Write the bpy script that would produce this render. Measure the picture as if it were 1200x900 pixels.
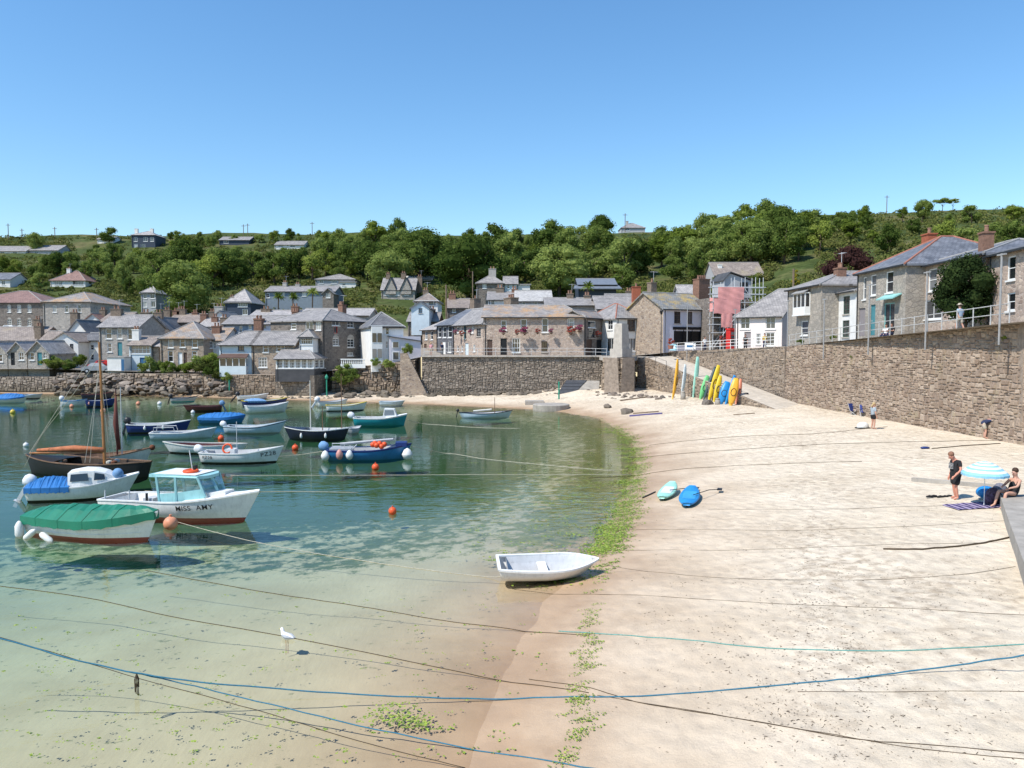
import bpy, bmesh, math, random
import numpy as np
from mathutils import Vector, Matrix
rnd = random.Random(7)
SC = bpy.context.scene
COL = SC.collection
for o in list(bpy.data.objects): bpy.data.objects.remove(o)

# ---------------------------------------------------------------- camera, sky, sun, exposure
F = 900.0; CZ = 7.0
PITCH = math.atan(47 / F)
cd = bpy.data.cameras.new("camera"); cam = bpy.data.objects.new("camera", cd); COL.objects.link(cam)
cd.sensor_width = 36; cd.lens = 27.0; cd.clip_end = 6000; cd.clip_start = 0.1
cam.location = (0, 0, CZ); cam.rotation_euler = (math.pi / 2 - PITCH, 0, 0)
SC.camera = cam
SUN_AZ = math.atan2(-0.82, -0.56); SUN_EL = math.radians(54)
world = bpy.data.worlds.new("World"); SC.world = world; world.use_nodes = True
wt = world.node_tree; wt.nodes.clear()
sky = wt.nodes.new('ShaderNodeTexSky'); sky.sky_type = 'NISHITA'; sky.sun_disc = False
sky.sun_elevation = SUN_EL; sky.sun_rotation = SUN_AZ % (2 * math.pi)
sky.air_density = 1.25; sky.dust_density = 0.0; sky.ozone_density = 6.0; sky.altitude = 0
bg = wt.nodes.new('ShaderNodeBackground'); bg.inputs[1].default_value = 0.13
wo = wt.nodes.new('ShaderNodeOutputWorld')
hs = wt.nodes.new('ShaderNodeHueSaturation'); hs.inputs['Saturation'].default_value = 1.13; hs.inputs['Hue'].default_value = .498
wt.links.new(sky.outputs[0], hs.inputs['Color']); wt.links.new(hs.outputs[0], bg.inputs[0]); wt.links.new(bg.outputs[0], wo.inputs[0])
sd = bpy.data.lights.new("sun", 'SUN'); sd.energy = 4.2; sd.angle = math.radians(0.53); sd.color = (1, 0.95, 0.87)
so = bpy.data.objects.new("sun", sd); COL.objects.link(so)
TOSUN = Vector((math.sin(SUN_AZ) * math.cos(SUN_EL), math.cos(SUN_AZ) * math.cos(SUN_EL), math.sin(SUN_EL)))
so.rotation_euler = TOSUN.to_track_quat('Z', 'Y').to_euler(); so.location = (-40, -30, 80)
SC.view_settings.view_transform = 'Standard'; SC.view_settings.look = 'None'
SC.view_settings.exposure = 0.5; SC.view_settings.gamma = 1
SC.view_settings.use_curve_mapping = False
SC.render.engine = 'CYCLES'
cy = SC.cycles
cy.use_denoising = True; cy.max_bounces = 7; cy.diffuse_bounces = 3; cy.glossy_bounces = 3
cy.transparent_max_bounces = 12; cy.transmission_bounces = 4; cy.volume_bounces = 0
cy.caustics_reflective = False; cy.caustics_refractive = False; cy.sample_clamp_indirect = 6

# ---------------------------------------------------------------- geometry of the view (photo measurements -> metres)
FW = Vector((0, math.cos(PITCH), -math.sin(PITCH))); UP = Vector((0, math.sin(PITCH), math.cos(PITCH))); RT = Vector((1, 0, 0))
CAM = Vector((0, 0, CZ))
def ray(px, py): return FW * F + RT * (px - 600) + UP * (450 - py)
def at(px, py, Y):
    d = ray(px, py); return CAM + d * (Y / d.y)
def onz(px, py, z=0.0):
    d = ray(px, py); return CAM + d * ((z - CZ) / d.z)
def hdg(px, Y):                      # ground point under an image column at a distance
    p = at(px, 403, Y); return p.x, p.y

# ---------------------------------------------------------------- materials
MATS = {}
class NT:
    def __init__(s, name):
        s.m = bpy.data.materials.new(name); s.m.use_nodes = True
        s.t = s.m.node_tree; s.t.nodes.clear()
        s.out = s.n('OutputMaterial'); s.b = s.n('BsdfPrincipled'); s.l(s.b, 0, s.out, 0)
    def n(s, typ, **kw):
        x = s.t.nodes.new('ShaderNode' + typ)
        for k, v in kw.items(): setattr(x, k, v)
        return x
    def l(s, a, ao, b, bi):
        s.t.links.new(a.outputs[ao], b.inputs[bi])
    def coord(s, kind='Object'):
        c = s.n('TexCoord'); return (c, kind)
    def noise(s, scale, detail=4, rough=.55, co=None, sx=(1, 1, 1)):
        x = s.n('TexNoise'); x.inputs['Scale'].default_value = scale; x.inputs['Detail'].default_value = detail
        x.inputs['Roughness'].default_value = rough
        s.vec(x, co, sx); return x
    def vec(s, x, co=None, sx=(1, 1, 1)):
        c, k = co or s.coord()
        if sx != (1, 1, 1):
            mp = s.n('Mapping'); mp.inputs['Scale'].default_value = sx; s.l(c, k, mp, 0); s.l(mp, 0, x, 'Vector')
        else: s.l(c, k, x, 'Vector')
    def ramp(s, src, so_, stops):
        r = s.n('ValToRGB'); e = r.color_ramp.elements
        while len(e) < len(stops): e.new(0.5)
        for i, (p, c) in enumerate(stops):
            e[i].position = p; e[i].color = (c[0], c[1], c[2], 1) if not isinstance(c, (int, float)) else (c, c, c, 1)
        s.l(src, so_, r, 0); return r
    def mix(s, f, a, b, mode='MIX'):          # f: (node,out)|float ; a,b: (node,out)|colour
        x = s.n('MixRGB', blend_type=mode)
        for i, v in enumerate((f, a, b)):
            if isinstance(v, tuple) and hasattr(v[0], 'outputs'): s.l(v[0], v[1], x, i)
            elif i == 0: x.inputs[0].default_value = v
            else: x.inputs[i].default_value = (v[0], v[1], v[2], 1)
        return x
    def math(s, op, a, b=0.0, clamp=False):
        x = s.n('Math', operation=op, use_clamp=clamp)
        for i, v in enumerate((a, b)):
            if isinstance(v, tuple): s.l(v[0], v[1], x, i)
            else: x.inputs[i].default_value = v
        return x
    def bump(s, h, ho, strength=.4, dist=.05):
        x = s.n('Bump'); x.inputs['Strength'].default_value = strength; x.inputs['Distance'].default_value = dist
        s.l(h, ho, x, 'Height'); s.l(x, 0, s.b, 'Normal'); return x
    def fin(s, rough=.8, spec=.3, metal=0):
        s.b.inputs['Roughness'].default_value = rough; s.b.inputs['Specular IOR Level'].default_value = spec
        s.b.inputs['Metallic'].default_value = metal; return s.m

def mat(name, col, rough=.75, var=.18, scale=2.0, col2=None, bump=0.0, spec=.3, metal=0, dirt=0.0):
    if name in MATS: return MATS[name]
    t = NT(name)
    n = t.noise(scale, 6, .6)
    c2 = col2 or tuple(c * (1 - var) for c in col); c1 = tuple(min(1, c * (1 + var * .5)) for c in col)
    r = t.ramp(n, 0, [(.32, c2), (.68, c1)])
    last = r
    if dirt:
        n2 = t.noise(scale * 4.5, 5, .7, sx=(1, 1, .25)); r2 = t.ramp(n2, 0, [(.5, 0.0), (.75, dirt)])
        last = t.mix((r2, 0), (last, 0), tuple(c * .45 for c in col))
    t.l(last, 0, t.b, 'Base Color')
    if bump:
        nb = t.noise(scale * 6, 5, .65); t.bump(nb, 0, bump, .03)
    MATS[name] = t.fin(rough, spec, metal); return MATS[name]

def rubble(name, cols, mortar, scale=2.6, bump=.6, dirt=.35):
    if name in MATS: return MATS[name]
    t = NT(name); sx = (1, 1, 1.55)
    w = t.noise(1.7, 2, .5)
    mp = t.n('Mapping'); mp.inputs['Scale'].default_value = sx
    c, k = t.coord()
    ad = t.mix(.12, (c, k), (w, 'Color'), 'ADD'); t.l(ad, 0, mp, 0)
    v = t.n('TexVoronoi'); v.inputs['Scale'].default_value = scale; t.l(mp, 0, v, 'Vector')
    e = t.n('TexVoronoi', feature='DISTANCE_TO_EDGE'); e.inputs['Scale'].default_value = scale; t.l(mp, 0, e, 'Vector')
    sep = t.n('SeparateColor'); t.l(v, 'Color', sep, 0)
    st = [(i / (len(cols) - 1), cc) for i, cc in enumerate(cols)]
    r = t.ramp(sep, 0, st)
    n = t.noise(9, 5, .7); rn = t.ramp(n, 0, [(.3, .65), (.7, 1.15)])
    mm = t.mix(1, (r, 0), (rn, 0), 'MULTIPLY')
    d = t.noise(.5, 4, .6); rd = t.ramp(d, 0, [(.45, 0.0), (.75, dirt)])
    mm = t.mix((rd, 0), (mm, 0), tuple(x * .35 for x in mortar))
    re = t.ramp(e, 0, [(.03, 0.0), (.09, 1.0)])
    fin = t.mix((re, 0), mortar, (mm, 0)); t.l(fin, 0, t.b, 'Base Color')
    h = t.math('ADD', (re, 0), (n, 0)); t.bump(h, 0, bump, .04)
    MATS[name] = t.fin(.9, .2); return MATS[name]

def slate(name, c1, c2, lichen=None, lam=.55, course=.28):
    if name in MATS: return MATS[name]
    t = NT(name)
    n = t.noise(.9, 6, .62); r = t.ramp(n, 0, [(.3, c1), (.7, c2)])
    br = t.n('TexBrick'); br.inputs['Scale'].default_value = 1.0
    br.inputs['Brick Width'].default_value = .34; br.inputs['Row Height'].default_value = course
    br.inputs['Mortar Size'].default_value = .018; br.inputs['Color1'].default_value = (1, 1, 1, 1); br.inputs['Color2'].default_value = (.68, .68, .7, 1)
    br.inputs['Mortar'].default_value = (.35, .35, .35, 1)
    c, k = t.coord('UV'); t.l(c, k, br, 'Vector')
    m1 = t.mix(1, (r, 0), (br, 'Color'), 'MULTIPLY')
    last = m1
    if lichen:
        n2 = t.noise(.33, 5, .68); r2 = t.ramp(n2, 0, [(lam - .06, 0.0), (lam + .1, .85)])
        n3 = t.noise(5, 3, .7); r3 = t.ramp(n3, 0, [(.35, 0.0), (.6, 1.0)])
        f = t.math('MULTIPLY', (r2, 0), (r3, 0)); last = t.mix((f, 0), (m1, 0), lichen)
    t.l(last, 0, t.b, 'Base Color')
    t.bump(br, 'Fac', -.5, .02)
    MATS[name] = t.fin(.62, .35); return MATS[name]

# plain paints and stuffs
WHITE = mat('white_paint', (.78, .78, .76), .5, .06, 3, spec=.4)
WREND = mat('white_render', (.74, .73, .70), .85, .10, 1.2, bump=.15, dirt=.25)
BLUEW = mat('pale_blue_render', (.58, .66, .70), .85, .08, 1.2, dirt=.2)
PINKW = mat('pinkish_white_render', (.76, .68, .64), .85, .06, 1.3, dirt=.15)
LAVSHADEW = mat('lilac_and_shaded_white_render', (.66, .63, .68), .85, .06, 1.2, dirt=.15)  # true lilac on the terrace house; elsewhere a shade tint painted on white walls
GREYW = mat('grey_render', (.42, .42, .43), .85, .12, 1.2, dirt=.3)
TEAL = mat('teal_paint', (.07, .23, .26), .45, .1)
AQUA = mat('aqua_paint', (.26, .52, .50), .45, .08)
BLUED = mat('blue_door_paint', (.04, .13, .26), .45, .1)
BROWNP = mat('brown_paint', (.10, .06, .045), .5, .15)
BLACKP = mat('black_paint', (.015, .015, .017), .45, .2)
GREYDR = mat('taupe_door_paint', (.26, .23, .23), .5, .1)
REDP = mat('red_paint', (.55, .03, .025), .4, .1)
GREYRAIL = mat('galvanised_rail', (.55, .56, .57), .4, .12, 6, spec=.5)
DARKMET = mat('dark_iron', (.03, .032, .035), .5, .2)
CONC = mat('concrete', (.36, .33, .29), .9, .25, 1.2, bump=.3, dirt=.4)
GRAN = mat('granite_paving', (.46, .42, .37), .9, .2, 1.5, bump=.3, dirt=.3)
ASPH = mat('lane_surface', (.24, .225, .21), .9, .2, 1.0, bump=.2)
BRICKM = mat('chimney_brick', (.24, .135, .095), .9, .3, 5, bump=.4)
REDBR = mat('red_chimney_brick', (.36, .11, .06), .9, .2, 6, bump=.3)
STONEC = mat('chimney_stone', (.22, .17, .13), .9, .35, 4, bump=.5)
RENDC = mat('chimney_render', (.40, .38, .35), .9, .2, 3, dirt=.4)
POT = mat('clay_pot', (.30, .17, .12), .8, .25, 6)
TERRA = mat('terracotta_ridge', (.36, .15, .105), .8, .25, 4)
LEADR = mat('pale_ridge', (.30, .29, .28), .7, .2, 4)
WOOD = mat('weathered_wood', (.20, .145, .10), .8, .3, 3, bump=.3)
def glassmat():
    t = NT('window_glass'); oi = t.n('ObjectInfo')
    r = t.ramp(oi, 'Random', [(0, (.012, .014, .017)), (.55, (.05, .055, .06)), (.8, (.20, .21, .22)), (1, (.42, .42, .41))])
    t.l(r, 0, t.b, 'Base Color'); return t.fin(.06, .9)
GLASS = glassmat()
def clearm():
    t = NT('clear_screen'); tr = t.n('BsdfTransparent'); tr.inputs[0].default_value = (.75, .8, .82, 1)
    g = t.n('BsdfGlossy'); g.inputs['Roughness'].default_value = .04; g.inputs[0].default_value = (.9, .95, 1, 1)
    mx = t.n('MixShader'); mx.inputs[0].default_value = .25
    t.l(tr, 0, mx, 1); t.l(g, 0, mx, 2); t.l(mx, 0, t.out, 0); return t.m
SCREEN = clearm()
STONE_T = rubble('tan_rubble', [(.27, .20, .15), (.45, .35, .26), (.34, .26, .20), (.53, .42, .31), (.22, .17, .14)], (.36, .30, .25))
STONE_P = rubble('pinkish_rubble', [(.32, .235, .19), (.54, .42, .34), (.42, .33, .27), (.62, .50, .40), (.28, .22, .185)], (.45, .37, .315))
STONE_G = rubble('grey_rubble', [(.27, .25, .225), (.45, .41, .365), (.34, .315, .285), (.54, .49, .43)], (.40, .37, .33))
STONE_D = rubble('dark_rubble', [(.13, .115, .10), (.25, .215, .185), (.18, .155, .14), (.31, .27, .23)], (.23, .20, .175))
ASHLAR = rubble('grey_dressed_stone', [(.36, .32, .27), (.46, .41, .345), (.33, .30, .26), (.50, .44, .37)], (.27, .245, .215), 2.0, .35, .2)
SLATEHUNG = slate('slate_hung_wall', (.13, .135, .15), (.22, .22, .235))
DKBLUE = mat('dark_blue_boards', (.045, .06, .09), .6, .15, 4)
S_GREY = slate('grey_slate', (.25, .235, .225), (.42, .39, .365))
S_DARK = slate('dark_slate', (.12, .12, .125), (.24, .235, .235))
S_BLUE = slate('blue_slate', (.11, .12, .14), (.25, .26, .29))
S_PALE = slate('pale_slate', (.36, .335, .315), (.54, .50, .47))
S_BROWN = slate('brown_slate', (.24, .195, .165), (.39, .325, .275), (.36, .30, .17), .6)
S_LICH = slate('lichened_slate', (.26, .235, .215), (.42, .38, .345), (.50, .27, .09), .50)
S_YEL = slate('yellow_lichened_slate', (.20, .20, .19), (.32, .32, .31), (.55, .36, .05), .50)
S_RED = slate('reddish_tile', (.24, .14, .115), (.36, .22, .18))

# ---------------------------------------------------------------- mesh builder
class MB:
    def __init__(s): s.v = []; s.f = []; s.mi = []; s.cur = 0; s.uv = {}
    def add(s, vs, fs, uvs=None):
        b = len(s.v); s.v += [tuple(p) for p in vs]
        for i, f in enumerate(fs):
            if uvs and uvs[i]: s.uv[len(s.f)] = uvs[i]
            s.f.append(tuple(b + k for k in f)); s.mi.append(s.cur)
        return b
    def box(s, a, b):
        x0, y0, z0 = a; x1, y1, z1 = b
        s.add([(x0, y0, z0), (x1, y0, z0), (x1, y1, z0), (x0, y1, z0), (x0, y0, z1), (x1, y0, z1), (x1, y1, z1), (x0, y1, z1)],
              [(0, 3, 2, 1), (4, 5, 6, 7), (0, 1, 5, 4), (1, 2, 6, 5), (2, 3, 7, 6), (3, 0, 4, 7)]); return s
    def tube(s, pts, r, n=6, cap=True, r1=None):
        pts = [Vector(p) for p in pts]; m = len(pts); b = len(s.v); prev = None
        for i, p in enumerate(pts):
            d = (pts[min(i + 1, m - 1)] - pts[max(i - 1, 0)])
            d = d.normalized() if d.length > 1e-9 else Vector((0, 0, 1))
            if prev is None:
                u = d.orthogonal().normalized()
            else:
                u = (prev - d * prev.dot(d)); u = u.normalized() if u.length > 1e-6 else d.orthogonal().normalized()
            prev = u; w = d.cross(u)
            if isinstance(r, (list, tuple)): rr = r[i]
            else: rr = r if r1 is None else r + (r1 - r) * i / max(1, m - 1)
            for k in range(n):
                a = 2 * math.pi * k / n; s.v.append(tuple(p + u * (rr * math.cos(a)) + w * (rr * math.sin(a))))
        for i in range(m - 1):
            for k in range(n):
                k2 = (k + 1) % n; s.f.append((b + i * n + k, b + i * n + k2, b + (i + 1) * n + k2, b + (i + 1) * n + k)); s.mi.append(s.cur)
        if cap:
            s.f.append(tuple(b + k for k in range(n))[::-1]); s.mi.append(s.cur)
            s.f.append(tuple(b + (m - 1) * n + k for k in range(n))); s.mi.append(s.cur)
        return s
    def lathe(s, prof, n=12, c=(0, 0, 0), sx=1, sy=1):
        b = len(s.v); m = len(prof)
        for (r, z) in prof:
            for k in range(n):
                a = 2 * math.pi * k / n; s.v.append((c[0] + r * math.cos(a) * sx, c[1] + r * math.sin(a) * sy, c[2] + z))
        for i in range(m - 1):
            for k in range(n):
                k2 = (k + 1) % n; s.f.append((b + i * n + k, b + i * n + k2, b + (i + 1) * n + k2, b + (i + 1) * n + k)); s.mi.append(s.cur)
        s.f.append(tuple(b + k for k in range(n))[::-1]); s.f.append(tuple(b + (m - 1) * n + k for k in range(n))); s.mi += [s.cur] * 2
        return s
    def ball(s, c, r, n=10, m=7, sx=1, sy=1, sz=1):
        prof = [(max(.001, r * math.sin(math.pi * i / m)), -r * sz * math.cos(math.pi * i / m)) for i in range(m + 1)]
        return s.lathe(prof, n, c, sx, sy)
    def slab(s, poly, t):                       # polygon (list of 3D pts, ccw from above) with thickness t downwards
        n = len(poly); vs = [tuple(p) for p in poly] + [(p[0], p[1], p[2] - t) for p in poly]
        s.add(vs, [tuple(range(n)), tuple(range(2 * n - 1, n - 1, -1))] + [(i, n + i, n + (i + 1) % n, (i + 1) % n) for i in range(n)]); return s
    def grid(s, rows, closed=False):            # rows of points
        b = len(s.v); n = len(rows[0])
        for r in rows: s.v += [tuple(p) for p in r]
        for i in range(len(rows) - 1):
            for k in range(n if closed else n - 1):
                k2 = (k + 1) % n; s.f.append((b + i * n + k, b + i * n + k2, b + (i + 1) * n + k2, b + (i + 1) * n + k)); s.mi.append(s.cur)
        return s
    def mesh(s, name, mats, smooth=False):
        me = bpy.data.meshes.new(name); me.from_pydata(s.v, [], s.f)
        for m in (mats if isinstance(mats, (list, tuple)) else [mats]): me.materials.append(m)
        if any(s.mi): me.polygons.foreach_set('material_index', s.mi)
        if s.uv:
            ul = me.uv_layers.new(name='UVMap')
            for fi, uvs in s.uv.items():
                p = me.polygons[fi]
                for li, q in zip(p.loop_indices, uvs): ul.data[li].uv = q
        if smooth: me.polygons.foreach_set('use_smooth', [True] * len(me.polygons))
        me.update(); return me
    def build(s, name, mats, parent=None, smooth=False, **kw):
        return link(name, s.mesh(name, mats, smooth), parent, **kw)

def link(name, me, parent=None, loc=None, rz=None, label=None, cat=None, group=None, kind=None):
    o = bpy.data.objects.new(name, me); COL.objects.link(o)
    if parent: o.parent = parent
    if loc is not None: o.location = loc
    if rz is not None: o.rotation_euler = (0, 0, rz)
    if label: o['label'] = label
    if cat: o['category'] = cat
    if group: o['group'] = group
    if kind: o['kind'] = kind
    return o
def thing(name, label, cat, loc=(0, 0, 0), rz=0, group=None): return link(name, None, None, loc, rz, label, cat, group)
def copy_tree(o, parent=None):
    c = o.copy(); COL.objects.link(c); c.parent = parent
    for ch in o.children: copy_tree(ch, c)
    return c
# ================================================================ SETTING: beach sheet, water, hillside, quays
SHORE = [(-3, -30), (-1.2, 8), (-.5, 13.8), (.4, 18.7), (1.5, 21.9), (3, 26.6), (5.3, 35.6), (7.3, 44), (8.8, 56), (8.2, 72), (4, 81), (-10, 89), (-33, 98), (-52, 105), (-75, 109), (-160, 113)]
def shore_d(x, y):
    x = np.asarray(x, float); y = np.asarray(y, float); best = np.full(x.shape, 1e9); sg = np.ones(x.shape)
    for (ax, ay), (bx, by) in zip(SHORE[:-1], SHORE[1:]):
        dx, dy = bx - ax, by - ay; L2 = dx * dx + dy * dy
        t = np.clip(((x - ax) * dx + (y - ay) * dy) / L2, 0, 1)
        d = np.hypot(x - ax - t * dx, y - ay - t * dy)
        cr = dx * (y - ay) - dy * (x - ax)
        m = d < best; best = np.where(m, d, best); sg = np.where(m, np.where(cr < 0, 1, -1), sg)
    return best * sg
def vnoise(x, y, s, seed=0):
    return (np.sin(x * 1.3 / s + seed) * np.cos(y * 1.7 / s + seed * 2.1) + np.sin((x * .7 + y * 1.1) / s * 1.9 + seed * .7) * .5 + np.sin((x * 1.9 - y * .8) / s * 3.1 + seed * 1.9) * .25) / 1.75
def beach_z(x, y):
    d = shore_d(x, y)
    far = np.clip((np.asarray(y, float) - 60) / 20, 0, 1) * np.clip((8 - np.asarray(x, float)) / 6, 0, 1)
    up = 2.15 * (1 - np.exp(-np.maximum(d, 0) / 14)) * (1 - far) + far * .04 * np.maximum(d, 0)
    dn = -2.5 * (1 - np.exp(np.minimum(d, 0) / 26))
    return up + dn + .035 * vnoise(x, y, 2.3, 1) * np.clip(np.abs(d) / 3, .2, 1) + .02 * vnoise(x, y, .9, 4)
def bz(x, y): return float(beach_z(x, y))
def onbeach(px, py):
    z = .5
    for _ in range(25):
        p = onz(px, py, z); z = .5 * z + .5 * bz(p.x, p.y)
    return Vector((p.x, p.y, bz(p.x, p.y)))

def sandmat():
    t = NT('sand'); co = (t.n('NewGeometry'), 'Position')
    at_ = t.n('Attribute', attribute_name='shore'); wd = t.n('Attribute', attribute_name='weed')
    n1 = t.noise(.35, 6, .6, co); n2 = t.noise(3.2, 6, .65, co); n3 = t.noise(16, 6, .75, co)
    dry = t.ramp(n1, 0, [(.3, (.585, .49, .365)), (.7, (.70, .605, .475))])
    wet = t.ramp(n1, 0, [(.35, (.36, .24, .145)), (.7, (.48, .335, .21))])
    bed = t.ramp(n1, 0, [(.3, (.46, .375, .25)), (.7, (.58, .49, .34))])
    jit = t.math('MULTIPLY', (n1, 0), 3.0); sd = t.math('ADD', (at_, 'Fac'), (jit, 0))
    fdry = t.ramp(t.math('MULTIPLY', (sd, 0), .1), 0, [(.22, 0.0), (.42, .55), (.85, 1.0)])
    c = t.mix((fdry, 0), (wet, 0), (dry, 0))
    fbed = t.ramp(t.math('ADD', t_out(t.math('MULTIPLY', (at_, 'Fac'), .22)), 1.0), 0, [(0, 1.0), (1, 0.0)])
    c = t.mix((fbed, 0), (c, 0), (bed, 0))
    # trodden, darker debris drifted across the dry sand
    dn = t.noise(.16, 5, .7, co); dm = t.ramp(dn, 0, [(.44, 0.0), (.62, .75)]); d2 = t.ramp(n2, 0, [(.45, 0.0), (.62, 1.0)])
    dd = t.math('MULTIPLY', (dm, 0), (d2, 0)); dd = t.math('MULTIPLY', (dd, 0), (fdry, 0)); c = t.mix((dd, 0), (c, 0), (.33, .255, .18))
    sp = t.ramp(n3, 0, [(.60, 0.0), (.66, .5)]); dn2 = t.noise(.6, 4, .7, co); sm = t.ramp(dn2, 0, [(.42, .12), (.6, 1.0)])
    sp2 = t.math('MULTIPLY', (sp, 0), (sm, 0)); sp2 = t.math('MULTIPLY', (sp2, 0), (fdry, 0)); c = t.mix((sp2, 0), (c, 0), (.12, .09, .06))
    gr = t.noise(38, 5, .8, co); gm = t.ramp(gr, 0, [(.25, .74), (.5, 1.0), (.75, 1.10)]); g2 = t.noise(1.3, 6, .7, co); gm2 = t.ramp(g2, 0, [(.3, .86), (.65, 1.05)])
    c = t.mix((fdry, 0), (c, 0), t_out(t.mix(1, t_out(t.mix(1, (c, 0), (gm, 0), 'MULTIPLY')), (gm2, 0), 'MULTIPLY')))
    # weed carpets on the bed and along the tide line
    wn = t.noise(2.0, 9, .72, co, (.7, .8, 1)); ws = t.math('ADD', (wn, 0), t_out(t.math('SUBTRACT', (wd, 'Fac'), .5)))
    wf = t.ramp(ws, 0, [(.46, 0.0), (.56, .88)])
    wc = t.ramp(n2, 0, [(.3, (.07, .085, .018)), (.5, (.16, .17, .035)), (.7, (.30, .27, .08))])
    dk = t.ramp(n2, 0, [(.3, (.013, .050, .018)), (.7, (.042, .105, .032))]); fd = t.ramp(t.math('MULTIPLY', (at_, 'Fac'), -.07), 0, [(.28, 0.0), (.75, 1.0)]); wc = t.mix((fd, 0), (wc, 0), (dk, 0))
    c = t.mix((wf, 0), (c, 0), (wc, 0))
    # small scraps of weed lying on the shallow bed
    sn = t.noise(2.2, 4, .7, co, (1, 1.6, 1)); sf = t.ramp(sn, 0, [(.63, 0.0), (.69, .7)]); sf = t.math('MULTIPLY', (sf, 0), (fbed, 0))
    c = t.mix((sf, 0), (c, 0), (.10, .12, .05))
    t.l(c, 0, t.b, 'Base Color')
    fp = t.n('TexVoronoi', feature='SMOOTH_F1'); fp.inputs['Scale'].default_value = 3.0; t.vec(fp, co, (1, .8, 1))
    h0 = t.math('MULTIPLY', (fp, 'Distance'), 1.6); h = t.math('ADD', (n2, 0), (h0, 0)); h = t.math('ADD', (h, 0), t_out(t.math('MULTIPLY', (n3, 0), .35)))
    # wave ripple marks under water
    rp = t.noise(4.5, 3, .5, co, (1.6, .45, 1))
    rh = t.mix((fbed, 0), (h, 0), (rp, 0))
    bs = t.mix((fdry, 0), (.25, .25, .25), (.75, .75, .75)); b = t.bump(rh, 0, .5, .085); t.l(bs, 0, b, 'Strength')
    rr = t.ramp(t.math('ADD', (at_, 'Fac'), 0), 0, [(0, .9), (.02, .30), (1, .9)]); rr2 = t.mix((fdry, 0), (.42, .42, .42), (.95, .95, .95)); t.l(rr2, 0, t.b, 'Roughness')
    t.b.inputs['Specular IOR Level'].default_value = .25
    return t.m
def t_out(n): return (n, 0)
def grid_mesh(name, X, Y, Z, keep=None):
    ny, nx = X.shape; me = bpy.data.meshes.new(name)
    idx = np.arange(nx * ny).reshape(ny, nx)
    q = np.stack([idx[:-1, :-1], idx[:-1, 1:], idx[1:, 1:], idx[1:, :-1]], -1).reshape(-1, 4)
    if keep is not None: q = q[keep.reshape(-1)]
    me.vertices.add(nx * ny); me.vertices.foreach_set('co', np.stack([X, Y, Z], -1).reshape(-1))
    me.loops.add(q.size); me.loops.foreach_set('vertex_index', q.reshape(-1).astype(np.int32))
    me.polygons.add(len(q)); me.polygons.foreach_set('loop_start', (np.arange(len(q)) * 4).astype(np.int32))
    me.polygons.foreach_set('use_smooth', np.ones(len(q), bool)); me.update(calc_edges=True); me.validate(); return me
gx, gy = np.meshgrid(np.arange(-150, 60.1, .5), np.arange(-26, 118.1, .5))
gz = beach_z(gx, gy); gd = shore_d(gx, gy)
def bz(x, y):                          # quick look-up on the finished sheet
    u = min(max((x + 150) * 2, 0), gx.shape[1] - 1.001); v = min(max((y + 26) * 2, 0), gx.shape[0] - 1.001); i, j = int(v), int(u); a, b = v - i, u - j
    return float((gz[i, j] * (1 - b) + gz[i, j + 1] * b) * (1 - a) + (gz[i + 1, j] * (1 - b) + gz[i + 1, j + 1] * b) * a)
me = grid_mesh('beach', gx, gy, gz)
a = me.attributes.new('shore', 'FLOAT', 'POINT'); a.data.foreach_set('value', gd.reshape(-1).astype(np.float32))
sm = lambda e0, e1, v: np.clip((v - e0) / (e1 - e0), 0, 1) ** 2 * (3 - 2 * np.clip((v - e0) / (e1 - e0), 0, 1))
near = sm(21, 29, gy)
weed = near * np.exp(-((gd + 2.5) / 4.0) ** 2) * .50 + sm(19.5, 27, gy) * sm(-2.5, -9, gd) * .50 + sm(30, 38, gy) * sm(-3, -14, gd) * .30 + .20 * np.exp(-((gd + 1.0) / 2.0) ** 2)
weed *= (1 - .25 * sm(70, 100, gy))
strip = np.exp(-((gd - .35) / .5) ** 2) * .5 * sm(24, 28, gy) * (1 - sm(60, 70, gy)); weed = np.maximum(weed * (gd < .6), strip)
a = me.attributes.new('weed', 'FLOAT', 'POINT'); a.data.foreach_set('value', weed.reshape(-1).astype(np.float32))
me.materials.append(sandmat()); link('beach_sand', me, kind='structure')

# ---- the harbour water: a closed body, clear near the shore
def watermat():
    t = NT('harbour_water'); t.t.nodes.remove(t.b); co = (t.n('NewGeometry'), 'Position')
    n1 = t.noise(1.5, 3, .5, co, (1, 1.9, 1)); n2 = t.noise(.55, 2, .5, co, (1, 1.6, 1)); n3 = t.noise(.05, 3, .5, co)
    calm = t.ramp(n3, 0, [(.36, .25), (.62, 1.0)])
    h = t.math('ADD', (n1, 0), t_out(t.math('MULTIPLY', (n2, 0), 1.7))); hh = t.math('MULTIPLY', (h, 0), (calm, 0))
    b = t.n('Bump'); b.inputs['Strength'].default_value = .55; b.inputs['Distance'].default_value = .024; t.l(hh, 0, b, 'Height')
    fr = t.n('Fresnel'); fr.inputs[0].default_value = 1.333; t.l(b, 0, fr, 'Normal')
    g = t.n('BsdfGlossy'); g.inputs['Roughness'].default_value = .015; g.inputs[0].default_value = (.72, .77, .82, 1); t.l(b, 0, g, 'Normal')
    tr = t.n('BsdfTransparent'); tr.inputs[0].default_value = (.985, .992, .99, 1)
    mx = t.n('MixShader'); t.l(fr, 0, mx, 0); t.l(tr, 0, mx, 1); t.l(g, 0, mx, 2); t.l(mx, 0, t.out, 0)
    va = t.n('VolumeAbsorption'); va.inputs[0].default_value = (.42, .80, .70, 1); va.inputs[1].default_value = .17
    t.l(va, 0, t.out, 'Volume'); return t.m
w = MB(); wx = [(-150, -30), (22, -30), (22, 112), (-150, 112)]
w.slab([(x, y, 0) for x, y in wx], 5.0)
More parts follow.
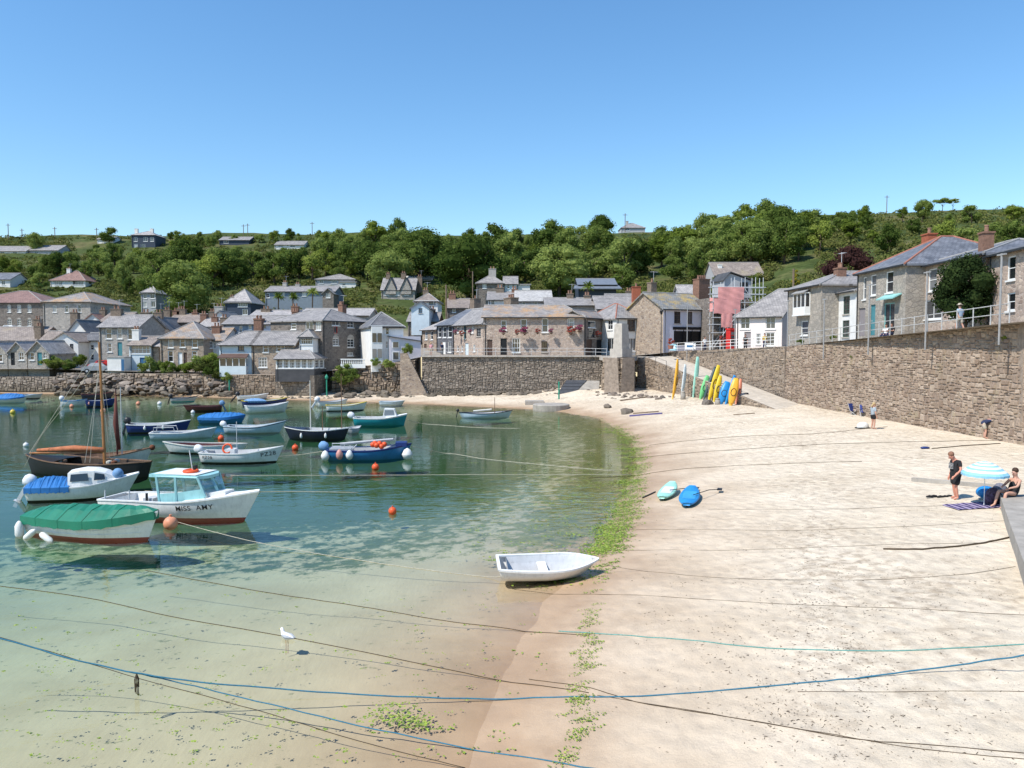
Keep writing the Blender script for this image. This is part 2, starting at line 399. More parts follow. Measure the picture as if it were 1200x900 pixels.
w.build('harbour_water', watermat(), kind='structure')

# ---- land behind the walls: one sheet from the quay edge over the hill to the horizon
PXS = [-500, -100, 200, 400, 600, 800, 900, 1050, 1200, 1500, 2400]
YS = [100, 115, 130, 150, 170, 200, 230, 260, 290, 330]
TPY = [[436, 430, 412, 392, 375, 350, 328, 310, 295, 276], [436, 430, 412, 392, 375, 350, 328, 310, 295, 276],
       [436, 430, 410, 388, 372, 352, 330, 312, 294, 276], [425, 418, 402, 383, 364, 343, 322, 304, 288, 274],
       [417, 414, 402, 386, 368, 343, 322, 302, 288, 276], [413, 408, 396, 374, 350, 322, 302, 288, 278, 270],
       [408, 400, 382, 352, 328, 298, 279, 268, 260, 256], [375, 350, 332, 310, 294, 276, 264, 256, 251, 247],
       [350, 330, 316, 299, 286, 269, 258, 250, 245, 241], [330, 312, 300, 285, 273, 258, 248, 242, 238, 235], [320, 300, 290, 275, 265, 250, 243, 238, 235, 233]]
TZ = np.array([[CZ + (403 - p) * y / F for p, y in zip(r, YS)] for r in TPY])
EPX = [-500, 60, 130, 250, 345, 400, 480, 494, 496, 700, 745, 790, 920]
EY = [112, 110, 108, 105.5, 104, 104.5, 103.5, 103, 100.3, 100.3, 96, 97.2, 73.3]
EZ = [3.4, 3.4, 3.2, 3.0, 2.9, 3.5, 4.9, 5.3, 5.45, 5.45, 5.5, 6.0, 6.75]
WX = 26.3                                     # x of the long wall on the right
def road_z(y): return float(np.interp(y, [10, 20, 41, 73.3], [9.0, 8.8, 8.1, 6.78]))
def edge(px):
    if px > 920: return WX * F / (px - 600)
    return float(np.interp(px, EPX, EY))
def land_z(px, Y):
    e = edge(px)
    if px > 920: ez = road_z(e); q = (px - 600) / F * Y - WX; b0, b1 = 9, 30
    else: ez = float(np.interp(px, EPX, EZ)); q = Y - e; b0, b1 = 8, 18
    tz = np.array([np.interp(px, PXS, TZ[:, j]) for j in range(len(YS))])
    z = float(np.interp(Y, YS, tz))
    if Y < 100: z = max(ez, z * Y / 100)
    if px > 920 and q < 60: ez = road_z(Y)
    k = min(1, max(0, (q - b0) / (b1 - b0))); k = k * k * (3 - 2 * k)
    return ez * (1 - k) + max(z, ez) * k if px <= 920 else ez * (1 - k) + z * k
pxs = list(np.arange(-500, 900, 20.)) + list(np.arange(900, 1300, 12.)) + list(np.arange(1300, 2500, 40.))
offs = [0, 1.5, 3, 5, 8, 10, 12, 15, 18, 22, 26, 30, 35, 40, 46, 52, 60, 68, 76, 85, 95, 105, 116, 128, 140, 155, 170, 186, 204, 225, 250, 300, 400, 600, 900, 1400]
GX = np.zeros((len(offs), len(pxs))); GY = GX.copy(); GZ = GX.copy()
for i, of in enumerate(offs):
    for j, px in enumerate(pxs):
        Y = edge(px) + of; GX[i, j] = (px - 600) / F * Y; GY[i, j] = Y
        GZ[i, j] = land_z(px, Y) + (.8 * vnoise(GX[i, j], Y, 14, 3) * min(1, max(0, of - 40) / 60))
def landmat():
    t = NT('hillside_ground'); co = (t.n('NewGeometry'), 'Position')
    n1 = t.noise(.05, 6, .62, co); n2 = t.noise(.6, 6, .7, co); n3 = t.noise(.018, 4, .6, co)
    a_ = t.ramp(n1, 0, [(.3, (.035, .055, .015)), (.5, (.075, .10, .03)), (.62, (.14, .13, .055)), (.75, (.22, .17, .09))])
    b_ = t.ramp(n2, 0, [(.3, .45), (.7, 1.25)]); c = t.mix(1, (a_, 0), (b_, 0), 'MULTIPLY')
    sx = t.n('SeparateXYZ'); t.l(co[0], co[1], sx, 0)
    pv = t.math('MULTIPLY', (sx, 'Z'), .05); pf = t.ramp(pv, 0, [(.40, 1.0), (.52, 0.0)])   # lanes and yards low down
    p_ = t.ramp(n2, 0, [(.3, (.22, .20, .175)), (.7, (.33, .30, .26))]); c = t.mix((pf, 0), (c, 0), (p_, 0))
    t.l(c, 0, t.b, 'Base Color'); t.bump(n2, 0, .8, .4); return t.fin(.95, .1)
me = grid_mesh('hillside', GX, GY, GZ); me.materials.append(landmat()); link('hillside', me, kind='structure')

# ---------------------------------------------------------------- masonry walls, stone by stone
def stonemat(name, cols, mottle=.35, lich=None):
    t = NT(name); g = t.n('NewGeometry'); oi = t.n('ObjectInfo')
    s = t.math('FRACT', t_out(t.math('ADD', (g, 'Random Per Island'), t_out(t.math('MULTIPLY', (oi, 'Random'), 1.0)))))
    r = t.ramp(s, 0, [(i / (len(cols) - 1), c) for i, c in enumerate(cols)])
    n = t.noise(7, 6, .7, (g, 'Position')); rn = t.ramp(n, 0, [(.3, 1 - mottle), (.7, 1.15)])
    c = t.mix(1, (r, 0), (rn, 0), 'MULTIPLY')
    n2 = t.noise(.45, 5, .65, (g, 'Position')); r2 = t.ramp(n2, 0, [(.48, 0.0), (.72, .55)]); c = t.mix((r2, 0), (c, 0), tuple(x * .5 for x in cols[0]))
    if lich:
        n3 = t.noise(.8, 5, .7, (g, 'Position')); r3 = t.ramp(n3, 0, [(.56, 0.0), (.70, .6)]); c = t.mix((r3, 0), (c, 0), lich)
    sx = t.n('SeparateXYZ'); t.l(g, 'Position', sx, 0); wv = t.math('ADD', (sx, 'Z'), t_out(t.math('MULTIPLY', (n2, 0), 1.6))); tb = t.ramp(t.math('MULTIPLY', (wv, 0), .4), 0, [(.50, .6), (.85, 0.0)]); c = t.mix((tb, 0), (c, 0), (.075, .066, .042))
    t.l(c, 0, t.b, 'Base Color'); t.bump(n, 0, .7, .03); return t.fin(.92, .2)
SW_TAN = stonemat('wall_stone_tan', [(.29, .21, .155), (.40, .31, .235), (.345, .26, .195), (.47, .375, .29), (.37, .285, .22), (.27, .20, .155)], .45, (.34, .285, .18))
SW_GREY = stonemat('wall_stone_grey', [(.24, .20, .165), (.36, .30, .245), (.29, .245, .20), (.42, .36, .295), (.20, .17, .14)], .45)
SW_LEFT = stonemat('wall_stone_mixed', [(.22, .17, .13), (.38, .29, .21), (.28, .22, .17), (.46, .37, .28), (.15, .12, .10)], .45)
MORTAR = mat('wall_mortar', (.31, .25, .20), .95, .35, 3, bump=.5)
MORTD = mat('dark_wall_mortar', (.17, .145, .12), .95, .35, 3, bump=.5)
ROCKM = stonemat('shore_rock', [(.17, .135, .11), (.30, .245, .20), (.22, .18, .15), (.35, .295, .245), (.13, .115, .10)], .4)

def courses(P0, P1, zb, zt, sw, sh, proud, seed=1, batter=0.0, ztop=None):
    """random rubble on the face from P0 to P1 (stones of many sizes packed on a warped lattice); the face looks to the right of P0->P1."""
    r = random.Random(seed); P0 = Vector((P0[0], P0[1], 0)); P1 = Vector((P1[0], P1[1], 0)); d = P1 - P0; L = d.length; d = d / L
    nrm = Vector((d.y, -d.x, 0)); out = []
    zlo = min(zb); zhi = max(zt); cu = sw * .52; cv = sh * .55
    nu = max(2, int(L / cu)); nv = int((zhi - zlo) / cv) + 2; cu = L / nu
    jit = {}
    def node(i, j):
        if (i, j) not in jit: jit[(i, j)] = (i * cu + (r.uniform(-.34, .34) * cu if 0 < i < nu else 0), zlo + (j + r.uniform(-.36, .36)) * cv)
        return jit[(i, j)]
    used = set(); SZ = [(1, 1), (2, 1), (2, 2), (3, 2), (2, 1), (1, 2), (3, 1), (2, 3), (2, 2)]
    for j in range(nv):
        for i in range(nu):
            if (i, j) in used: continue
            a, b = r.choice(SZ)
            while a > 1 and (i + a > nu or any((i + k, j) in used for k in range(a))): a -= 1
            for x in range(a):
                for y in range(b): used.add((i + x, j + y))
            q = [node(i, j), node(i + a, j), node(i + a, j + b), node(i, j + b)]
            cx = sum(u for u, v in q) / 4; cz = sum(v for u, v in q) / 4
            T = zt[0] + (zt[1] - zt[0]) * cx / L; Bt = zb[0] + (zb[1] - zb[0]) * cx / L
            if q[0][1] > T - .05 or cz < Bt - .4: continue
            q = [(u, min(v, zt[0] + (zt[1] - zt[0]) * min(max(u, 0), L) / L)) for u, v in q]; cz = sum(v for u, v in q) / 4
            hgt = max(.05, (q[3][1] + q[2][1] - q[0][1] - q[1][1]) / 2); wid = max(.05, q[1][0] - q[0][0])
            gu = 1 - min(.4, .035 / wid); gv = 1 - min(.4, .035 / hgt); bu = 1 - min(.5, .15 / wid); bv = 1 - min(.55, .13 / hgt); p = proud * r.uniform(.15, 1.5)
            vs = []
            for (fu, fv, dep) in ((gu, gv, -.03), (bu, bv, p)):
                for u, v in q:
                    uu = cx + (u - cx) * fu + (r.uniform(-.06, .06) * wid if dep > 0 else 0); vv = cz + (v - cz) * fv; dp = dep + (r.uniform(-.4, .4) * p if dep > 0 else 0) - batter * (vv - zlo)
                    vs.append(tuple(P0 + d * uu + nrm * dp + Vector((0, 0, vv))))
            out.append((vs, wid * hgt))
    return out
SF = [(4, 5, 6, 7), (0, 1, 5, 4), (1, 2, 6, 5), (2, 3, 7, 6), (3, 0, 4, 7)]
def backing(name, P0, P1, zb, zt, thick, m, parent, batter=0.0):
    P0 = Vector((P0[0], P0[1], 0)); P1 = Vector((P1[0], P1[1], 0)); d = (P1 - P0).normalized(); n = Vector((d.y, -d.x, 0)); b = MB()
    lo = min(zb) - 1.0; ba = [batter * (z - lo) for z in zt]
    f = [P0 + Vector((0, 0, lo)), P1 + Vector((0, 0, lo)), P1 - n * ba[1] + Vector((0, 0, zt[1])), P0 - n * ba[0] + Vector((0, 0, zt[0]))]
    k = [P0 - n * thick + Vector((0, 0, lo)), P1 - n * thick + Vector((0, 0, lo)), P1 - n * thick + Vector((0, 0, zt[1])), P0 - n * thick + Vector((0, 0, zt[0]))]
    b.add(f + k, [(0, 1, 2, 3), (7, 6, 5, 4), (3, 2, 6, 7), (0, 4, 5, 1), (1, 5, 6, 2), (0, 3, 7, 4)])
    return b.build(name, m, parent)
def stone_wall(label, segs, m, mort, sw, sh, proud, single=0, thick=1.0, batter=0.0, cat='wall', name='harbour_wall', vis=None):
    t = thing(name, label, cat, (segs[0][0][0], segs[0][0][1], 0)); allst = []
    off = Vector(t.location)
    for i, (P0, P1, zb, zt) in enumerate(segs):
        o = backing('wall_core', P0, P1, zb, zt, thick, mort, t, batter); o.location = -off
        allst += courses(P0, P1, zb, zt, sw, sh, proud, 11 + i * 7 + len(label), batter)
    if single:
        def key(s):
            p = Vector(s[0][4]); return s[1] / p.y ** 2 * (1 if 0 < p.y and abs(p.x / p.y) < .66 else .01)
        allst.sort(key=key, reverse=True)
        for vs, _ in allst[:single]:
            b = MB(); c = Vector(vs[4]); b.add([tuple(Vector(v) - c) for v in vs], SF); b.build('stone', m, t).location = c - off
    b = MB()
    for vs, _ in allst[single:]: b.add(vs, SF)
    if b.v: b.build('rubble_facing', m, t, kind='stuff').location = -off
    return t
def gp(px, Y): x, y = hdg(px, Y); return (x, y)
# long wall under the upper lane on the right
RW0, RW1 = (26.0, 73.3), (27.1, 40.6)
stone_wall('tall tan rubble harbour wall rising along the right side of the beach', [(RW0, RW1, (1.2, 1.4), (6.75, 8.12)), (RW1, (33, 39.5), (1.2, 1.2), (8.12, 8.3))], SW_TAN, MORTAR, .42, .28, .04, 300, 1.0, .03)
# quay wall below the inn
QA, QB = gp(494, 100), gp(712, 100)
stone_wall('long grey-brown rubble quay wall below the stone inn', [(QA, QB, (-.2, 0), (5.3, 5.3))], SW_GREY, MORTD, .42, .28, .06, 0, 1.0, .02)
t = thing('quay_coping', 'pale granite coping along the quay edge below the inn', 'coping', (QA[0], 100, 5.3)); L = QB[0] - QA[0]; x = 0
while x < L - .3:
    w_ = min(L - x, rnd.uniform(1.1, 1.6)); MB().box((x + .01, -.18 - rnd.uniform(0, .03), 0), (x + w_ - .01, .55, .2 + rnd.uniform(-.01, .01))).build('coping_stone', GRAN, t); x += w_
# stair flight at the left end of the quay wall
t = thing('harbour_steps', 'dark stone steps down to the water beside the white slate-hung house', 'steps', (gp(484, 102)[0], 102, 0))
for i in range(15): MB().box((-.9 + i * .22, -2.5 + .003 * (i % 2), -.5), (-.9 + (i + 1) * .22, .2, 5.3 - i * .34)).build('step', CONC, t)
b = MB(); b.add([(-1.3, -2.9, -.5), (2.2, -2.9, -.5), (2.0, -2.9, .8), (-.4, -2.9, 5.8), (-1.3, -2.9, 5.8), (-1.3, -2.55, -.5), (2.2, -2.55, -.5), (2.0, -2.55, .8), (-.4, -2.55, 5.8), (-1.3, -2.55, 5.8)],
    [(0, 1, 2, 3, 4), (9, 8, 7, 6, 5), (0, 5, 6, 1), (1, 6, 7, 2), (2, 7, 8, 3), (3, 8, 9, 4), (4, 9, 5, 0)]); b.build('side_wall', STONE_T, t)
F0, F1, B0, B1 = Vector((16.6, 93.5, 5.3)), Vector((22.9, 65.0, bz(22.9, 65) - .12)), Vector((20.4, 97, 5.5)), Vector((26.15, 69.0, bz(26.15, 69) - .08))
# abutment with the granite pylon
AC = gp(727, 90); AL = gp(704, 94); AR = gp(747, 95)
stone_wall('stone abutment standing out under the granite pillar', [(AL, AC, (0, .3), (5.35, 5.35)), (AC, AR, (.3, .6), (5.35, 5.35))], SW_LEFT, MORTAR, .5, .36, .06, 0, 2.0, .06)
mb = MB(); mb.slab([(AC[0] - .3, AC[1] + .6, 5.42), (AR[0] + .1, AR[1] + .2, 5.42), (F0.x, F0.y, 5.42), (B0.x, B0.y, 5.42), (20.4, 101, 5.42), (AL[0] + .5, 101, 5.42), (AL[0] + .5, AL[1] + .2, 5.42)], .5); mb.build('quay_corner', GRAN, kind='structure')
pc = gp(728, 92.5)
t = thing('granite_pillar', 'square granite pillar on the quay corner before the white shop', 'pillar', (pc[0], pc[1], 5.42), math.radians(42))
MB().box((-.95, -.95, 0), (.95, .95, 1.0)).build('plinth', GRAN, t)
z = 1.0
for i in range(5): w_ = .70 - i * .03; MB().box((-w_, -w_, z + .004), (w_, w_, z + .58)).build('block', GRAN, t); z += .58
MB().box((-.5, -.5, z + .003), (.5, .5, z + .12)).build('cap', GRAN, t)
# slipway
mb = MB(); rows = []
for i in range(17):
    s_ = i / 16; rows.append([tuple(F0.lerp(F1, s_)), tuple(F0.lerp(F1, s_).lerp(B0.lerp(B1, s_), .5) + Vector((0, 0, .03))), tuple(B0.lerp(B1, s_))])
mb.grid(rows); mb.build('slipway', mat('sandy_granite', (.52, .455, .37), .95, .22, 1.6, bump=.4, dirt=.25), kind='structure')
stone_wall('low sloping rubble side wall of the slipway behind the kayaks', [(AR, (F0.x, F0.y), (.4, .5), (5.36, 5.34)), ((F0.x, F0.y), (F1.x, F1.y), (.6, 1.0), (5.28, F1.z - .03))], SW_LEFT, MORTAR, .45, .30, .06, 0, .6, 0)
stone_wall('rubble retaining wall at the back of the slipway', [((B0.x - .5, B0.y + .8), (26.05, 73.4), (3.0, 1.4), (6.05, 6.75))], SW_LEFT, MORTAR, .42, .28, .05, 0, 1.0, 0)
# waterfront walls on the left, below the houses
stone_wall('rough boulder bank wall below the gardens on the left shore', [(gp(150, 106.4), gp(262, 103.6), (.2, .3), (2.9, 2.9))], SW_LEFT, MORTD, .6, .42, .16, 0, 1.5, .14)
stone_wall('tan stone foundation wall under the white and stone waterfront house', [(gp(262, 103.0), gp(322, 102.0), (.2, .3), (2.9, 2.9))], SW_LEFT, MORTAR, .5, .36, .08, 0, 1.5, .04)
stone_wall('dark sea wall under the glazed waterside restaurant', [(gp(322, 101.9), gp(368, 100.2), (.2, .2), (2.9, 2.9)), (gp(368, 100.2), gp(392, 110), (.2, .2), (2.9, 2.9))], SW_GREY, MORTD, .5, .36, .05, 0, .6, 0)
stone_wall('rough rocky sea wall below the dark stone building', [(gp(388, 104.5), gp(486, 101.8), (.2, .2), (3.5, 4.9))], SW_LEFT, MORTD, .6, .45, .16, 0, 1.5, .10)
stone_wall('low stone quay edge before the grey gabled cottages', [(gp(-60, 111), gp(62, 109.4), (.2, .2), (2.3, 2.3)), (gp(62, 109.4), gp(150, 107), (.2, .2), (2.9, 2.9))], SW_GREY, MORTD, .5, .36, .06, 0, 1.5, .2)
# concrete block at the right edge of the beach
mb = MB(); mb.slab([(17.05, 26.6, 1.72), (11.3, 16.4, 1.72), (24, 16.4, 1.72), (26, 27.6, 1.78)][::1], 2.2)
mb.build('landing_block', CONC, None, label='pale concrete landing block at the right edge where the bather sits', cat='block')
# rocks and rubble at the foot of the walls
RME = []
for k in range(6):
    bm = bmesh.new(); bmesh.ops.create_icosphere(bm, subdivisions=2, radius=1)
    for v in bm.verts:
        q = v.co.copy(); f = 1 + .28 * math.sin(q.x * 3 + k) * math.cos(q.y * 2.6 + k * 2) + .16 * math.sin(q.z * 4 + k * 1.3)
        v.co = q * f; v.co.z *= .62
        for n_ in (Vector((1, .3, .5)), Vector((-.6, .8, .4)), Vector((.1, -.9, .6)), Vector((0, .1, 1))):
            n_ = n_.normalized(); dd = v.co.dot(n_) - (.62 + .08 * (k % 3))
            if dd > 0: v.co -= n_ * dd
    me = bpy.data.meshes.new('rock'); bm.to_mesh(me); bm.free(); me.materials.append(ROCKM); RME.append(me)
def rock(x, y, s, label, group, z=None):
    o = link('rock', rnd.choice(RME), None, (x, y, (bz(x, y) if z is None else z) + s * .18), None, label, 'rock', group)
    o.rotation_euler = (rnd.uniform(-.3, .3), rnd.uniform(-.3, .3), rnd.uniform(0, 6)); o.scale = (s * rnd.uniform(.8, 1.5), s * rnd.uniform(.7, 1.1), s * rnd.uniform(.6, 1)); return o
for i in range(60):
    px = rnd.uniform(497, 655); x, y = gp(px, rnd.uniform(97.2, 99.3)); rock(x, y, rnd.uniform(.22, .55), 'tumbled boulder at the foot of the quay wall, ' + ('left third below the pinkish inn end' if px < 545 else 'middle third below the inn doors' if px < 600 else 'right third beside the outfall'), 'boulders below the quay wall')
for i in range(150):
    px = rnd.uniform(62, 268); f = rnd.random(); x, y = gp(px, 101.0 + f * 3.6 + (265 - px) * .024); rock(x, y, rnd.uniform(.28, .72), 'shore boulder on the left bank ' + ('below the garden with shrubs' if px < 115 else 'below the white shed and teal door house' if px < 165 else 'below the narrow white house' if px < 205 else 'below the lichened roof house'), 'boulders on the left shore', z=.05 + f ** 1.3 * 2.45)
for i in range(45):
    px = rnd.uniform(395, 492); x, y = gp(px, rnd.uniform(97, 101.3)); rock(x, y, rnd.uniform(.25, .75), 'flat shore rock ' + ('below the dark stone building' if px < 435 else 'below the white slate-hung house by the steps'), 'rocks below the dark building')
for i in range(22):
    px = rnd.uniform(690, 790); Y = 91 - (px - 700) * .1 + rnd.uniform(-3, 0.5); x, y = gp(px, Y); rock(x, y, rnd.uniform(.2, .5), 'loose rock on the sand by the slipway wall', 'loose rocks by the slipway')
for (px, py, s, lb) in [(735, 484, .7, 'pinkish pointed rock on the sand before the stone abutment'), (829, 474, .8, 'ragged pinkish rock heap on the sand before the kayaks'), (712, 478, .55, 'upright grey stone beside the outfall')]:
    p = onbeach(px, py); rock(p.x, p.y, s, lb, None)
scr = MB(); bmv = [(Vector(v.co), ) for v in RME[0].vertices]; bf = [tuple(p.vertices) for p in RME[0].polygons]
for i in range(420):
    px = rnd.choice([rnd.uniform(40, 270), rnd.uniform(270, 490), rnd.uniform(495, 760)])
    Y = rnd.uniform(97, 102) if px > 270 else rnd.uniform(99.5, 104.5)
    if px > 640: Y = rnd.uniform(84, 92) if px > 700 else rnd.uniform(93, 98.5)
    x, y = gp(px, Y); z = bz(x, y); s = rnd.uniform(.08, .22); a_ = rnd.uniform(0, 6); ca, sa = math.cos(a_), math.sin(a_)
    scr.add([(x + s * (v[0].x * ca * 1.3 - v[0].y * sa), y + s * (v[0].x * sa * 1.3 + v[0].y * ca), z + s * v[0].z) for v in bmv], bf)
scr.build('shingle', ROCKM, label='small loose stones scattered below the harbour walls', cat='shingle', kind='stuff')
# storm-water outfall with its sloping dark cover, concrete block and round caisson
t = thing('outfall', 'concrete outfall with dark sloping metal cover at the foot of the quay wall', 'outfall', (7.5, 93, 0))
b = MB(); V_ = [(.05, 0, -.8), (.05, 0, .95), (2.05, 4.2, 2.35), (2.05, 4.2, -.8), (3.2, 1.4, -.8), (3.2, 1.4, 1.2), (3.6, 4.2, 2.35), (3.6, 4.2, -.8)]
b.add(V_, [(0, 1, 2, 3), (0, 4, 5, 1), (1, 5, 6, 2), (4, 7, 6, 5), (3, 2, 6, 7)]); b.build('body', CONC, t)
b = MB(); b.slab([(-2.0, -.1, 1.0), (.02, -.1, 1.0), (2.0, 4.2, 2.42), (-.6, 4.2, 2.42)], .14); b.build('cover', mat('dark_steel_cover', (.07, .075, .085), .5, .25, 2), t)
for k in range(3): f = .25 + k * .25; MB().tube([(-2.0 + 1.4 * f, -.1 + 4.3 * f, 1.02 + 1.42 * f), (.02 + 1.98 * f, -.1 + 4.3 * f, 1.02 + 1.42 * f)], .035, 5).build('rib', DARKMET, t)
MB().box((-2.0, .1, -.8), (-1.75, 3.4, .84)).build('side_wall', CONC, t); MB().box((-1.0, .05, -.8), (-.85, .25, .84)).build('post', CONC, t); MB().box((-4.6, -.6, -.9), (-2.1, 0, .25)).build('apron', CONC, t)
p = onz(647, 482, 0); mb = MB(); mb.lathe([(1.95, -1.2), (1.95, .55), (1.88, .62), (.01, .62)], 28); mb.build('concrete_caisson', CONC, loc=(p.x, p.y + 1.9, 0), label='low round concrete caisson at the water edge by the outfall', cat='caisson')
p = onz(626, 476, 0); MB().box((-1.0, -.9, -1), (1.1, .9, .55)).build('concrete_block', CONC, loc=(p.x, p.y + 1, 0), label='weed-stained concrete block beside the round caisson', cat='block')
def post(px, yb, yt, Y, r, m, label, cap=None):
    p = at(px, yb, Y); q = at(px, yt, Y); h = q.z - p.z
    t = thing('marker_post', label, 'post', p); MB().tube([(0, 0, -1), (0, 0, h)], r, 8).build('pole', m, t)
    if cap: MB().lathe([(.22, 0), (.22, .25), (.02, .55)], 8, (0, 0, h - .05)).build('topmark', cap, t)
GREENP = mat('green_marker_paint', (.03, .26, .17), .5)
post(655, 470, 447, 88.5, .09, GREENP, 'green marker post on the round caisson')
post(383, 463, 443, 100.3, .09, GREENP, 'green topped marker post before the restaurant wall', GREENP)
post(269, 464, 445, 102.4, .09, GREENP, 'thin green marker post before the tan foundation wall')
# ================================================================ HOUSES
BARS = {'s': (0, 1), 'S': (1, 1), 'g': (1, 3), 'm': (2, 2), 'n': (0, 0), 'v': (1, 0), 'w': (3, 0), 'W': (5, 1), 'x': (4, 1), 'a': (1, 2), 'L': (8, 0)}
def facade(b, org, ux, W, zb, zt, rects, nin, depth=.16):
    """one wall face with real openings; org Vector at z=0, ux along, nin inward normal"""
    xs = sorted(set([0, W] + [r[0] for r in rects] + [r[2] for r in rects])); zs = sorted(set([zb, zt] + [r[1] for r in rects] + [r[3] for r in rects]))
    P = lambda u, z, k=0: tuple(org + ux * u + nin * k + Vector((0, 0, z)))
    for i in range(len(xs) - 1):
        for j in range(len(zs) - 1):
            cx, cz = (xs[i] + xs[i + 1]) / 2, (zs[j] + zs[j + 1]) / 2
            if any(r[0] < cx < r[2] and r[1] < cz < r[3] for r in rects): continue
            b.add([P(xs[i], zs[j]), P(xs[i + 1], zs[j]), P(xs[i + 1], zs[j + 1]), P(xs[i], zs[j + 1])], [(0, 1, 2, 3)],
                  [[(xs[i], zs[j]), (xs[i + 1], zs[j]), (xs[i + 1], zs[j + 1]), (xs[i], zs[j + 1])]])
    for (a, c, d, e) in [r[:4] for r in rects]:
        for (u0, z0, u1, z1) in ((a, c, d, c), (d, c, d, e), (d, e, a, e), (a, e, a, c)):
            b.add([P(u0, z0), P(u1, z1), P(u1, z1, depth), P(u0, z0, depth)], [(0, 1, 2, 3)])
def window(parent, org, ux, nin, r, style, fm, side=False):
    a, c, d, e = r; w_, h_ = d - a, e - c; st = style[0]
    M4 = Matrix((( ux.x, nin.x, 0, org.x), (ux.y, nin.y, 0, org.y), (0, 0, 1, 0), (0, 0, 0, 1)))
    T = lambda mb: [tuple(M4 @ Vector(v)) for v in mb.v]
    def put(mb, name, m, par):
        mb.v = T(mb); return mb.build(name, m, par)
    if st in 'dD':
        b = MB(); f = .07
        b.box((a, .06, c), (a + f, .15, e)).box((d - f, .06, c), (d, .15, e)).box((a + f, .06, e - f), (d - f, .15, e))
        o = put(b, 'door', WHITE if fm in (WHITE,) else fm, parent)
        b = MB(); b.box((a + f + .005, .10, c + .02), (d - f - .005, .14, e - f - .005))
        put(b, 'panel', fm if st == 'd' else GLASS, o)
        b = MB(); b.box((a + f + .06, .06, c + h_ * .45), (a + f + .10, .098, c + h_ * .5)); put(b, 'handle', GREYRAIL, o); return
    if st == 'o':                               # open front; a black panel paints the shade of the inside
        b = MB(); b.box((a + .02, .155, c), (d - .02, .17, e)); put(b, 'interior_shade_panel', BLACKP, parent); return
    nx, ny = BARS.get(st, (0, 1)); f = min(.09, w_ * .12); bb = .05; b = MB()
    b.box((a, .05, c), (a + f, .13, e)).box((d - f, .05, c), (d, .13, e)).box((a + f, .05, c), (d - f, .13, c + f)).box((a + f, .05, e - f), (d - f, .13, e))
    for i in range(nx):
        x = a + w_ * (i + 1) / (nx + 1); b.box((x - bb / 2, .07, c + f), (x + bb / 2, .115, e - f))
    for i in range(ny):
        z = c + h_ * (i + 1) / (ny + 1); b.box((a + f, .066, z - bb / 2), (d - f, .112, z + bb / 2))
    o = put(b, 'window', fm, parent)
    b = MB(); b.box((a + f * .5, .10, c + f * .5), (d - f * .5, .108, e - f * .5)); put(b, 'pane', GLASS, o)
    if st != 'L':
        b = MB(); b.box((a - .08, -.09, c - .11), (d + .08, .05, c - .002)); put(b, 'sill', WHITE if fm is WHITE else GRAN, o)
    if st == 'a':                               # semicircular head of pale stone
        n = 8; b = MB(); r_ = w_ / 2; pts = [(a + r_ - r_ * math.cos(math.pi * i / n), r_ * .8 * math.sin(math.pi * i / n)) for i in range(n + 1)]
        vs = [(x, -.03, e + z) for x, z in pts] + [(x, .02, e + z) for x, z in pts]
        b.add(vs, [tuple(range(n + 1)), tuple(range(2 * n + 1, n, -1))] + [(i, n + 1 + i, n + 2 + i, i + 1) for i in range(n)]); put(b, 'arched_head', GRAN, o)

def roof_mesh(W, D, He, Hr, kind, ov=.28, tk=.16, ins=None, z0=0):
    b = MB(); swap = kind.startswith('x') or (kind == 'h' and D > W * 1.02)
    A, B = (D, W) if swap else (W, D)           # A: along the ridge, B: across
    sl = (Hr - He) / (B / 2); zo = He - ov * sl
    hl = 'h' == kind or 'l' in kind; hr = 'h' == kind or 'r' in kind; ins = min(ins or B / 2, A * .47)
    x0, x1, y0, y1 = -ov, A + ov, -ov, B + ov; ra = ins if hl else x0; rb = A - ins if hr else x1
    E = [(x0, y0, zo), (x1, y0, zo), (x1, y1, zo), (x0, y1, zo)]; R = [(ra, B / 2, Hr), (rb, B / 2, Hr)]
    polys = [[E[0], E[1], R[1], R[0]], [E[2], E[3], R[0], R[1]]]
    if hl: polys.append([E[3], E[0], R[0]])
    if hr: polys.append([E[1], E[2], R[1]])
    sw = (lambda p: (B - p[1], p[0], p[2])) if swap else (lambda p: p)
    for pl in polys:
        e = Vector(pl[1]) - Vector(pl[0]); e.normalize(); n = e.cross(Vector(pl[2]) - Vector(pl[0])).normalized(); up = n.cross(e)
        uv = [((Vector(p) - Vector(pl[0])).dot(e), (Vector(p) - Vector(pl[0])).dot(up)) for p in pl]
        k = len(pl); vs = [sw(p) for p in pl] + [sw((p[0], p[1], p[2] - tk)) for p in pl]
        b.add(vs, [tuple(range(k))], [uv]); b.add(vs, [tuple(range(2 * k - 1, k - 1, -1))] + [(i, k + i, k + (i + 1) % k, (i + 1) % k) for i in range(k)])
    rl = [(sw(R[0]), sw(R[1]))]
    if hl: rl += [(sw(E[0]), sw(R[0])), (sw(E[3]), sw(R[0]))]
    if hr: rl += [(sw(E[1]), sw(R[1])), (sw(E[2]), sw(R[1]))]
    return b, rl
HRECT = []
GYT = {}
def ground_Y(px, py):
    """distance at which the sight line of an image point meets the slope"""
    k = round(px / 6)
    if k not in GYT:
        ys = np.arange(edge(k * 6) + 2, 420, 1.5); GYT[k] = (ys, np.array([450 - F * math.tan(math.atan((land_z(k * 6, Y) - CZ) / Y) + PITCH) for Y in ys]))
    ys, pp = GYT[k]; i = int(np.argmax(pp <= py)); return float(ys[i]) if pp[i] <= py else 330.0
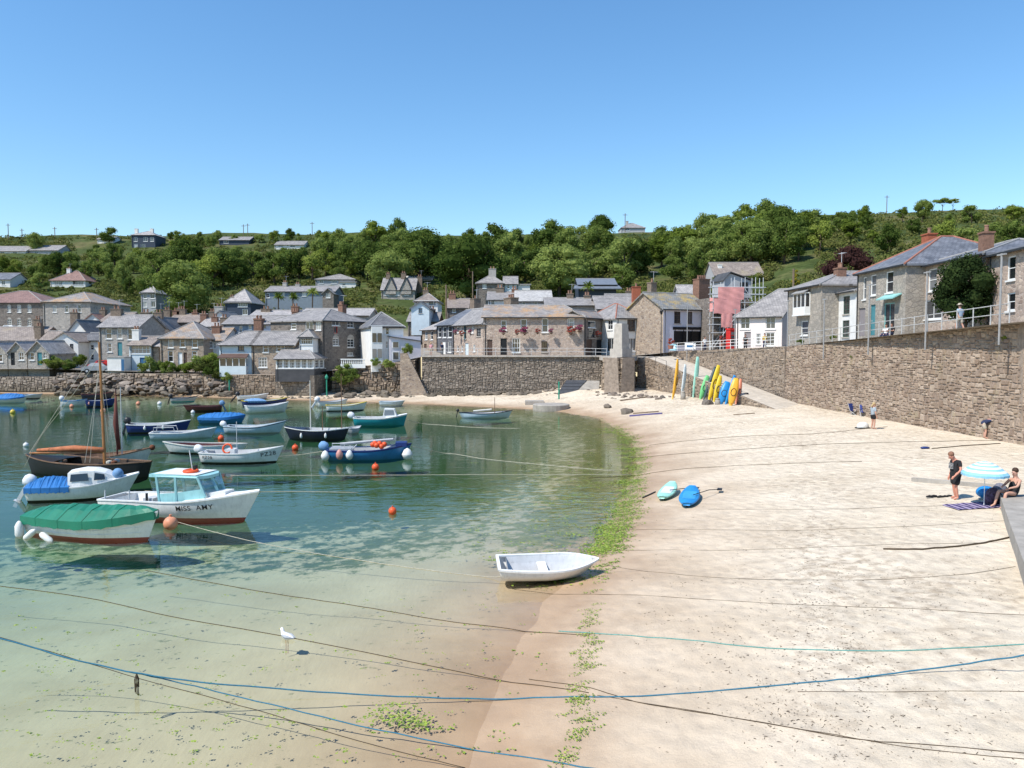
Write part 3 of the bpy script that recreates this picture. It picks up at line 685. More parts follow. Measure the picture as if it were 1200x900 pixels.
def H(label, xl, xr, yb, ye, yr, Y, D, wall, roof, wins=(), kind='g', YR=None, ch=(), name='house', cat='house', lw=(), rw=(), ridge=LEADR, ov=.28, fm=WHITE, ins=None, down=2.5, gut=True, group=None, extra=None, sidem=None):
    Y = Y or ground_Y((xl + xr) / 2, yb); YR = YR or Y; a = at(xl, yb, Y); HRECT.append((xl, xr, yr, yb, Y)); c = at(xr, yb, YR); z0 = a.z
    ux = Vector((c.x - a.x, c.y - a.y, 0)); W = ux.length; ux /= W; nin = Vector((-ux.y, ux.x, 0)); rz = math.atan2(ux.y, ux.x)
    t = thing(name, label, cat, (a.x, a.y, z0), rz, group)
    He = at(xl, ye, Y).z - z0
    mid = Vector((a.x, a.y, 0)) + ux * W / 2 + nin * (D / 2 if not kind.startswith('x') else 0)
    Hr = max(He + .25, at(600, yr, mid.y).z - z0)
    LX, LY, O = Vector((1, 0, 0)), Vector((0, 1, 0)), Vector((0, 0, 0))
    def hit(px, py, o, n):                     # photo point -> (u,z) on a wall plane
        d = ray(px, py); k = (o - CAM).dot(n) / d.dot(n); p = CAM + d * k; return p
    def rects(ws, o, along, n, Wd):
        out = []
        for q in ws:
            p = hit(q[0], q[3], o, n); r = hit(q[2], q[1], o, n); u0 = (p - o).dot(along); u1 = (r - o).dot(along)
            u0, u1 = min(u0, u1), max(u0, u1); zz = hit((q[0] + q[2]) / 2, q[3], o, n).z - z0; zt_ = hit((q[0] + q[2]) / 2, q[1], o, n).z - z0
            u0 = max(.08, u0); u1 = min(Wd - .08, u1); zt_ = min(zt_, He - .12)
            if u1 - u0 > .15 and zt_ - zz > .2: out.append((u0, max(zz, -1), u1, zt_, q[4] if len(q) > 4 else 's', q[5] if len(q) > 5 else fm))
        return out
    A0 = Vector((a.x, a.y, 0)); C0 = A0 + ux * W
    fr = rects(wins, A0, ux, nin, W); rr = rects(rw, C0, nin, ux, D); lr = rects(lw, A0, nin, ux, D)
    b = MB(); facade(b, O, LX, W, -down, He, fr, LY); b2 = MB() if sidem else b; facade(b2, LX * W, LY, D, -down, He, rr, -LX); facade(b2, O, LY, D, -down, He, lr, LX)
    facade(b, LY * D, LX, W, -down, He, [], -LY)
    gz = Hr - .1; e_ = He - .002
    if kind.startswith('x'):
        for y in (0, D): b.add([(0, y, e_), (W, y, e_), (W / 2, y, gz)], [(0, 1, 2)], [[(0, He), (W, He), (W / 2, gz)]])
    elif kind in ('g', 'gl', 'gr'):
        for x, s_ in ((0, 'l'), (W, 'r')):
            if s_ not in kind[1:]: b2.add([(x, 0, e_), (x, D, e_), (x, D / 2, gz)], [(0, 1, 2)], [[(0, He), (D, He), (D / 2, gz)]])
    b.build('wall', wall, t)
    if sidem: b2.build('gable_wall', sidem, t)
    for q in fr: window(t, O, LX, LY, q[:4], q[4], q[5])
    for q in rr: window(t, LX * W, LY, -LX, q[:4], q[4], q[5])
    for q in lr: window(t, O, LY, LX, q[:4], q[4], q[5])
    if kind == 'f':
        MB().box((-ov, -ov, He), (W + ov, D + ov, He + .22)).build('roof', roof, t)
    elif kind == 's':
        bb = MB(); bb.slab([(-ov, -ov, He), (W + ov, -ov, He), (W + ov, D + .1, Hr + .15), (-ov, D + .1, Hr + .15)], .14); bb.build('roof', roof, t)
        MB().add([(0, 0, He)], []) if 0 else None
        g = MB(); g.add([(0, .0, He - .1), (0, D, He - .1), (0, D, Hr), (W, 0, He - .1), (W, D, He - .1), (W, D, Hr)], [(0, 1, 2), (3, 5, 4)]); g.build('gable_cheek', wall, t)
    else:
        rb, rl = roof_mesh(W, D, He, Hr, kind.replace('g', '') or 'g', ov, ins=ins); ro = rb.build('roof', roof, t)
        k = MB()
        for p, q in rl: k.tube([(p[0], p[1], p[2] + .0), (q[0], q[1], q[2] + .0)], .09, 6)
        k.build('ridge_tiles', ridge, ro)
        if gut and not kind.startswith('x'):
            sl = (Hr - He) / (D / 2); MB().box((-.1, -ov - .12, He - ov * sl - .16), (W + .1, -ov - .005, He - ov * sl - .05)).build('gutter', DARKMET, t)
            MB().tube([(.25 if W > 3 else .1, -.06, -1), (.25 if W > 3 else .1, -.06, He - .15)], .045, 6).build('downpipe', DARKMET, t)
    for q in ch:                                # (px, ytop, width, depth, material, place across the roof 0..1[, pots])
        px, yt, w_, d_, m_ = q[:5]; fr_ = q[5] if len(q) > 5 else .5; o = A0 + nin * (D * fr_)
        p = hit(px, yt, o, nin); u = (p - o).dot(ux); zt_ = max(p.z - z0, He + .8); y = D * fr_
        b = MB(); b.box((u - w_ / 2, y - d_ / 2, He - .5), (u + w_ / 2, y + d_ / 2, zt_ - .12)); b.box((u - w_ / 2 - .06, y - d_ / 2 - .06, zt_ - .12), (u + w_ / 2 + .06, y + d_ / 2 + .06, zt_))
        c_ = b.build('chimney', m_, t); n = q[6] if len(q) > 6 else 2
        for i in range(n):
            xx = u + (i - (n - 1) / 2) * w_ / max(n, 1) * .8
            MB().lathe([(.15, -.02), (.13, .38), (.16, .42), (.16, .5), (.10, .5)], 8, (xx, y, zt_)).build('chimney_pot', POT, c_)
        if n and rnd.random() < .45:
            ab = MB(); ab.tube([(u + w_ * .3, y, zt_ - .3), (u + w_ * .3, y, zt_ + 1.5)], .025, 5); ab.tube([(u + w_ * .3 - .5, y, zt_ + 1.4), (u + w_ * .3 + .6, y, zt_ + 1.4)], .018, 4)
            for k in range(5): ab.tube([(u + w_ * .3 - .4 + k * .24, y - .25, zt_ + 1.4), (u + w_ * .3 - .4 + k * .24, y + .25, zt_ + 1.4)], .012, 4)
            ab.build('aerial', GREYRAIL, c_)
    if extra: extra(t, W, He, Hr, D)
    return t, W, He, Hr

def row(x0s, y0, y1, w_, st='s', *a): return [(x, y0, x + w_, y1, st) + a for x in x0s]

# ---- left waterfront
H('small grey stone cottage cut by the left edge, gable to the harbour', -12, 9, 433, 413, 401, 112, 7, STONE_G, S_PALE, [(-3, 415, 3, 424, 's')], 'x')
H('small grey gabled cottage with black-framed door, left of two matching gables', 10, 32, 432, 412, 400, 112, 7, STONE_G, S_PALE, [(13, 410, 17, 428, 'd', BLACKP), (22, 411, 28, 422, 'S')], 'x')
H('small grey gabled cottage beside the garden bushes, right of two matching gables', 33, 58, 432, 412, 399, 111.5, 7, STONE_G, S_PALE, [(35, 412, 40, 422, 's'), (44, 412, 49, 428, 'd', TEAL), (51, 412, 55, 420, 'S')], 'x')
H('long stone house with brown slate roof behind the grey gabled cottages', -25, 42, 424, 398, 383, 121, 9, STONE_P, S_BROWN, [(5, 400, 9, 405)], 'g', ch=[(44.5, 374, 1.0, .9, STONEC, .4), (-10, 377, 1, .8, STONEC)])
H('white cottage with deep blue windows and front gable above the garden', 60, 92, 418, 399, 389, 118, 8, WREND, S_BROWN, [(65, 400, 69, 409, 's', DKBLUE), (73, 404, 78, 411, 'S', DKBLUE), (82, 403, 86, 411, 's', BLACKP)], 'x')
H('low white wing with brown roof beside the white cottage', 46, 64, 418, 400, 388, 118.8, 6, WREND, S_BROWN, [(50, 403, 53, 409)], 'g', ch=[(46, 382, 1, 1, STONEC, .5)])
H('tall white gabled house with dark roof behind the garden cottages', 77, 106, 418, 392, 374.5, 125, 12, WREND, S_DARK, [(98, 406, 101, 416, 'S'), (102.5, 406, 105, 416, 'S'), (82, 397, 85, 401, 'n', BLACKP)], 'x', ch=[(88, 366, 1.2, .9, STONEC, .3)])
H('cream house with small gables between the white gabled house and grey stone house', 97, 117, 430, 398, 390, 121, 6, WREND, S_DARK, [(99, 404, 103, 410), (106, 404, 110, 410), (99, 415, 103, 422), (106, 415, 110, 422)], 'g')
H('grey stone house with teal door, tall windows and pale slate roof', 117, 163, 431, 382.5, 369, 117, 9, STONE_G, S_GREY, [(124, 385, 131, 397, 's'), (137.5, 385, 143, 397, 's'), (149.5, 385, 156, 398, 's'), (126, 402, 131, 412.5, 's'), (138, 401, 143, 417, 'd', TEAL)], 'g', ch=[(137, 362, 1.6, .9, STONEC, .5), (171, 366, 1.4, .9, STONEC, .6)])
H('dark stone gable house behind the pale grey roofed house', 170, 202, 420, 388, 371, 128, 10, STONE_D, S_DARK, [], 'x', ch=[(186, 366, 1.3, .8, STONEC, .1)])
def white_shop(t, W, He, Hr, D):
    MB().box((-.35, -.25, He - 1.75), (W * .86, -.02, He - .02)).build('bay_back', WHITE, t)
H('narrow white waterside house with long upper window and blue door', 152, 177, 431, 403.5, 394, 111, 6, BLUEW, S_BROWN, [(153.5, 404, 176, 414.5, 'x'), (164, 419, 171, 431, 'd', BLUED)], 'g', ch=[(160, 386, 1.0, .8, WREND, .3)])
H('small stone lean-to between the white waterside house and the lichened hip roof', 179, 187, 430, 405, 399, 111.5, 5, STONE_T, S_PALE, [], 'g')
H('stone house with orange-lichened hipped roof and white sash windows', 188, 239, 429, 395, 377, 110.5, 9, STONE_T, S_LICH, [(197, 396.5, 203, 407.5), (211, 396.5, 217, 407), (225, 396.5, 231.5, 407.5), (197, 411, 203, 424), (209, 413, 213.5, 428, 'd', WHITE), (215.5, 413, 219, 428, 'd', BROWNP), (225, 411.5, 231, 420)], 'h', ins=5.5, rw=[(246, 400, 250, 408)])
H('white rendered house wing to the right of the lichened hip roof', 241, 262, 432, 398, 384, 114, 8, WREND, S_LICH, [(250, 402, 253, 408)], 'g', ch=[(254, 382, 1.2, .9, BRICKM, .3)])
p = at(126, 436, 109); q = at(146, 436, 109)
t = thing('shed', 'flat-roofed white shed with blue door above the boulder bank', 'shed', p); W = (q - p).length; h = at(126, 419, 109).z - p.z
MB().box((0, 0, -.5), (W, 2.6, h)).build('wall', WREND, t); MB().box((-.1, -.1, h), (W + .1, 2.7, h + .1)).build('roof', LEADR, t); MB().box((W * .82, -.04, 0), (W - .05, .0, h - .25)).build('door', BLUED, t)
# ---- white house, stone house, restaurant
def bay_front(t, W, He, Hr, D):
    x0, x1 = .35, W * .90; h = He * .42
    b = MB(); b.box((x0, -1.0, -.45), (x1, 0, .95)); b.build('bay', BLUEW, t)
    o = MB(); 
    for k in range(5): x = x0 + (x1 - x0 - .1) * k / 4; o.box((x, -1.0, .95), (x + .1, -.9, 2.05))
    o.box((x0, -1.0, 1.95), (x1, 0, 2.1)); for_ = o.build('bay_window', WHITE, t)
    MB().box((x0 + .05, -.93, .96), (x1 - .05, -.90, 1.95)).build('pane', GLASS, for_)
    r = MB(); r.slab([(x0 - .2, -1.25, 2.12), (x1 + .2, -1.25, 2.12), (x1 + .1, 0, 2.62), (x0 - .1, 0, 2.62)], .1); r.build('bay_roof', S_RED, t)
H('pale blue-white waterfront house with bay window and hipped grey roof', 257.5, 295, 437, 403, 388.3, 104, 8, BLUEW, S_GREY, [(279, 403.8, 286, 411, 'S', DKBLUE)], 'gl', extra=bay_front, ins=3.4, ch=[(303, 374, 1.1, 1.0, BRICKM, .6)])
H('tan rubble waterfront house joined to the pale blue-white one', 295.2, 345, 441, 403, 388.3, 104, 8, STONE_T, S_GREY, [(308, 404.2, 314.5, 413, 's'), (324, 404.2, 334, 412, 'S'), (303, 419, 313, 430.5, 'm')], 'g')
def slate_skirt(t, W, He, Hr, D):
    b = MB(); b.box((-.06, -.06, -.15), (W + .06, D, 1.5)); b.build('slate_skirt', SLATEHUNG, t)
H('glazed waterside restaurant with white windows over slate-hung wall', 323.5, 368, 446, 419.5, 405, 100.3, 10, WHITE, S_GREY, [(325, 421, 331, 431.5, 'm'), (332.5, 421, 338, 431.5, 'm'), (339.5, 421, 345, 431.5, 'm'), (346.5, 421, 352, 431.5, 'm'), (353.5, 421, 359, 431.5, 'm'), (360.5, 421, 366.5, 431.5, 'm')], 'gr', rw=[(369.5, 421.5, 374, 431, 'm'), (375, 421.5, 379, 431, 'm'), (380, 421.5, 384, 431, 'm'), (385, 421.5, 389, 431, 'm')], extra=slate_skirt, down=0.0, cat='restaurant', name='restaurant')
H('small white glazed upper room above the restaurant roof', 351, 367, 412, 393.5, 386, 103.5, 5, WHITE, S_GREY, [(352.5, 394.5, 366, 403.5, 'x')], 'h')
H('big dark stone building with arched windows and pale slate hip roof', 378.5, 433, 443, 374.5, 363, 106, 10, STONE_D, S_GREY,
  [(389, 375.8, 398, 381.5, 'v'), (391.5, 382, 395.5, 391, 'n', REDP), (407, 376, 414.5, 384, 'S'), (390, 396.5, 397, 405, 'a'), (407, 397, 415, 407, 'a'), (421.5, 397, 429, 405, 'S'), (407, 413, 414, 417, 'v')],
  'h', 114.5, ins=3, lw=[(358, 377, 367, 388, 'v'), (341, 379, 347, 386, 's'), (370, 377, 376, 387, 'v')], name='stone_building', cat='building', ch=[(401, 357, .9, .9, BRICKM, .6)])
t = thing('balustrade', 'white balustrade on the terrace below the dark stone building', 'balustrade', at(399, 427, 103.3)); L = (at(428, 427, 103.3) - at(399, 427, 103.3)).x
MB().box((0, 0, .62), (L, .18, .75)).build('rail', WHITE, t); MB().box((0, 0, -.5), (L, .18, .06)).build('plinth', WHITE, t)
for i in range(12): MB().lathe([(.05, .06), (.085, .2), (.05, .38), (.07, .62)], 6, (.15 + i * (L - .3) / 11, .09, 0)).build('baluster', WHITE, t)
def leanto(t, W, He, Hr, D):
    b = MB(); b.box((W * .55, -.9, -2.5), (W + 2.2, D * .6, He - 1.5)); b.build('side_wing', LAVSHADEW, t)  # lavender grey of the wing is shade put into its wall colour
    r = MB(); r.slab([(W * .5, -1.1, He - 1.45), (W + 2.4, -1.1, He - 2.1), (W + 2.4, D * .6, He - 2.1), (W * .5, D * .6, He - 1.2)], .12); r.build('wing_roof', S_BLUE, t)
    o = MB(); o.box((W * .62, -.97, .6), (W * .82, -.905, 1.7)); o.box((W * .62, -.97, 2.2), (W * .82, -.905, 3.1)); g = o.build('wing_window', WHITE, t)
    p_ = MB(); p_.box((W * .64, -.98, .68), (W * .80, -.972, 1.62)); p_.box((W * .64, -.98, 2.28), (W * .80, -.972, 3.02)); p_.build('pane', GLASS, g)
    y = MB(); y.box((.05, -.75, -1), (W * .33, 0, He - .2)); k = y.build('bay', WHITE, t)
    for z in (.9, 3.0):
        w1 = MB(); w1.box((.12, -.80, z), (W * .15, -.76, z + 1.2)); w1.box((W * .18, -.80, z), (W * .31, -.76, z + 1.2)); w1.build('bay_glass', GLASS, k)
H('white slate-hung house with pyramid slate roof and bay at the steps', 434.5, 473, 427, 381, 366, 103.5, 9, WREND, S_DARK, [(452, 384, 456, 392), (452, 400, 455, 408)], 'h', 105, extra=leanto, ins=4)
# ---- row behind the quay
H('tan stone house at the far left end of the quay row', 494.5, 511.5, 417.5, 386, 374, 124, 8, STONE_T, S_PALE, [(498, 388, 501, 398), (504.5, 388, 507.5, 398), (497, 403, 500, 416, 'd', BROWNP), (505, 403, 508, 412)], 'g', 118)
H('white-fronted quay house with slate-hung upper storey and dormer', 512, 531, 417.5, 380.5, 362, 118, 10, SLATEHUNG, S_BLUE, [(513.5, 383, 517, 395.5, 's', WHITE), (519, 383, 523, 395.5, 's', WHITE), (525, 381.5, 529.5, 395.5, 's', WHITE), (517, 400, 522, 416, 'd', WHITE), (525, 400, 529, 413, 'S')], 'g', 112.2, ch=[(557, 350, 1.7, 1.2, STONEC, .9, 1)])
H('pinkish stone end of the inn with hanging flowers', 531.5, 566, 417.5, 380, 361, 112, 6, STONE_P, S_GREY, [(535, 383, 537.5, 390), (539.5, 383, 542, 390), (543.5, 381, 546.5, 397, 's', TEAL), (552.5, 380, 555.5, 390), (558.5, 385, 563.5, 394, 'S', BLACKP), (535.5, 405, 537.5, 412), (540.5, 405, 542.5, 412), (545, 402, 549, 417, 'd', BLUEW), (554.5, 404, 557, 412)], 'gr', 101.3, ch=[(599, 349, 2.4, 1.2, STONEC, 1.0, 3)])
# the inn
H('long stone inn with lichened slate roof on the quay', 566.5, 684, 417.5, 370.5, 357.5, 101.3, 9, STONE_P, S_LICH,
  [(587, 375.5, 593.5, 387), (610, 374, 617.5, 388), (635, 373, 642.5, 389.5), (665, 373, 673, 387, 'm'), (571, 398, 577, 417, 'd', BROWNP), (586.5, 396.5, 594, 416, 'd', BLACKP), (600, 396.5, 609.5, 413, 'm'), (634.5, 400, 641.5, 412.5, 'S', BROWNP)],
  'gr', 100.6, name='inn', cat='inn', ch=[(548, 372, .3, .3, STONEC, .5, 0)] if 0 else [], ins=2.5)
H('angled end of the inn with entrance and signs, in shade', 684.3, 709, 417.5, 370.5, 364, 100.6, 3.2, STONE_D, S_LICH, [(689, 376, 698, 384, 'n', WHITE), (690, 385, 697, 396, 's', BROWNP), (699, 398, 707, 416, 'o'), (687, 398, 694, 416, 'd', BROWNP)], 'g', 106, name='inn_wing', cat='inn')
H('white shop with slate hip roof edged in terracotta behind the pillar', 722, 757.5, 414.5, 371, 356, 102, 8, WREND, S_GREY, [(735, 374.5, 744.5, 388, 'm', BROWNP), (732, 396, 745.5, 411.5, 'w'), (746.5, 396, 753, 413, 'D', BLACKP)], 'h', 104, ridge=TERRA, lw=[(712, 375, 718, 386.5, 'S'), (711, 396, 721, 412, 'v')], ins=3.6, name='shop', cat='shop')
def fascia(t, W, He, Hr, D):
    MB().box((W * .2, -.14, 2.05), (W * 1.0, -.005, 2.4)).build('fascia', BLACKP, t)
    for i in range(4): MB().box((W * (.24 + i * .18), -.02, .3), (W * (.24 + i * .18) + .1, .06, 2.04)).build('shopfront_post', BLACKP, t)
H('white house over a dark shopfront with yellow-lichened roof and stone gable', 777, 832, 405, 360.5, 343.5, 98, 8, LAVSHADEW, S_YEL, [(790, 365, 797.5, 379, 'm', BROWNP), (806, 365.5, 811.5, 379.5, 'm', BROWNP), (822.5, 366.5, 829, 381, 'm', BROWNP), (789.5, 388, 832, 405, 'o')], 'g', 101.5, ch=[(764, 331, .9, .9, STONEC, .55, 1), (822, 327, 1.9, 1.3, BRICKM, .6, 4)], extra=fascia, sidem=STONE_T, name='shop', cat='shop')  # white front; its lavender tint is shade painted into the wall colour
H('slate-roofed stone house behind the white corner shop', 700, 752, 400, 361, 347, 112, 10, STONE_G, S_GREY, [], 'g', ch=[(745.5, 336, 1.2, 1.0, REDBR, .2, 1)])
H('pinkish white cottage with paned windows and half-hipped slate roof by the scaffolding', 862, 916, 407.5, 370, 339, 89, 10, PINKW, S_GREY, [(867.5, 371.5, 879, 385.5, 'S'), (897, 371.5, 909, 385.5, 'S'), (886, 391, 891.5, 403.5, 'm'), (897, 389.5, 908, 405, 'v'), (872, 389, 880, 407, 'd', GREYDR)], 'gl', 85, ins=5.2)
# ---- the right-hand terrace above the long wall
def oriel(t, W, He, Hr, D):
    x0, x1 = W * .34, W * .70; z0, z1 = 2.85, 4.9
    b = MB(); b.box((x0, -.55, z0), (x1, 0, z0 + .75)); b.box((x0 - .05, -.62, z0 - .12), (x1 + .05, 0, z0)); b.build('oriel', WHITE, t)
    o = MB()
    for k in range(4): x = x0 + (x1 - x0 - .1) * k / 3; o.box((x, -.55, z0 + .75), (x + .1, -.45, z1))
    o.box((x0, -.55, z1), (x1, 0, z1 + .12)); o.box((x0, -.1, z0 + .75), (x0 + .1, 0, z1)); o.box((x1 - .1, -.1, z0 + .75), (x1, 0, z1)); w1 = o.build('oriel_window', WHITE, t)
    MB().box((x0 + .03, -.50, z0 + .76), (x1 - .03, -.02, z1 - .01)).build('pane', GLASS, w1)
    r = MB(); r.slab([(x0 - .12, -.7, z1 + .13), (x1 + .12, -.7, z1 + .13), (x1, 0, z1 + .5), (x0, 0, z1 + .5)], .08); r.build('oriel_roof', LEADR, t)
H('grey dressed stone house with white oriel window over a sash', 922, 961.5, 402, 339, 318, 82, 10, ASHLAR, S_GREY, [(938.5, 376, 947, 393, 's')], 'h', 73.5, extra=oriel, ch=[(984.5, 314, 1.0, .85, BRICKM, .3, 2)], ins=4)
H('narrow bright white house with dark green windows', 973, 1002.5, 396.5, 344, 329, 75.5, 9, WREND, S_GREY, [(988, 347, 996, 368, 'g', mat('dark_green_paint', (.05, .09, .07), .5)), (987, 375.5, 995.5, 395, 'g', mat('dark_green_paint', (.05, .09, .07)))], 'g', 69.5)
def cafe(t, W, He, Hr, D):
    r = MB(); r.slab([(W * .60, -.7, 3.0), (W * .93, -.7, 3.0), (W * .93, .0, 3.35), (W * .60, .0, 3.35)], .1); r.build('awning', AQUA, t)
H('tall stone house with aqua cafe window, blue slate roof and terracotta ridges', 1003, 1060, 394, 319, 277, 69.3, 11, ASHLAR, S_BLUE, [(1011, 325, 1015.5, 351), (1020, 322, 1027, 346), (1038, 318, 1047, 343), (1005.5, 361, 1014, 394, 'd', GREYDR), (1019.5, 357, 1026, 393, 'd', TEAL), (1035.5, 355, 1048.5, 387, 'v', AQUA)], 'h', 60.5, ridge=TERRA, extra=cafe, ch=[(1089, 274, 1.1, .75, REDBR, .45, 1)], ins=5, cat='cafe')
H('rubble house with white window surrounds and grey hip roof beside the leafy tree', 1072, 1152, 390, 312, 282, 62, 9, STONE_P, S_BLUE, [(1087.5, 315, 1098, 341), (1083, 351, 1104, 374, 'v'), (1063.5, 361, 1070.5, 389, 'd', WHITE), (1115, 310, 1125, 335), (1115, 349, 1130, 370, 'v')], 'h', 52.2, ins=4)
H('rightmost rubble house with tall brick chimney and dark slate roof', 1157, 1236, 386, 298, 262, 52, 9, STONE_P, S_DARK, [(1180, 300, 1190.5, 328), (1179.5, 343, 1190, 364), (1210, 295, 1222, 325)], 'g', 44, ch=[(1156, 272, .8, .7, BRICKM, .12, 1)])

# ---- rooftops of the town behind
H('large dark stone school with rows of arched windows, at the left edge', -45, 51, 387, 354, 341, 150, 14, STONE_D, S_RED, [(9, 358, 12.5, 366, 'a'), (20.5, 358, 24.5, 366, 'a'), (32.5, 358, 36.5, 366, 'a'), (9, 374, 13.5, 382, 'a'), (20.5, 374, 24.5, 382, 'a'), (32.5, 374, 36.5, 382, 'a'), (-8, 358, -4, 366, 'a'), (-8, 374, -4, 382, 'a')], 'h', ins=7, name='school', cat='building')
H('long pale stone hall with orange-tinted hip roof and three upper windows', 51.5, 107, 398, 353, 343, 143, 15, STONE_G, S_LICH, [(62, 358, 66, 366), (76, 357.5, 80, 366), (91, 357, 95, 366)], 'h', ins=6, name='hall', cat='building')
H('small house with pale twin gables before the stone hall', 100, 118, 392, 374, 367, 133, 7, WREND, S_RED, [(104, 377, 107, 383)], 'x')
H('brown-roofed terrace cottage behind the grey stone house', 118, 146, 392, 376, 366, 132, 8, STONE_G, S_BROWN, [], 'g', ch=[(121, 363, 1, .8, STONEC, .5), (137, 362, 1.3, .8, STONEC, .4)])
H('terrace with many chimneys behind the lichened hip roof', 196, 232, 392, 377, 368, 134, 8, STONE_D, S_BROWN, [], 'g', ch=[(196, 363, 1.2, .8, STONEC, .5), (207, 364, 1.2, .8, BRICKM, .5), (213, 362, 1.5, .8, STONEC, .5, 3), (229, 366, 1, .8, BRICKM, .5)])
H('pale pinkish roofed cottage left of the white gable house', 233, 262, 396, 382, 373, 126, 8, WREND, S_PALE, [(250, 384, 252, 388)], 'g', ch=[(239, 368, 1, .8, BRICKM, .5), (252, 371, 1.0, .8, BRICKM, .3)])
H('white house with rendered chimneys behind the pale blue-white waterfront house', 248, 268, 392, 372, 364, 131, 7, WREND, S_DARK, [(256, 375, 259, 379)], 'x', ch=[(257, 359, 1.4, .9, RENDC, .5), (249, 365, 1, .8, STONEC, .5)])
H('dark blue house with pyramid slate roof and white windows among the trees', 264, 294, 372, 353, 339, 160, 9, DKBLUE, S_PALE, [(279, 354, 290, 359.5, 'w'), (284, 362, 290, 369, 'v')], 'h', ins=5.5, ch=[(272, 348, 1, .8, STONEC, .2)])
H('blue-grey terrace with a lilac section behind the waterfront roofs', 262, 306, 395, 379, 370, 119, 8, mat('blue_grey_render', (.24, .29, .35), .85, .12, 1.2, dirt=.2), S_GREY, [(272, 383, 275, 390), (280, 382, 284, 390), (291, 381, 295, 386)], 'g', ch=[(263, 372, 1.1, .9, STONEC, .4)])
H('lilac rendered terrace house with small dark window', 306.3, 346, 395, 379, 369.5, 119, 8, LAVSHADEW, S_GREY, [(308.5, 380.5, 311.5, 384, 'n', BLACKP), (327, 380, 330, 384)], 'g', ch=[(346, 365, .9, .9, BRICKM, .5), (304, 375, 1.4, 1.0, BRICKM, .1)])
H('long pale roofed terrace above the lilac house', 292, 352, 385, 371, 363.5, 129, 9, WREND, S_PALE, [], 'g', ch=[(312, 362, 1.6, .9, STONEC, .4), (346, 359, 1.2, .9, BRICKM, .4)])
H('pale pinkish slate terrace behind the dark stone building', 352, 432, 385, 369, 361.5, 124, 9, STONE_G, S_PALE, [], 'g', ch=[(400, 357, 1.0, .8, BRICKM, .5)])
H('terrace of small slate gables with teal conservatory below the wood', 311, 392, 353, 341, 335.5, 172, 9, mat('dim_blue_render', (.20, .24, .28), .85, .12), S_GREY, [(322, 341.5, 334, 348, 'w', TEAL), (340, 342, 345, 347, 'v'), (354, 342, 359, 347, 'v'), (378, 342, 384, 347, 'v'), (312, 344, 316, 349)], 'g', ch=[(334, 331, .9, .9, RENDC, .5), (349, 333, 1, .9, RENDC, .5)])
H('small front gable at the right end of the slate terrace', 378, 391, 353, 343, 337.5, 170, 5, STONE_D, S_GREY, [(382, 344, 387, 349, 'v')], 'x')
H('low grey-roofed bungalow among garden shrubs, below the wood', 370, 416, 334, 327, 321.5, None, 10, GREYW, S_GREY, [(374, 328, 379, 332, 'v'), (388, 328, 395, 332, 'w')], 'h')
H('white flat garden room beside the low grey bungalow', 398, 417, 336, 331, 329, None, 5, WREND, LEADR, [(401, 332, 405, 335, 'v')], 'f')
def twin(t, W, He, Hr, D):
    for f in (.28, .74):
        b = MB(); x = W * f; w_ = W * .16; b.add([(x - w_, -.35, He - 1.2), (x + w_, -.35, He - 1.2), (x + w_, -.35, He), (x, -.35, Hr - .2), (x - w_, -.35, He), (x - w_, D / 2, He - 1.2), (x + w_, D / 2, He - 1.2), (x + w_, D / 2, He), (x, D / 2, Hr - .2), (x - w_, D / 2, He)],
            [(0, 1, 2, 3, 4), (0, 4, 9, 5), (1, 6, 7, 2)]); b.build('front_gable', STONE_G, t)
        r = MB(); r.add([(x - w_ - .25, -.6, He - .3), (x, -.6, Hr - .1), (x + w_ + .25, -.6, He - .3), (x - w_ - .25, D / 2, He - .3), (x, D / 2, Hr - .1), (x + w_ + .25, D / 2, He - .3)], [(0, 1, 4, 3), (1, 2, 5, 4)]); r.build('gable_roof', S_GREY, t)
H('grey stone villa with twin front gables and bay windows below the wood', 447, 486, 357, 339, 326, 188, 9, STONE_G, S_GREY, [(450, 341, 456, 346, 'v'), (463, 341, 468, 346, 'v'), (474, 341, 479, 346, 'v'), (451, 350, 456, 356, 'v'), (464, 350, 467, 356), (474, 350, 480, 356, 'v')], 'g', extra=twin, ch=[(455, 321, 1, .9, STONEC, .5), (473, 320, 1.2, .9, STONEC, .5), (492, 324, 1.2, .9, STONEC, .5)], name='villa')
H('long white glasshouse roof behind the grey villa', 470, 506, 331, 327, 323.5, None, 7, WREND, mat('white_roofing', (.7, .7, .68), .6), [], 'g')
H('pale blue gable-fronted cottage behind the quay row', 482, 503, 375, 360, 353, 127, 8, BLUEW, S_DARK, [(490.5, 361, 495, 367, 'S', BLUED)], 'x')
H('white house with bright blue window behind the pale blue gable', 486, 513, 368, 352, 343.5, 140, 8, WREND, S_BROWN, [(502.5, 351.5, 510, 357, 'v', BLUED)], 'h', ch=[(499, 340, 1, .9, STONEC, .5)], ins=4)
H('slate-roofed house above the white slate-hung house', 478, 513, 392, 376, 366, 130, 9, STONE_D, S_GREY, [], 'g', ch=[(506, 362, 1.2, .9, STONEC, .5)])
H('small house with brown chimney below the yellow bank', 524, 548, 372, 360, 350, 131, 8, STONE_D, S_BROWN, [(530, 361, 534, 366)], 'g', ch=[(530, 344, 1.2, .9, BRICKM, .5)])
H('hip-roofed stone house with rendered chimney at the edge of the wood', 558.5, 590, 350, 331, 322, 167, 9, STONE_D, S_GREY, [(565.5, 332, 570, 338, 'v'), (583.5, 332, 589, 337, 'v')], 'h', ch=[(577, 315, 1.6, 1.0, RENDC, .4)], ins=4.2)
H('white extension right of the hip-roofed stone house', 590.5, 606, 350, 332, 324, 168, 7, BLUEW, S_GREY, [(594, 333, 597, 338), (600, 333, 603, 338)], 'g')
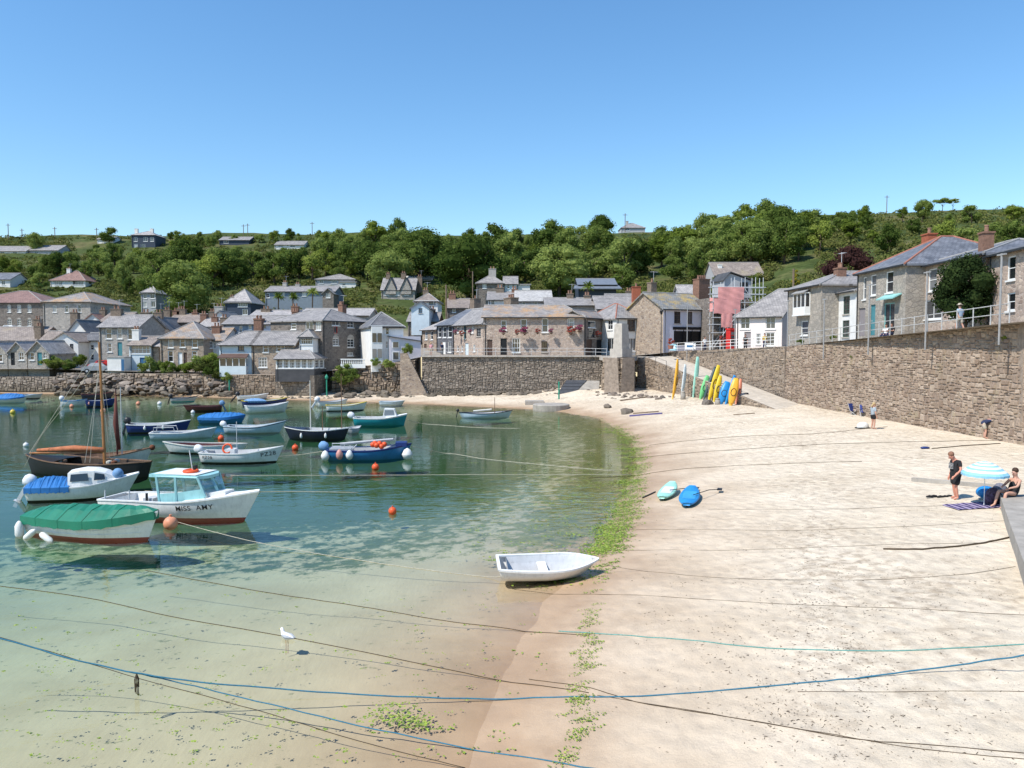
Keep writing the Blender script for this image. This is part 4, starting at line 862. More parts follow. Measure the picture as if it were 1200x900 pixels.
H('plain white box annex among the trees', 607, 621, 345, 334, 330, 169, 6, WREND, LEADR, [], 'f')
H('white cottage with grey roof and chimney above the inn roof', 572, 602, 364, 350.5, 342, 127, 8, WREND, S_GREY, [(576, 352, 579, 356, 'n', BLACKP)], 'g', ch=[(586, 337, 1.3, .9, STONEC, .5), (603, 339, 1, .9, BRICKM, .5)])
H('house with very pale bleached slate roof above the inn', 605, 646, 364, 352, 340.5, 122, 9, GREYW, slate('bleached_slate', (.46, .44, .41), (.60, .58, .55)), [(612, 353, 616, 357), (626, 353, 630, 357)], 'g')
H('low slate terrace right behind the inn', 640, 702, 366, 357, 349, 116, 8, STONE_G, S_GREY, [], 'g', ch=[(668, 344, 1.0, .8, STONEC, .5), (688, 346, 1, .8, STONEC, .5)])
def modern(t, W, He, Hr, D):
    r = MB(); r.slab([(-1.2, -1.6, 1.35), (W + 1.0, -1.6, 1.35), (W + .6, .3, 2.1), (-.8, .3, 2.1)], .18); r.build('canopy', mat('zinc_roof', (.16, .18, .21), .5), t)
H('modern dark timber house with zinc roof and glass gables on the slope', 678, 722, 346, 333, 326.5, 162, 9, DKBLUE, mat('zinc_roof', (.16, .18, .21), .5), [(681, 333.5, 691, 337.5, 'w', BLACKP), (704, 333.5, 718, 338, 'w', BLACKP)], 'g', extra=modern)
H('grey roofed house left of the brick chimney stack', 714, 768, 372, 357, 344.5, 118, 9, STONE_G, S_GREY, [], 'g', ch=[(737, 341, 1, .8, STONEC, .6)])
H('pale-roofed building between the white shop and the scaffolding', 800, 832, 372, 352, 334, 112, 8, GREYW, S_PALE, [], 'g')
H('bungalow with brown roof on the wooded slope above the scaffolding', 838, 895, 332, 322, 307.5, None, 10, GREYW, S_BROWN, [(850, 324, 856, 330, 'v')], 'g', ch=[(843.5, 310, .9, .8, WREND, .3, 0)])
H('white bungalow with brown roof and dormer on the upper left slope', 59, 100, 336, 328, 317, None, 10, WREND, S_RED, [(64, 329, 73, 334, 'w'), (85, 329, 98, 334, 'w')], 'h', ch=[(81, 315, 1, .9, WREND, .4)], rw=[(104, 329, 108, 333)])
H('white house cut by the left edge on the upper slope', -30, 12, 338, 327, 320, None, 9, WREND, S_BLUE, [(2, 329, 6, 334, 'v')], 'g')
H('tall dark-boarded house with white ground floor on the left skyline', 154.5, 182, 291, 275, 271, None, 9, DKBLUE, S_PALE, [(157, 278, 161, 283, 'v'), (168, 278, 173, 283, 'v'), (176, 278, 180, 283, 'v'), (157, 286, 161, 291, 'v', WHITE), (165, 286, 170, 291, 'v')], 'h', ch=[(160, 268, 1.2, .9, WREND, .5, 0), (178, 268, 1.2, .9, WREND, .5, 0)])
H('small white barn on the left skyline by the bare field', 114, 133, 286, 280, 277.5, None, 7, WREND, S_PALE, [], 'g')
H('row of low grey bungalows near the top left of the slope', -10, 30, 299, 294, 288.5, None, 10, WREND, S_GREY, [(0, 295, 5, 298, 'v'), (15, 295, 20, 298, 'v')], 'g')
H('second grey bungalow near the top left, beside the bare field', 34, 68, 298, 293, 287.5, None, 10, GREYW, S_GREY, [(40, 294, 45, 297, 'v')], 'g')
H('tall grey house with white bays half hidden by the dark trees', 165.5, 183, 362, 342, 335, 176, 8, GREYW, S_PALE, [(168, 344, 172, 350, 'v'), (176, 344, 181, 350, 'v'), (168, 354, 172, 360, 'v'), (177, 353, 182, 360, 'v')], 'h', ins=3)
H('blue-grey bungalow on the skyline left of the wood', 257, 292, 287, 281, 277.5, None, 9, DKBLUE, S_GREY, [(262, 282, 268, 285, 'v')], 'g')
H('long pale bungalow with grey roof below the skyline trees', 322, 356, 291, 286.5, 282.5, None, 9, WREND, S_GREY, [(326, 287.5, 332, 290, 'v'), (340, 287.5, 346, 290, 'v')], 'g')
H('grey bungalow on the crest above the central trees', 728, 756, 271, 266.5, 261.5, None, 9, GREYW, S_GREY, [(732, 267.5, 738, 270, 'v')], 'h', ch=[(735, 259, 1, .8, RENDC, .4, 0)])

# ---- the scaffolded building
def scaffold():
    sp = at(836, 407, 96); t = thing('scaffolded_building', 'tall building wrapped in scaffolding with pink debris netting', 'building', (sp.x, sp.y, sp.z), math.radians(8)); t.scale = (.92, .92, .95)
    MB().box((.3, 1.2, -2), (5.6, 8, 6.6)).build('wall', STONE_D, t)
    b = MB(); b.add([(2.2, 2.0, 6.6), (6.2, 2.0, 6.6), (6.2, 6, 6.6), (2.2, 6, 6.6), (2.2, 2.0, 8.9), (6.2, 2.0, 8.9), (6.2, 6, 8.9), (2.2, 6, 8.9), (3.0, 2.0, 9.9), (3.0, 6, 9.9)], [(0, 1, 5, 8, 4), (1, 2, 6, 5), (2, 3, 7, 9, 6), (3, 0, 4, 7)]); b.build('attic', GREYW, t)
    r = MB(); r.slab([(2.0, 1.7, 8.95), (3.1, 1.7, 10.1), (3.1, 6.3, 10.1), (2.0, 6.3, 8.95)], .12); r.slab([(3.1, 1.7, 10.1), (6.5, 1.7, 9.05), (6.5, 6.3, 9.05), (3.1, 6.3, 10.1)], .12); r.build('roof', S_DARK, t)
    MB().box((4.6, 1.93, 7.2), (5.7, 1.995, 8.7)).build('window', BLACKP, t)
    for x in (-.1, 1.4, 2.9, 4.4, 5.9, 7.0):
        for y in (0, 1.1): MB().tube([(x, y, -1.0), (x, y, 8.6 + (x > 2) * .6)], .045, 6).build('standard', GREYRAIL, t)
    for z in (1.9, 3.0, 3.9, 5.0, 5.9, 7.0, 7.9):
        for y in (0, 1.1): MB().tube([(-.4, y - .06, z), (7.4, y - .06, z)], .045, 6).build('ledger', GREYRAIL, t)
    for z in (1.95, 3.95, 5.95): MB().box((-.3, .06, z + .05), (7.2, 1.04, z + .11)).build('board_deck', WOOD, t)
    for y in (0, 1.1): MB().tube([(0, y - .12, 0), (3, y - .12, 3.9)], .04, 6).tube([(7, y - .12, 3.9), (4.2, y - .12, 7.9)], .04, 6).build('brace', GREYRAIL, t)
    NET = mat('pink_netting', (.74, .33, .30), .85, .12, 1.6)
    def net(x0, x1, z0, z1, name='debris_netting'):
        rows = []; nx, nz = 14, 8
        for j in range(nz + 1):
            rows.append([(x0 + (x1 - x0) * i / nx, -.16 - .05 * math.sin(i * .8 + j * .7) * math.sin(j * .9 + 1), z0 + (z1 - z0) * j / nz + .06 * math.sin(i * .9) * (j == 0)) for i in range(nx + 1)])
        MB().grid(rows).build(name, NET, t, smooth=True)
    net(.5, 4.2, 6.3, 7.9); net(-.1, 3.7, 4.4, 6.4); net(1.0, 2.6, 2.6, 4.5)
    rows = [[(-.16, y, z) for y in (0, .3, .6, 1.1)] for z in (4.7, 5.3, 6, 6.5)]; MB().grid(rows).build('side_netting', NET, t)
    MB().box((2.5, .2, 0), (2.8, .9, 2.0)).build('site_barrier', BLUED, t)
    return t
scaffold()
# ================================================================ TREES, SHRUBS, SCRUB
def leafmat(name, dark, mid, lite, trans=.28):
    t = NT(name); t.t.nodes.remove(t.b); g = t.n('NewGeometry'); oi = t.n('ObjectInfo')
    n = t.noise(.9, 4, .6); a_ = t.math('ADD', (n, 0), t_out(t.math('MULTIPLY', t_out(t.math('SUBTRACT', (oi, 'Random'), .5)), .5)))
    a_ = t.math('ADD', (a_, 0), t_out(t.math('MULTIPLY', t_out(t.math('SUBTRACT', (g, 'Random Per Island'), .5)), .28)))
    r = t.ramp(a_, 0, [(.25, dark), (.5, mid), (.8, lite)])
    d = t.n('BsdfDiffuse'); d.inputs['Roughness'].default_value = .6; tl = t.n('BsdfTranslucent'); t.l(r, 0, d, 0); t.l(r, 0, tl, 0)
    mx = t.n('MixShader'); mx.inputs[0].default_value = trans; t.l(d, 0, mx, 1); t.l(tl, 0, mx, 2); t.l(mx, 0, t.out, 0); return t.m
LEAF = leafmat('broadleaf_foliage', (.055, .090, .020), (.165, .225, .052), (.32, .38, .11), .36)
LEAFB = leafmat('bright_foliage', (.09, .13, .022), (.20, .26, .045), (.33, .38, .09), .34)
LEAFR = leafmat('copper_foliage', (.018, .008, .010), (.045, .020, .022), (.08, .04, .035))
LEAFY = leafmat('golden_foliage', (.20, .18, .02), (.38, .33, .04), (.50, .45, .08))
SCRUBM = leafmat('scrub_foliage', (.050, .066, .017), (.13, .155, .042), (.27, .25, .09), .3)
BARK = mat('bark', (.10, .075, .055), .95, .3, 4, bump=.6)
def crown_mesh(name, m, H_=9.0, Rr=3.6, lobes=16, per=120, leaf=.42, seed=0, base=.08, flat=.8):
    r = random.Random(seed); vs = []; fs = []
    def quad(p, n, s):
        u = n.orthogonal().normalized(); u = Matrix.Rotation(r.uniform(0, 6.28), 3, n) @ u; w_ = n.cross(u); b = len(vs)
        a_ = s * r.uniform(.7, 1.3); c_ = s * r.uniform(.5, 1.0)
        vs.extend([p - u * a_ * .5, p + w_ * c_ * .5 - n * .1 * s, p + u * a_ * .5, p - w_ * c_ * .5 + n * .08 * s]); fs.append((b, b + 1, b + 2, b + 3))
    zc = H_ * (base + (1 - base) * .5); hz = H_ * (1 - base) * .5
    for k in range(lobes):
        a_ = r.uniform(0, 6.28); v = r.uniform(-.85, 1); q = math.sqrt(max(0, 1 - v * v)) * r.uniform(.45, .85)
        c = Vector((math.cos(a_) * q * Rr, math.sin(a_) * q * Rr, zc + v * hz * .72)); lr = Rr * r.uniform(.30, .52)
        b = len(vs)                                             # solid heart of the lobe
        for i in range(5):
            for j in range(7):
                th = math.pi * i / 4; ph = 2 * math.pi * j / 7
                vs.append(c + Vector((math.sin(th) * math.cos(ph), math.sin(th) * math.sin(ph), math.cos(th) * flat)) * lr * .70 * r.uniform(.8, 1.1))
        for i in range(4):
            for j in range(7): fs.append((b + i * 7 + j, b + (i + 1) * 7 + j, b + (i + 1) * 7 + (j + 1) % 7, b + i * 7 + (j + 1) % 7))
        for _ in range(per):
            n = Vector((r.gauss(0, 1), r.gauss(0, 1), r.gauss(.35, 1))).normalized()
            p = c + Vector((n.x, n.y, n.z * flat)) * lr * r.uniform(.72, 1.12)
            quad(p, (n + Vector((r.gauss(0, .55), r.gauss(0, .55), r.gauss(.2, .55)))).normalized(), leaf)
    me = bpy.data.meshes.new(name); me.from_pydata([tuple(v) for v in vs], [], fs); me.materials.append(m); return me
def trunk_mesh(H_=9., r0=.28, seed=0, limbs=5):
    r = random.Random(seed); b = MB(); b.tube([(0, 0, -1.2), (r.uniform(-.1, .1), r.uniform(-.1, .1), H_ * .25), (r.uniform(-.25, .25), r.uniform(-.25, .25), H_ * .62)], [r0, r0 * .75, r0 * .3], 7)
    for k in range(limbs):
        a_ = 6.28 * k / limbs + r.uniform(-.4, .4); z = H_ * r.uniform(.24, .42); L_ = H_ * r.uniform(.2, .3)
        b.tube([(0, 0, z), (math.cos(a_) * L_ * .5, math.sin(a_) * L_ * .5, z + L_ * .55), (math.cos(a_) * L_, math.sin(a_) * L_, z + L_ * 1.2)], [r0 * .4, r0 * .28, r0 * .1], 5)
    return b.mesh('trunk', BARK, True)
CR = [crown_mesh('crown', LEAF, 9, 3.7, 17, 120, .46, k, flat=.85 + .1 * (k % 2)) for k in range(6)] + [crown_mesh('crown', LEAFB, 9, 3.5, 15, 120, .46, 20 + k) for k in range(2)]
TR = [trunk_mesh(9, .3, k) for k in range(3)]
def tree(px, py, h, label, group=None, Y=None, cm=None, wid=1.0, name='broadleaf_tree', cat='tree', z=None):
    Y = Y or ground_Y(px, py); x, y = hdg(px, Y); zz = land_z(px, Y) if z is None else z; s = h / 9
    t = thing(name, label, cat, (x, y, zz), rnd.uniform(0, 6.28), group); q_ = rnd.uniform(.78, 1.3) if group else 1; t.scale = (s * wid * q_, s * wid * q_ * rnd.uniform(.85, 1.15), s)
    link('trunk', rnd.choice(TR), t); link('crown', cm or rnd.choice(CR[:6] if rnd.random() < .72 else CR[6:]), t); return t
def blocked(px, top, bot, hw, Y, mar=0):
    for (xl, xr, yr, yb, hy) in HRECT:
        if hy > Y - 3 and xl - mar < px + hw and px - hw < xr + 10 + mar and top < yb - 2 and yr - 3 < bot: return True
    return False
placed = []
def near_(p, L_): return next(b for a, b in L_ if p < a)
LMK = [(235, 'above the lichened roof house'), (300, 'above the dark blue pyramid-roofed house'), (365, 'above the teal conservatory terrace'), (425, 'above the low grey bungalow'), (500, 'behind the twin-gabled villa'), (560, 'left of the hip-roofed stone house'), (625, 'above the very pale slate roof'), (680, 'above the inn roof'), (735, 'above the modern dark timber house'), (790, 'above the white shop with stone gable'), (850, 'above the big brick chimney'), (900, 'above the scaffolded building'), (2000, 'above the pinkish and oriel houses')]
def woodlabel(px, py):
    lo, hi = wlo(px), whi(px); f = (py - lo) / max(1, hi - lo); n = next(b for a, b in LMK if px < a)
    return ('skyline' if f < .33 else 'middle' if f < .66 else 'lower') + ' row broadleaf tree of the wood ' + n
def scatter(n, x0, x1, f, hmin, hmax, gap, label, group):
    k = 0
    for _ in range(n * 30):
        if k >= n: break
        px = rnd.uniform(x0, x1); lo, hi = f(px)
        if lo >= hi: continue
        py = rnd.uniform(lo, hi); Y = ground_Y(px, py); h = rnd.uniform(hmin, hmax); pm = F / Y
        if blocked(px, py - h * pm, py, h * .36 * pm, Y): continue
        if any(abs(px - a) < gap * pm / 4 and abs(py - b) < gap * .55 * pm / 4 for a, b in placed): continue
        placed.append((px, py)); tree(px, py, h, label(px) if callable(label) else label or woodlabel(px, py), group, Y); k += 1
    return k
ip = lambda xs, ys: (lambda v: float(np.interp(v, xs, ys)))
wlo = ip([170, 300, 420, 480, 560, 640, 720, 800, 900, 960], [318, 304, 296, 294, 292, 294, 288, 280, 268, 282])
whi = ip([170, 200, 260, 330, 420, 480, 540, 640, 720, 800, 900, 960], [362, 366, 350, 334, 330, 330, 350, 330, 345, 335, 320, 300])
nt = scatter(140, 172, 960, lambda p: (wlo(p), whi(p)), 5.5, 11.5, 12, None, 'trees of the wood behind the town')
scatter(26, -20, 180, lambda p: (296, 350), 4.5, 8, 14, lambda p: 'small garden tree on the upper left slope ' + near_(p, [(15, 'at the left edge'), (50, 'above the dark stone school'), (80, 'by the brown-roofed white bungalow'), (115, 'right of the brown-roofed white bungalow'), (145, 'below the bare field'), (999, 'left of the grey house with white bays')]), 'garden trees on the left slope')
scatter(30, 200, 470, lambda p: (283, 292), 3, 5.5, 10, lambda p: 'small wind-shaped skyline tree ' + near_(p, [(225, 'right of the dark-boarded house'), (258, 'left of the blue-grey bungalow'), (295, 'behind the blue-grey bungalow'), (322, 'left of the long pale bungalow'), (358, 'above the long pale bungalow'), (400, 'beside the crossarm pole'), (999, 'before the wood begins')]), 'skyline trees left of the wood')
scatter(22, 930, 1230, lambda p: (258, 300), 3.5, 6.5, 16, lambda p: 'low tree in the scrub of the right hillside ' + near_(p, [(985, 'left of the copper tree'), (1045, 'above the narrow white house'), (1090, 'above the cafe house'), (1130, 'below the wind-bent trees'), (1170, 'above the tall brick chimney'), (9999, 'at the right edge')]), 'low trees on the right hillside')
# trees that can be told apart
BIGC = [crown_mesh('crown', LEAF, 9, 4.0, 34, 190, .30, 80 + k, base=.02) for k in range(3)]
def big(px, py, h, lb, Y=None, wid=1.05, cm=None, **k):
    cm = cm or (rnd.choice(BIGC) if h > 9.5 else None); return tree(px, py, h, lb, None, Y, cm, wid, **k)
big(215, 366, 12.6, 'very large dark rounded tree behind the grey house with white bays', 172, 1.05)
big(549, 343, 16.4, 'tallest broad tree of the wood, above the hip-roofed stone house', 182, 1.15)
big(492, 333, 15.5, 'large domed tree right behind the twin-gabled villa', 215, 1.15)
big(456, 330, 10.5, 'wide spreading tree directly behind the twin-gabled villa', 205, 1.3)
big(655, 335, 13, 'large rounded tree above the very pale slate roof', 185, 1.15)
big(741, 306, 8.6, 'rounded dark tree alone on the grassy slope above the modern house', 205, 1.15)
big(703, 284, 10.5, 'tall dark tree breaking the skyline left of the crest bungalow', 285, 1.0)
big(878, 300, 12, 'tall tree of the wood above the scaffolded building', 190, 1.05)
big(910, 296, 12.5, 'highest skyline tree of the wood, above the pinkish cottage', 200, 1.1)
big(131, 284, 6.5, 'broad hedge-like tree on the left skyline beside the dark-boarded house', 305, 1.5)
big(412, 326, 6, 'small bright yellow-green tree below the wood', None, 1.1, CR[6])
COP = crown_mesh('crown', LEAFR, 9, 4.4, 18, 150, .4, 55, base=.12); big(990, 320, 8.5, 'dark copper-red round tree above the grey dressed stone house', 132, .95, COP)
GOL = crown_mesh('crown', LEAFY, 9, 1.7, 14, 90, .35, 66, base=.05); big(932, 318, 4.8, 'golden yellow conical conifer on the wooded slope', 150, .9, GOL, name='conifer')
WND = crown_mesh('crown', LEAF, 9, 6.5, 16, 80, .5, 77, base=.62, flat=.4); big(1100, 247, 4.6, 'flat-topped wind-bent trees alone on the right skyline', None, .95, WND); big(1112, 246.5, 4.2, 'second flat-topped wind-bent tree on the right skyline', None, .8, WND)
# leafy tree before the rubble house on the right
TC = crown_mesh('crown', leafmat('bay_tree_foliage', (.018, .032, .012), (.050, .080, .026), (.13, .17, .06)), 5.2, 1.9, 34, 260, .17, 91, base=.10, flat=1.0)
x, y = 31.0, 52.6; t = thing('leafy_tree', 'dense rounded leafy tree between the two rubble houses on the upper lane', 'tree', (x, y, road_z(y))); link('crown', TC, t).location = (0, 0, .1); link('trunk', trunk_mesh(4, .12, 5), t)
# garden shrubs on the waterfront
BU = [crown_mesh('foliage', m_, 2.0, 1.3, 10, 110, .22, 30 + k, base=.0) for k, m_ in enumerate((LEAF, LEAFB, SCRUBM, LEAF))]
def shrub(px, py, Y, s, label, group, m=None):
    p = at(px, py, Y); o = link('garden_shrub', m or rnd.choice(BU), None, (p.x, p.y, p.z - .1), rnd.uniform(0, 6), label, 'shrub', group); o.scale = (s * rnd.uniform(.9, 1.3), s, s * rnd.uniform(.8, 1.15))
for px, py, Y, s in [(185, 434, 108, .7), (196, 433, 108, .6), (204, 436, 107.5, .7), (216, 437, 107, .8), (226, 436, 107, .9), (234, 434, 107, 1.2), (244, 436, 106, 1.4), (252, 440, 105, 1.1), (259, 444, 104, .8), (247, 430, 108, 1.0), (266, 447, 103, .6), (192, 439, 107.5, .6)]:
    shrub(px, py, Y, s, 'green garden shrub on top of the bank below the lichened roof house', 'shrubs above the boulder bank')
Yb = ground_Y(866, 333) - 2.5
for px, py, s in [(842, 335, 1.2), (850, 336, 1.0), (858, 335, 1.3), (868, 335, 1.1), (878, 334, 1.3), (888, 333, 1.4), (896, 332, 1.6)]: shrub(px, py, Yb, s, 'garden shrub before the brown-roofed bungalow above the scaffolding', 'shrubs above the scaffolding')
for px, py, lb in [(1141, 407, 'tuft of green plants growing on the long wall below the walker'), (1180, 398, 'tuft of plants on top of the long wall by the rightmost house'), (938, 402, 'yellowish plant on the wall top before the oriel house'), (976, 397, 'yellow-green plant on the wall top before the narrow white house'), (1000, 420, 'small plant in the joints of the long wall')]: shrub(px, py, (27.42 if px > 1100 else 26.55 if px < 960 else 26.75) * F / (px - 600), .2, lb, None, BU[1])
shrub(174, 436, 107.5, 1.0, 'dark clipped round shrub before the blue door of the narrow white house', None, BU[0])
for px, py, Y, s in [(55, 430, 111, .6), (62, 428, 112, .7), (70, 429, 112, .6), (78, 430, 111, .6), (86, 430, 111, .7), (94, 428, 112, .8), (66, 432, 110, .7), (80, 433, 110, .6)]:
    shrub(px, py, Y, s, 'green garden shrub below the white cottage with deep blue windows', 'shrubs of the left garden')
for px, py, Y, s in [(405, 440, 103, 1.0), (412, 447, 102.6, .8), (400, 450, 103, .9), (455, 430, 102, .6), (478, 414, 103, .6), (440, 428, 102.5, .5)]:
    shrub(px, py, Y, s, 'dark creeper growing on the sea wall below the dark stone building', 'creepers on the sea wall', BU[0])
# cabbage palms before the slate terrace
def palm(px, py, Y, h, label):
    p = at(px, py, Y); t = thing('cabbage_palm', label, 'palm', p); MB().tube([(0, 0, -.5), (.1, 0, h)], .14, 6).build('trunk', BARK, t); b = MB(); r = random.Random(int(px))
    for k in range(70):
        a_ = r.uniform(0, 6.28); el = r.uniform(-.5, 1.4); d = Vector((math.cos(a_) * math.cos(el), math.sin(a_) * math.cos(el), math.sin(el))); L_ = r.uniform(1.0, 1.6); s_ = d.orthogonal().normalized() * .06; o = Vector((.1, 0, h))
        b.add([o - s_, o + s_, o + d * L_ * .6 + s_ * 1.4, o + d * L_ + Vector((0, 0, -.35)), o + d * L_ * .6 - s_ * 1.4], [(0, 1, 2, 3, 4)])
    b.build('fronds', LEAFB, t)
for px, py, Y, h, lb in [(343, 362, 150, 2.2, 'small cabbage palm below the teal conservatory'), (366, 361, 148, 3.0, 'spiky cabbage palm below the front gable of the slate terrace'), (326, 360, 152, 2.0, 'short cabbage palm left of the others below the slate terrace'), (688, 352, 140, 2.5, 'cabbage palm below the modern dark house')]: palm(px, py, Y, h, lb)
# scrub and hedges that cover the slopes: one mass
sv = []; sf = []; r = random.Random(5)
def lump(x, y, z, R_, n, leaf):
    for _ in range(n):
        a_ = r.uniform(0, 6.28); v = r.uniform(-.1, 1); q = math.sqrt(max(0, 1 - v * v)); nn = Vector((math.cos(a_) * q, math.sin(a_) * q, v)); p = Vector((x, y, z)) + Vector((nn.x * R_, nn.y * R_, nn.z * R_ * .75)) * r.uniform(.75, 1.1)
        nn = (nn + Vector((r.gauss(0, .5), r.gauss(0, .5), r.gauss(0, .5)))).normalized(); u = nn.orthogonal().normalized(); u = Matrix.Rotation(r.uniform(0, 6), 3, nn) @ u; w_ = nn.cross(u); s = leaf * r.uniform(.6, 1.4); b = len(sv)
        sv.extend([tuple(p - u * s), tuple(p - w_ * s * .7), tuple(p + u * s), tuple(p + w_ * s * .7)]); sf.append((b, b + 1, b + 2, b + 3))
hlo = ip([-60, 200, 400, 600, 800, 900, 1050, 1260], [277, 277, 276, 280, 273, 259, 249, 242]); hhi = ip([-60, 100, 200, 260, 400, 500, 560, 700, 780, 900, 1000, 1260], [352, 362, 372, 372, 362, 372, 352, 350, 352, 372, 345, 330])
cnt = 0
for _ in range(26000):
    if cnt >= 7000: break
    px = r.uniform(-60, 1260); py = r.uniform(hlo(px) + .5, hhi(px)); Y = ground_Y(px, py)
    if Y > 345: continue
    R_ = r.uniform(.8, 2.1); pm = F / Y
    if blocked(px, py - R_ * pm, py, R_ * pm, Y): continue
    if 88 < px < 137 and 285 < py < 299 or 270 + 0 < py < 283 and 748 < px < 768 and 0: continue   # the bare field
    if vnoise(px, py, 30, 2) > .42 and py > 285 and 640 < px < 1000: continue
    if 535 < px < 556 and 332 < py < 352: continue
    x, y = hdg(px, Y); lump(x, y, land_z(px, Y) - .2, R_, 30, .34 if Y > 180 else .26); cnt += 1
me = bpy.data.meshes.new('scrub'); me.from_pydata(sv, [], sf); me.materials.append(SCRUBM)
link('hillside_scrub', me, label='green scrub, hedges and bracken covering the slopes behind the town', cat='scrub', kind='stuff')
# poles on the skyline and in the town
def pole(px, yb, yt, Y, label, cross=True, r_=.14):
    p = at(px, yb, Y); h = at(px, yt, Y).z - p.z; t = thing('utility_pole', label, 'pole', p); MB().tube([(0, 0, -2), (0, 0, h)], r_, 6).build('post', WOOD, t)
    if cross: MB().box((-.9, -.06, h - .7), (.9, .06, h - .55)).build('crossarm', WOOD, t)
for px, yt, lb in [(10, 262, 'tallest utility pole at the far left of the skyline'), (26, 268, 'short utility pole second from the left on the skyline'), (64.5, 266, 'utility pole on the skyline above the grey bungalows'), (113.5, 267, 'utility pole on the skyline left of the hedge-like tree'), (285.5, 263, 'left of two close utility poles above the blue-grey bungalow'), (290.5, 262, 'right of two close utility poles above the blue-grey bungalow'), (366, 260, 'utility pole with crossarm breaking the skyline before the wood'), (732.5, 250, 'utility pole beside the crest bungalow'), (1039, 229, 'lone utility pole on the right skyline')]:
    pole(px, 282 if px < 500 else (266 if px < 900 else 250), yt, 318 if px < 500 else 300, lb)
pole(523, 372, 334, 128, 'bare wooden pole behind the quay row', False); pole(929.5, 345, 315, 110, 'grey pole behind the grey dressed stone house roof', False); pole(554, 345, 318, 165, 'wooden pole on the yellow bank by the hip-roofed house', False)
# ================================================================ BOATS
def paint(name, c, rough=.42, var=.12): return mat(name, c, rough, var, 2.2, spec=.4, dirt=.42)
BW = paint('boat_white', (.74, .74, .72)); BCR = paint('boat_cream', (.66, .64, .58)); BGR = paint('boat_grey', (.36, .38, .40)); BLT = paint('boat_pale_blue', (.45, .55, .62)); BNV = paint('boat_navy', (.012, .016, .035))
BBL = paint('boat_blue', (.02, .16, .36)); BDB = paint('boat_dark_blue', (.015, .035, .16)); BTL = paint('boat_teal', (.01, .24, .28)); BBK = paint('boat_black', (.012, .011, .011), .55); BRD = paint('boat_red', (.22, .035, .03)); BMR = paint('boat_maroon', (.09, .022, .022))
BAQ = paint('boat_aqua', (.30, .56, .58)); BYL = paint('boat_yellow', (.60, .46, .06)); BIN = paint('boat_inside_grey', (.48, .49, .50), .6); VARN = mat('varnished_spar', (.36, .15, .045), .35, .25, 5, spec=.5); TEAK = mat('weathered_teak', (.20, .12, .075), .7, .3, 4)
TARPG = mat('green_tarp', (.012, .17, .10), .5, .2, 1.2, bump=.3, spec=.4); TARPB = mat('blue_tarp', (.03, .16, .42), .5, .2, 1.5, bump=.3); FENW = mat('fender_white', (.70, .70, .68), .5, .12, 4, dirt=.3); FENP = mat('fender_pink', (.55, .27, .23), .5, .2, 3)
ORANGE = mat('buoy_orange', (.72, .10, .03), .45, .15, 4); PEACH = mat('faded_orange', (.70, .30, .18), .5, .2, 3); COWL = paint('outboard_white', (.68, .69, .70)); COWB = paint('outboard_black', (.02, .02, .022)); ROPEW = mat('pale_rope', (.50, .47, .40), .9, .2, 8); CANVB = mat('blue_canvas', (.16, .30, .50), .8, .2, 3); SAILR = mat('tan_sail', (.13, .045, .035), .8, .25, 3)
RUST = mat('rust', (.16, .06, .03), .9, .4, 6)
class Hull:
    def __init__(s, L, B, fs, fm, fb, draft=.3, tr=.78, de=False, rake=.35, full=2.3): s.full = full; s.L, s.B, s.fs, s.fm, s.fb, s.dr, s.tr, s.de, s.rake = L, B, fs, fm, fb, draft, tr, de, rake
    def zs(s, t):
        m = .42; return s.fm + (s.fs - s.fm) * ((m - t) / m) ** 2 if t < m else s.fm + (s.fb - s.fm) * ((t - m) / (1 - m)) ** 1.9
    def b(s, t):
        q = (1 - (max(0, t - .5) / .5) ** s.full)
        if t < .5: q = (1 - ((.5 - t) / .5) ** 2.3) if s.de else s.tr + (1 - s.tr) * (1 - ((.5 - t) / .5) ** 2)
        return max(.012, s.B / 2 * q)
    def zk(s, t):
        k = max(0, (t - .62) / .38) ** 1.6
        if s.de: k = max(k, max(0, (.25 - t) / .25) ** 2)
        return -s.dr * (1 - .75 * k)
    def tau(s, t, z): return min(1, max(0, (z - s.zk(t)) / (s.zs(t) - s.zk(t))))
    def x(s, t, z):
        a = s.tau(t, z); q = max(0, (t - .72) / .28) ** 2 * s.rake * (a - .55) - max(0, (.15 - t) / .15) ** 2 * (s.rake * .9 if s.de else .12) * (a - .4); return t * s.L + q
    def y(s, t, z):
        a = s.tau(t, z); k = max(0, (t - .5) / .5); fine = (1 - k ** 1.35) / max(1e-3, 1 - k ** s.full) if k < .995 else .6
        return s.b(t) * (fine + (1 - fine) * a) * (1 - (1 - a) ** 2.3) ** .6
def text_mesh(body, size):
    cu = bpy.data.curves.new('lettering', 'FONT'); cu.body = body; cu.size = size; cu.space_character = 1.12; cu.offset = size * .004; o = bpy.data.objects.new('tmp', cu); COL.objects.link(o)
    dg = bpy.context.evaluated_depsgraph_get(); me = bpy.data.meshes.new_from_object(o.evaluated_get(dg)); bpy.data.objects.remove(o); return me
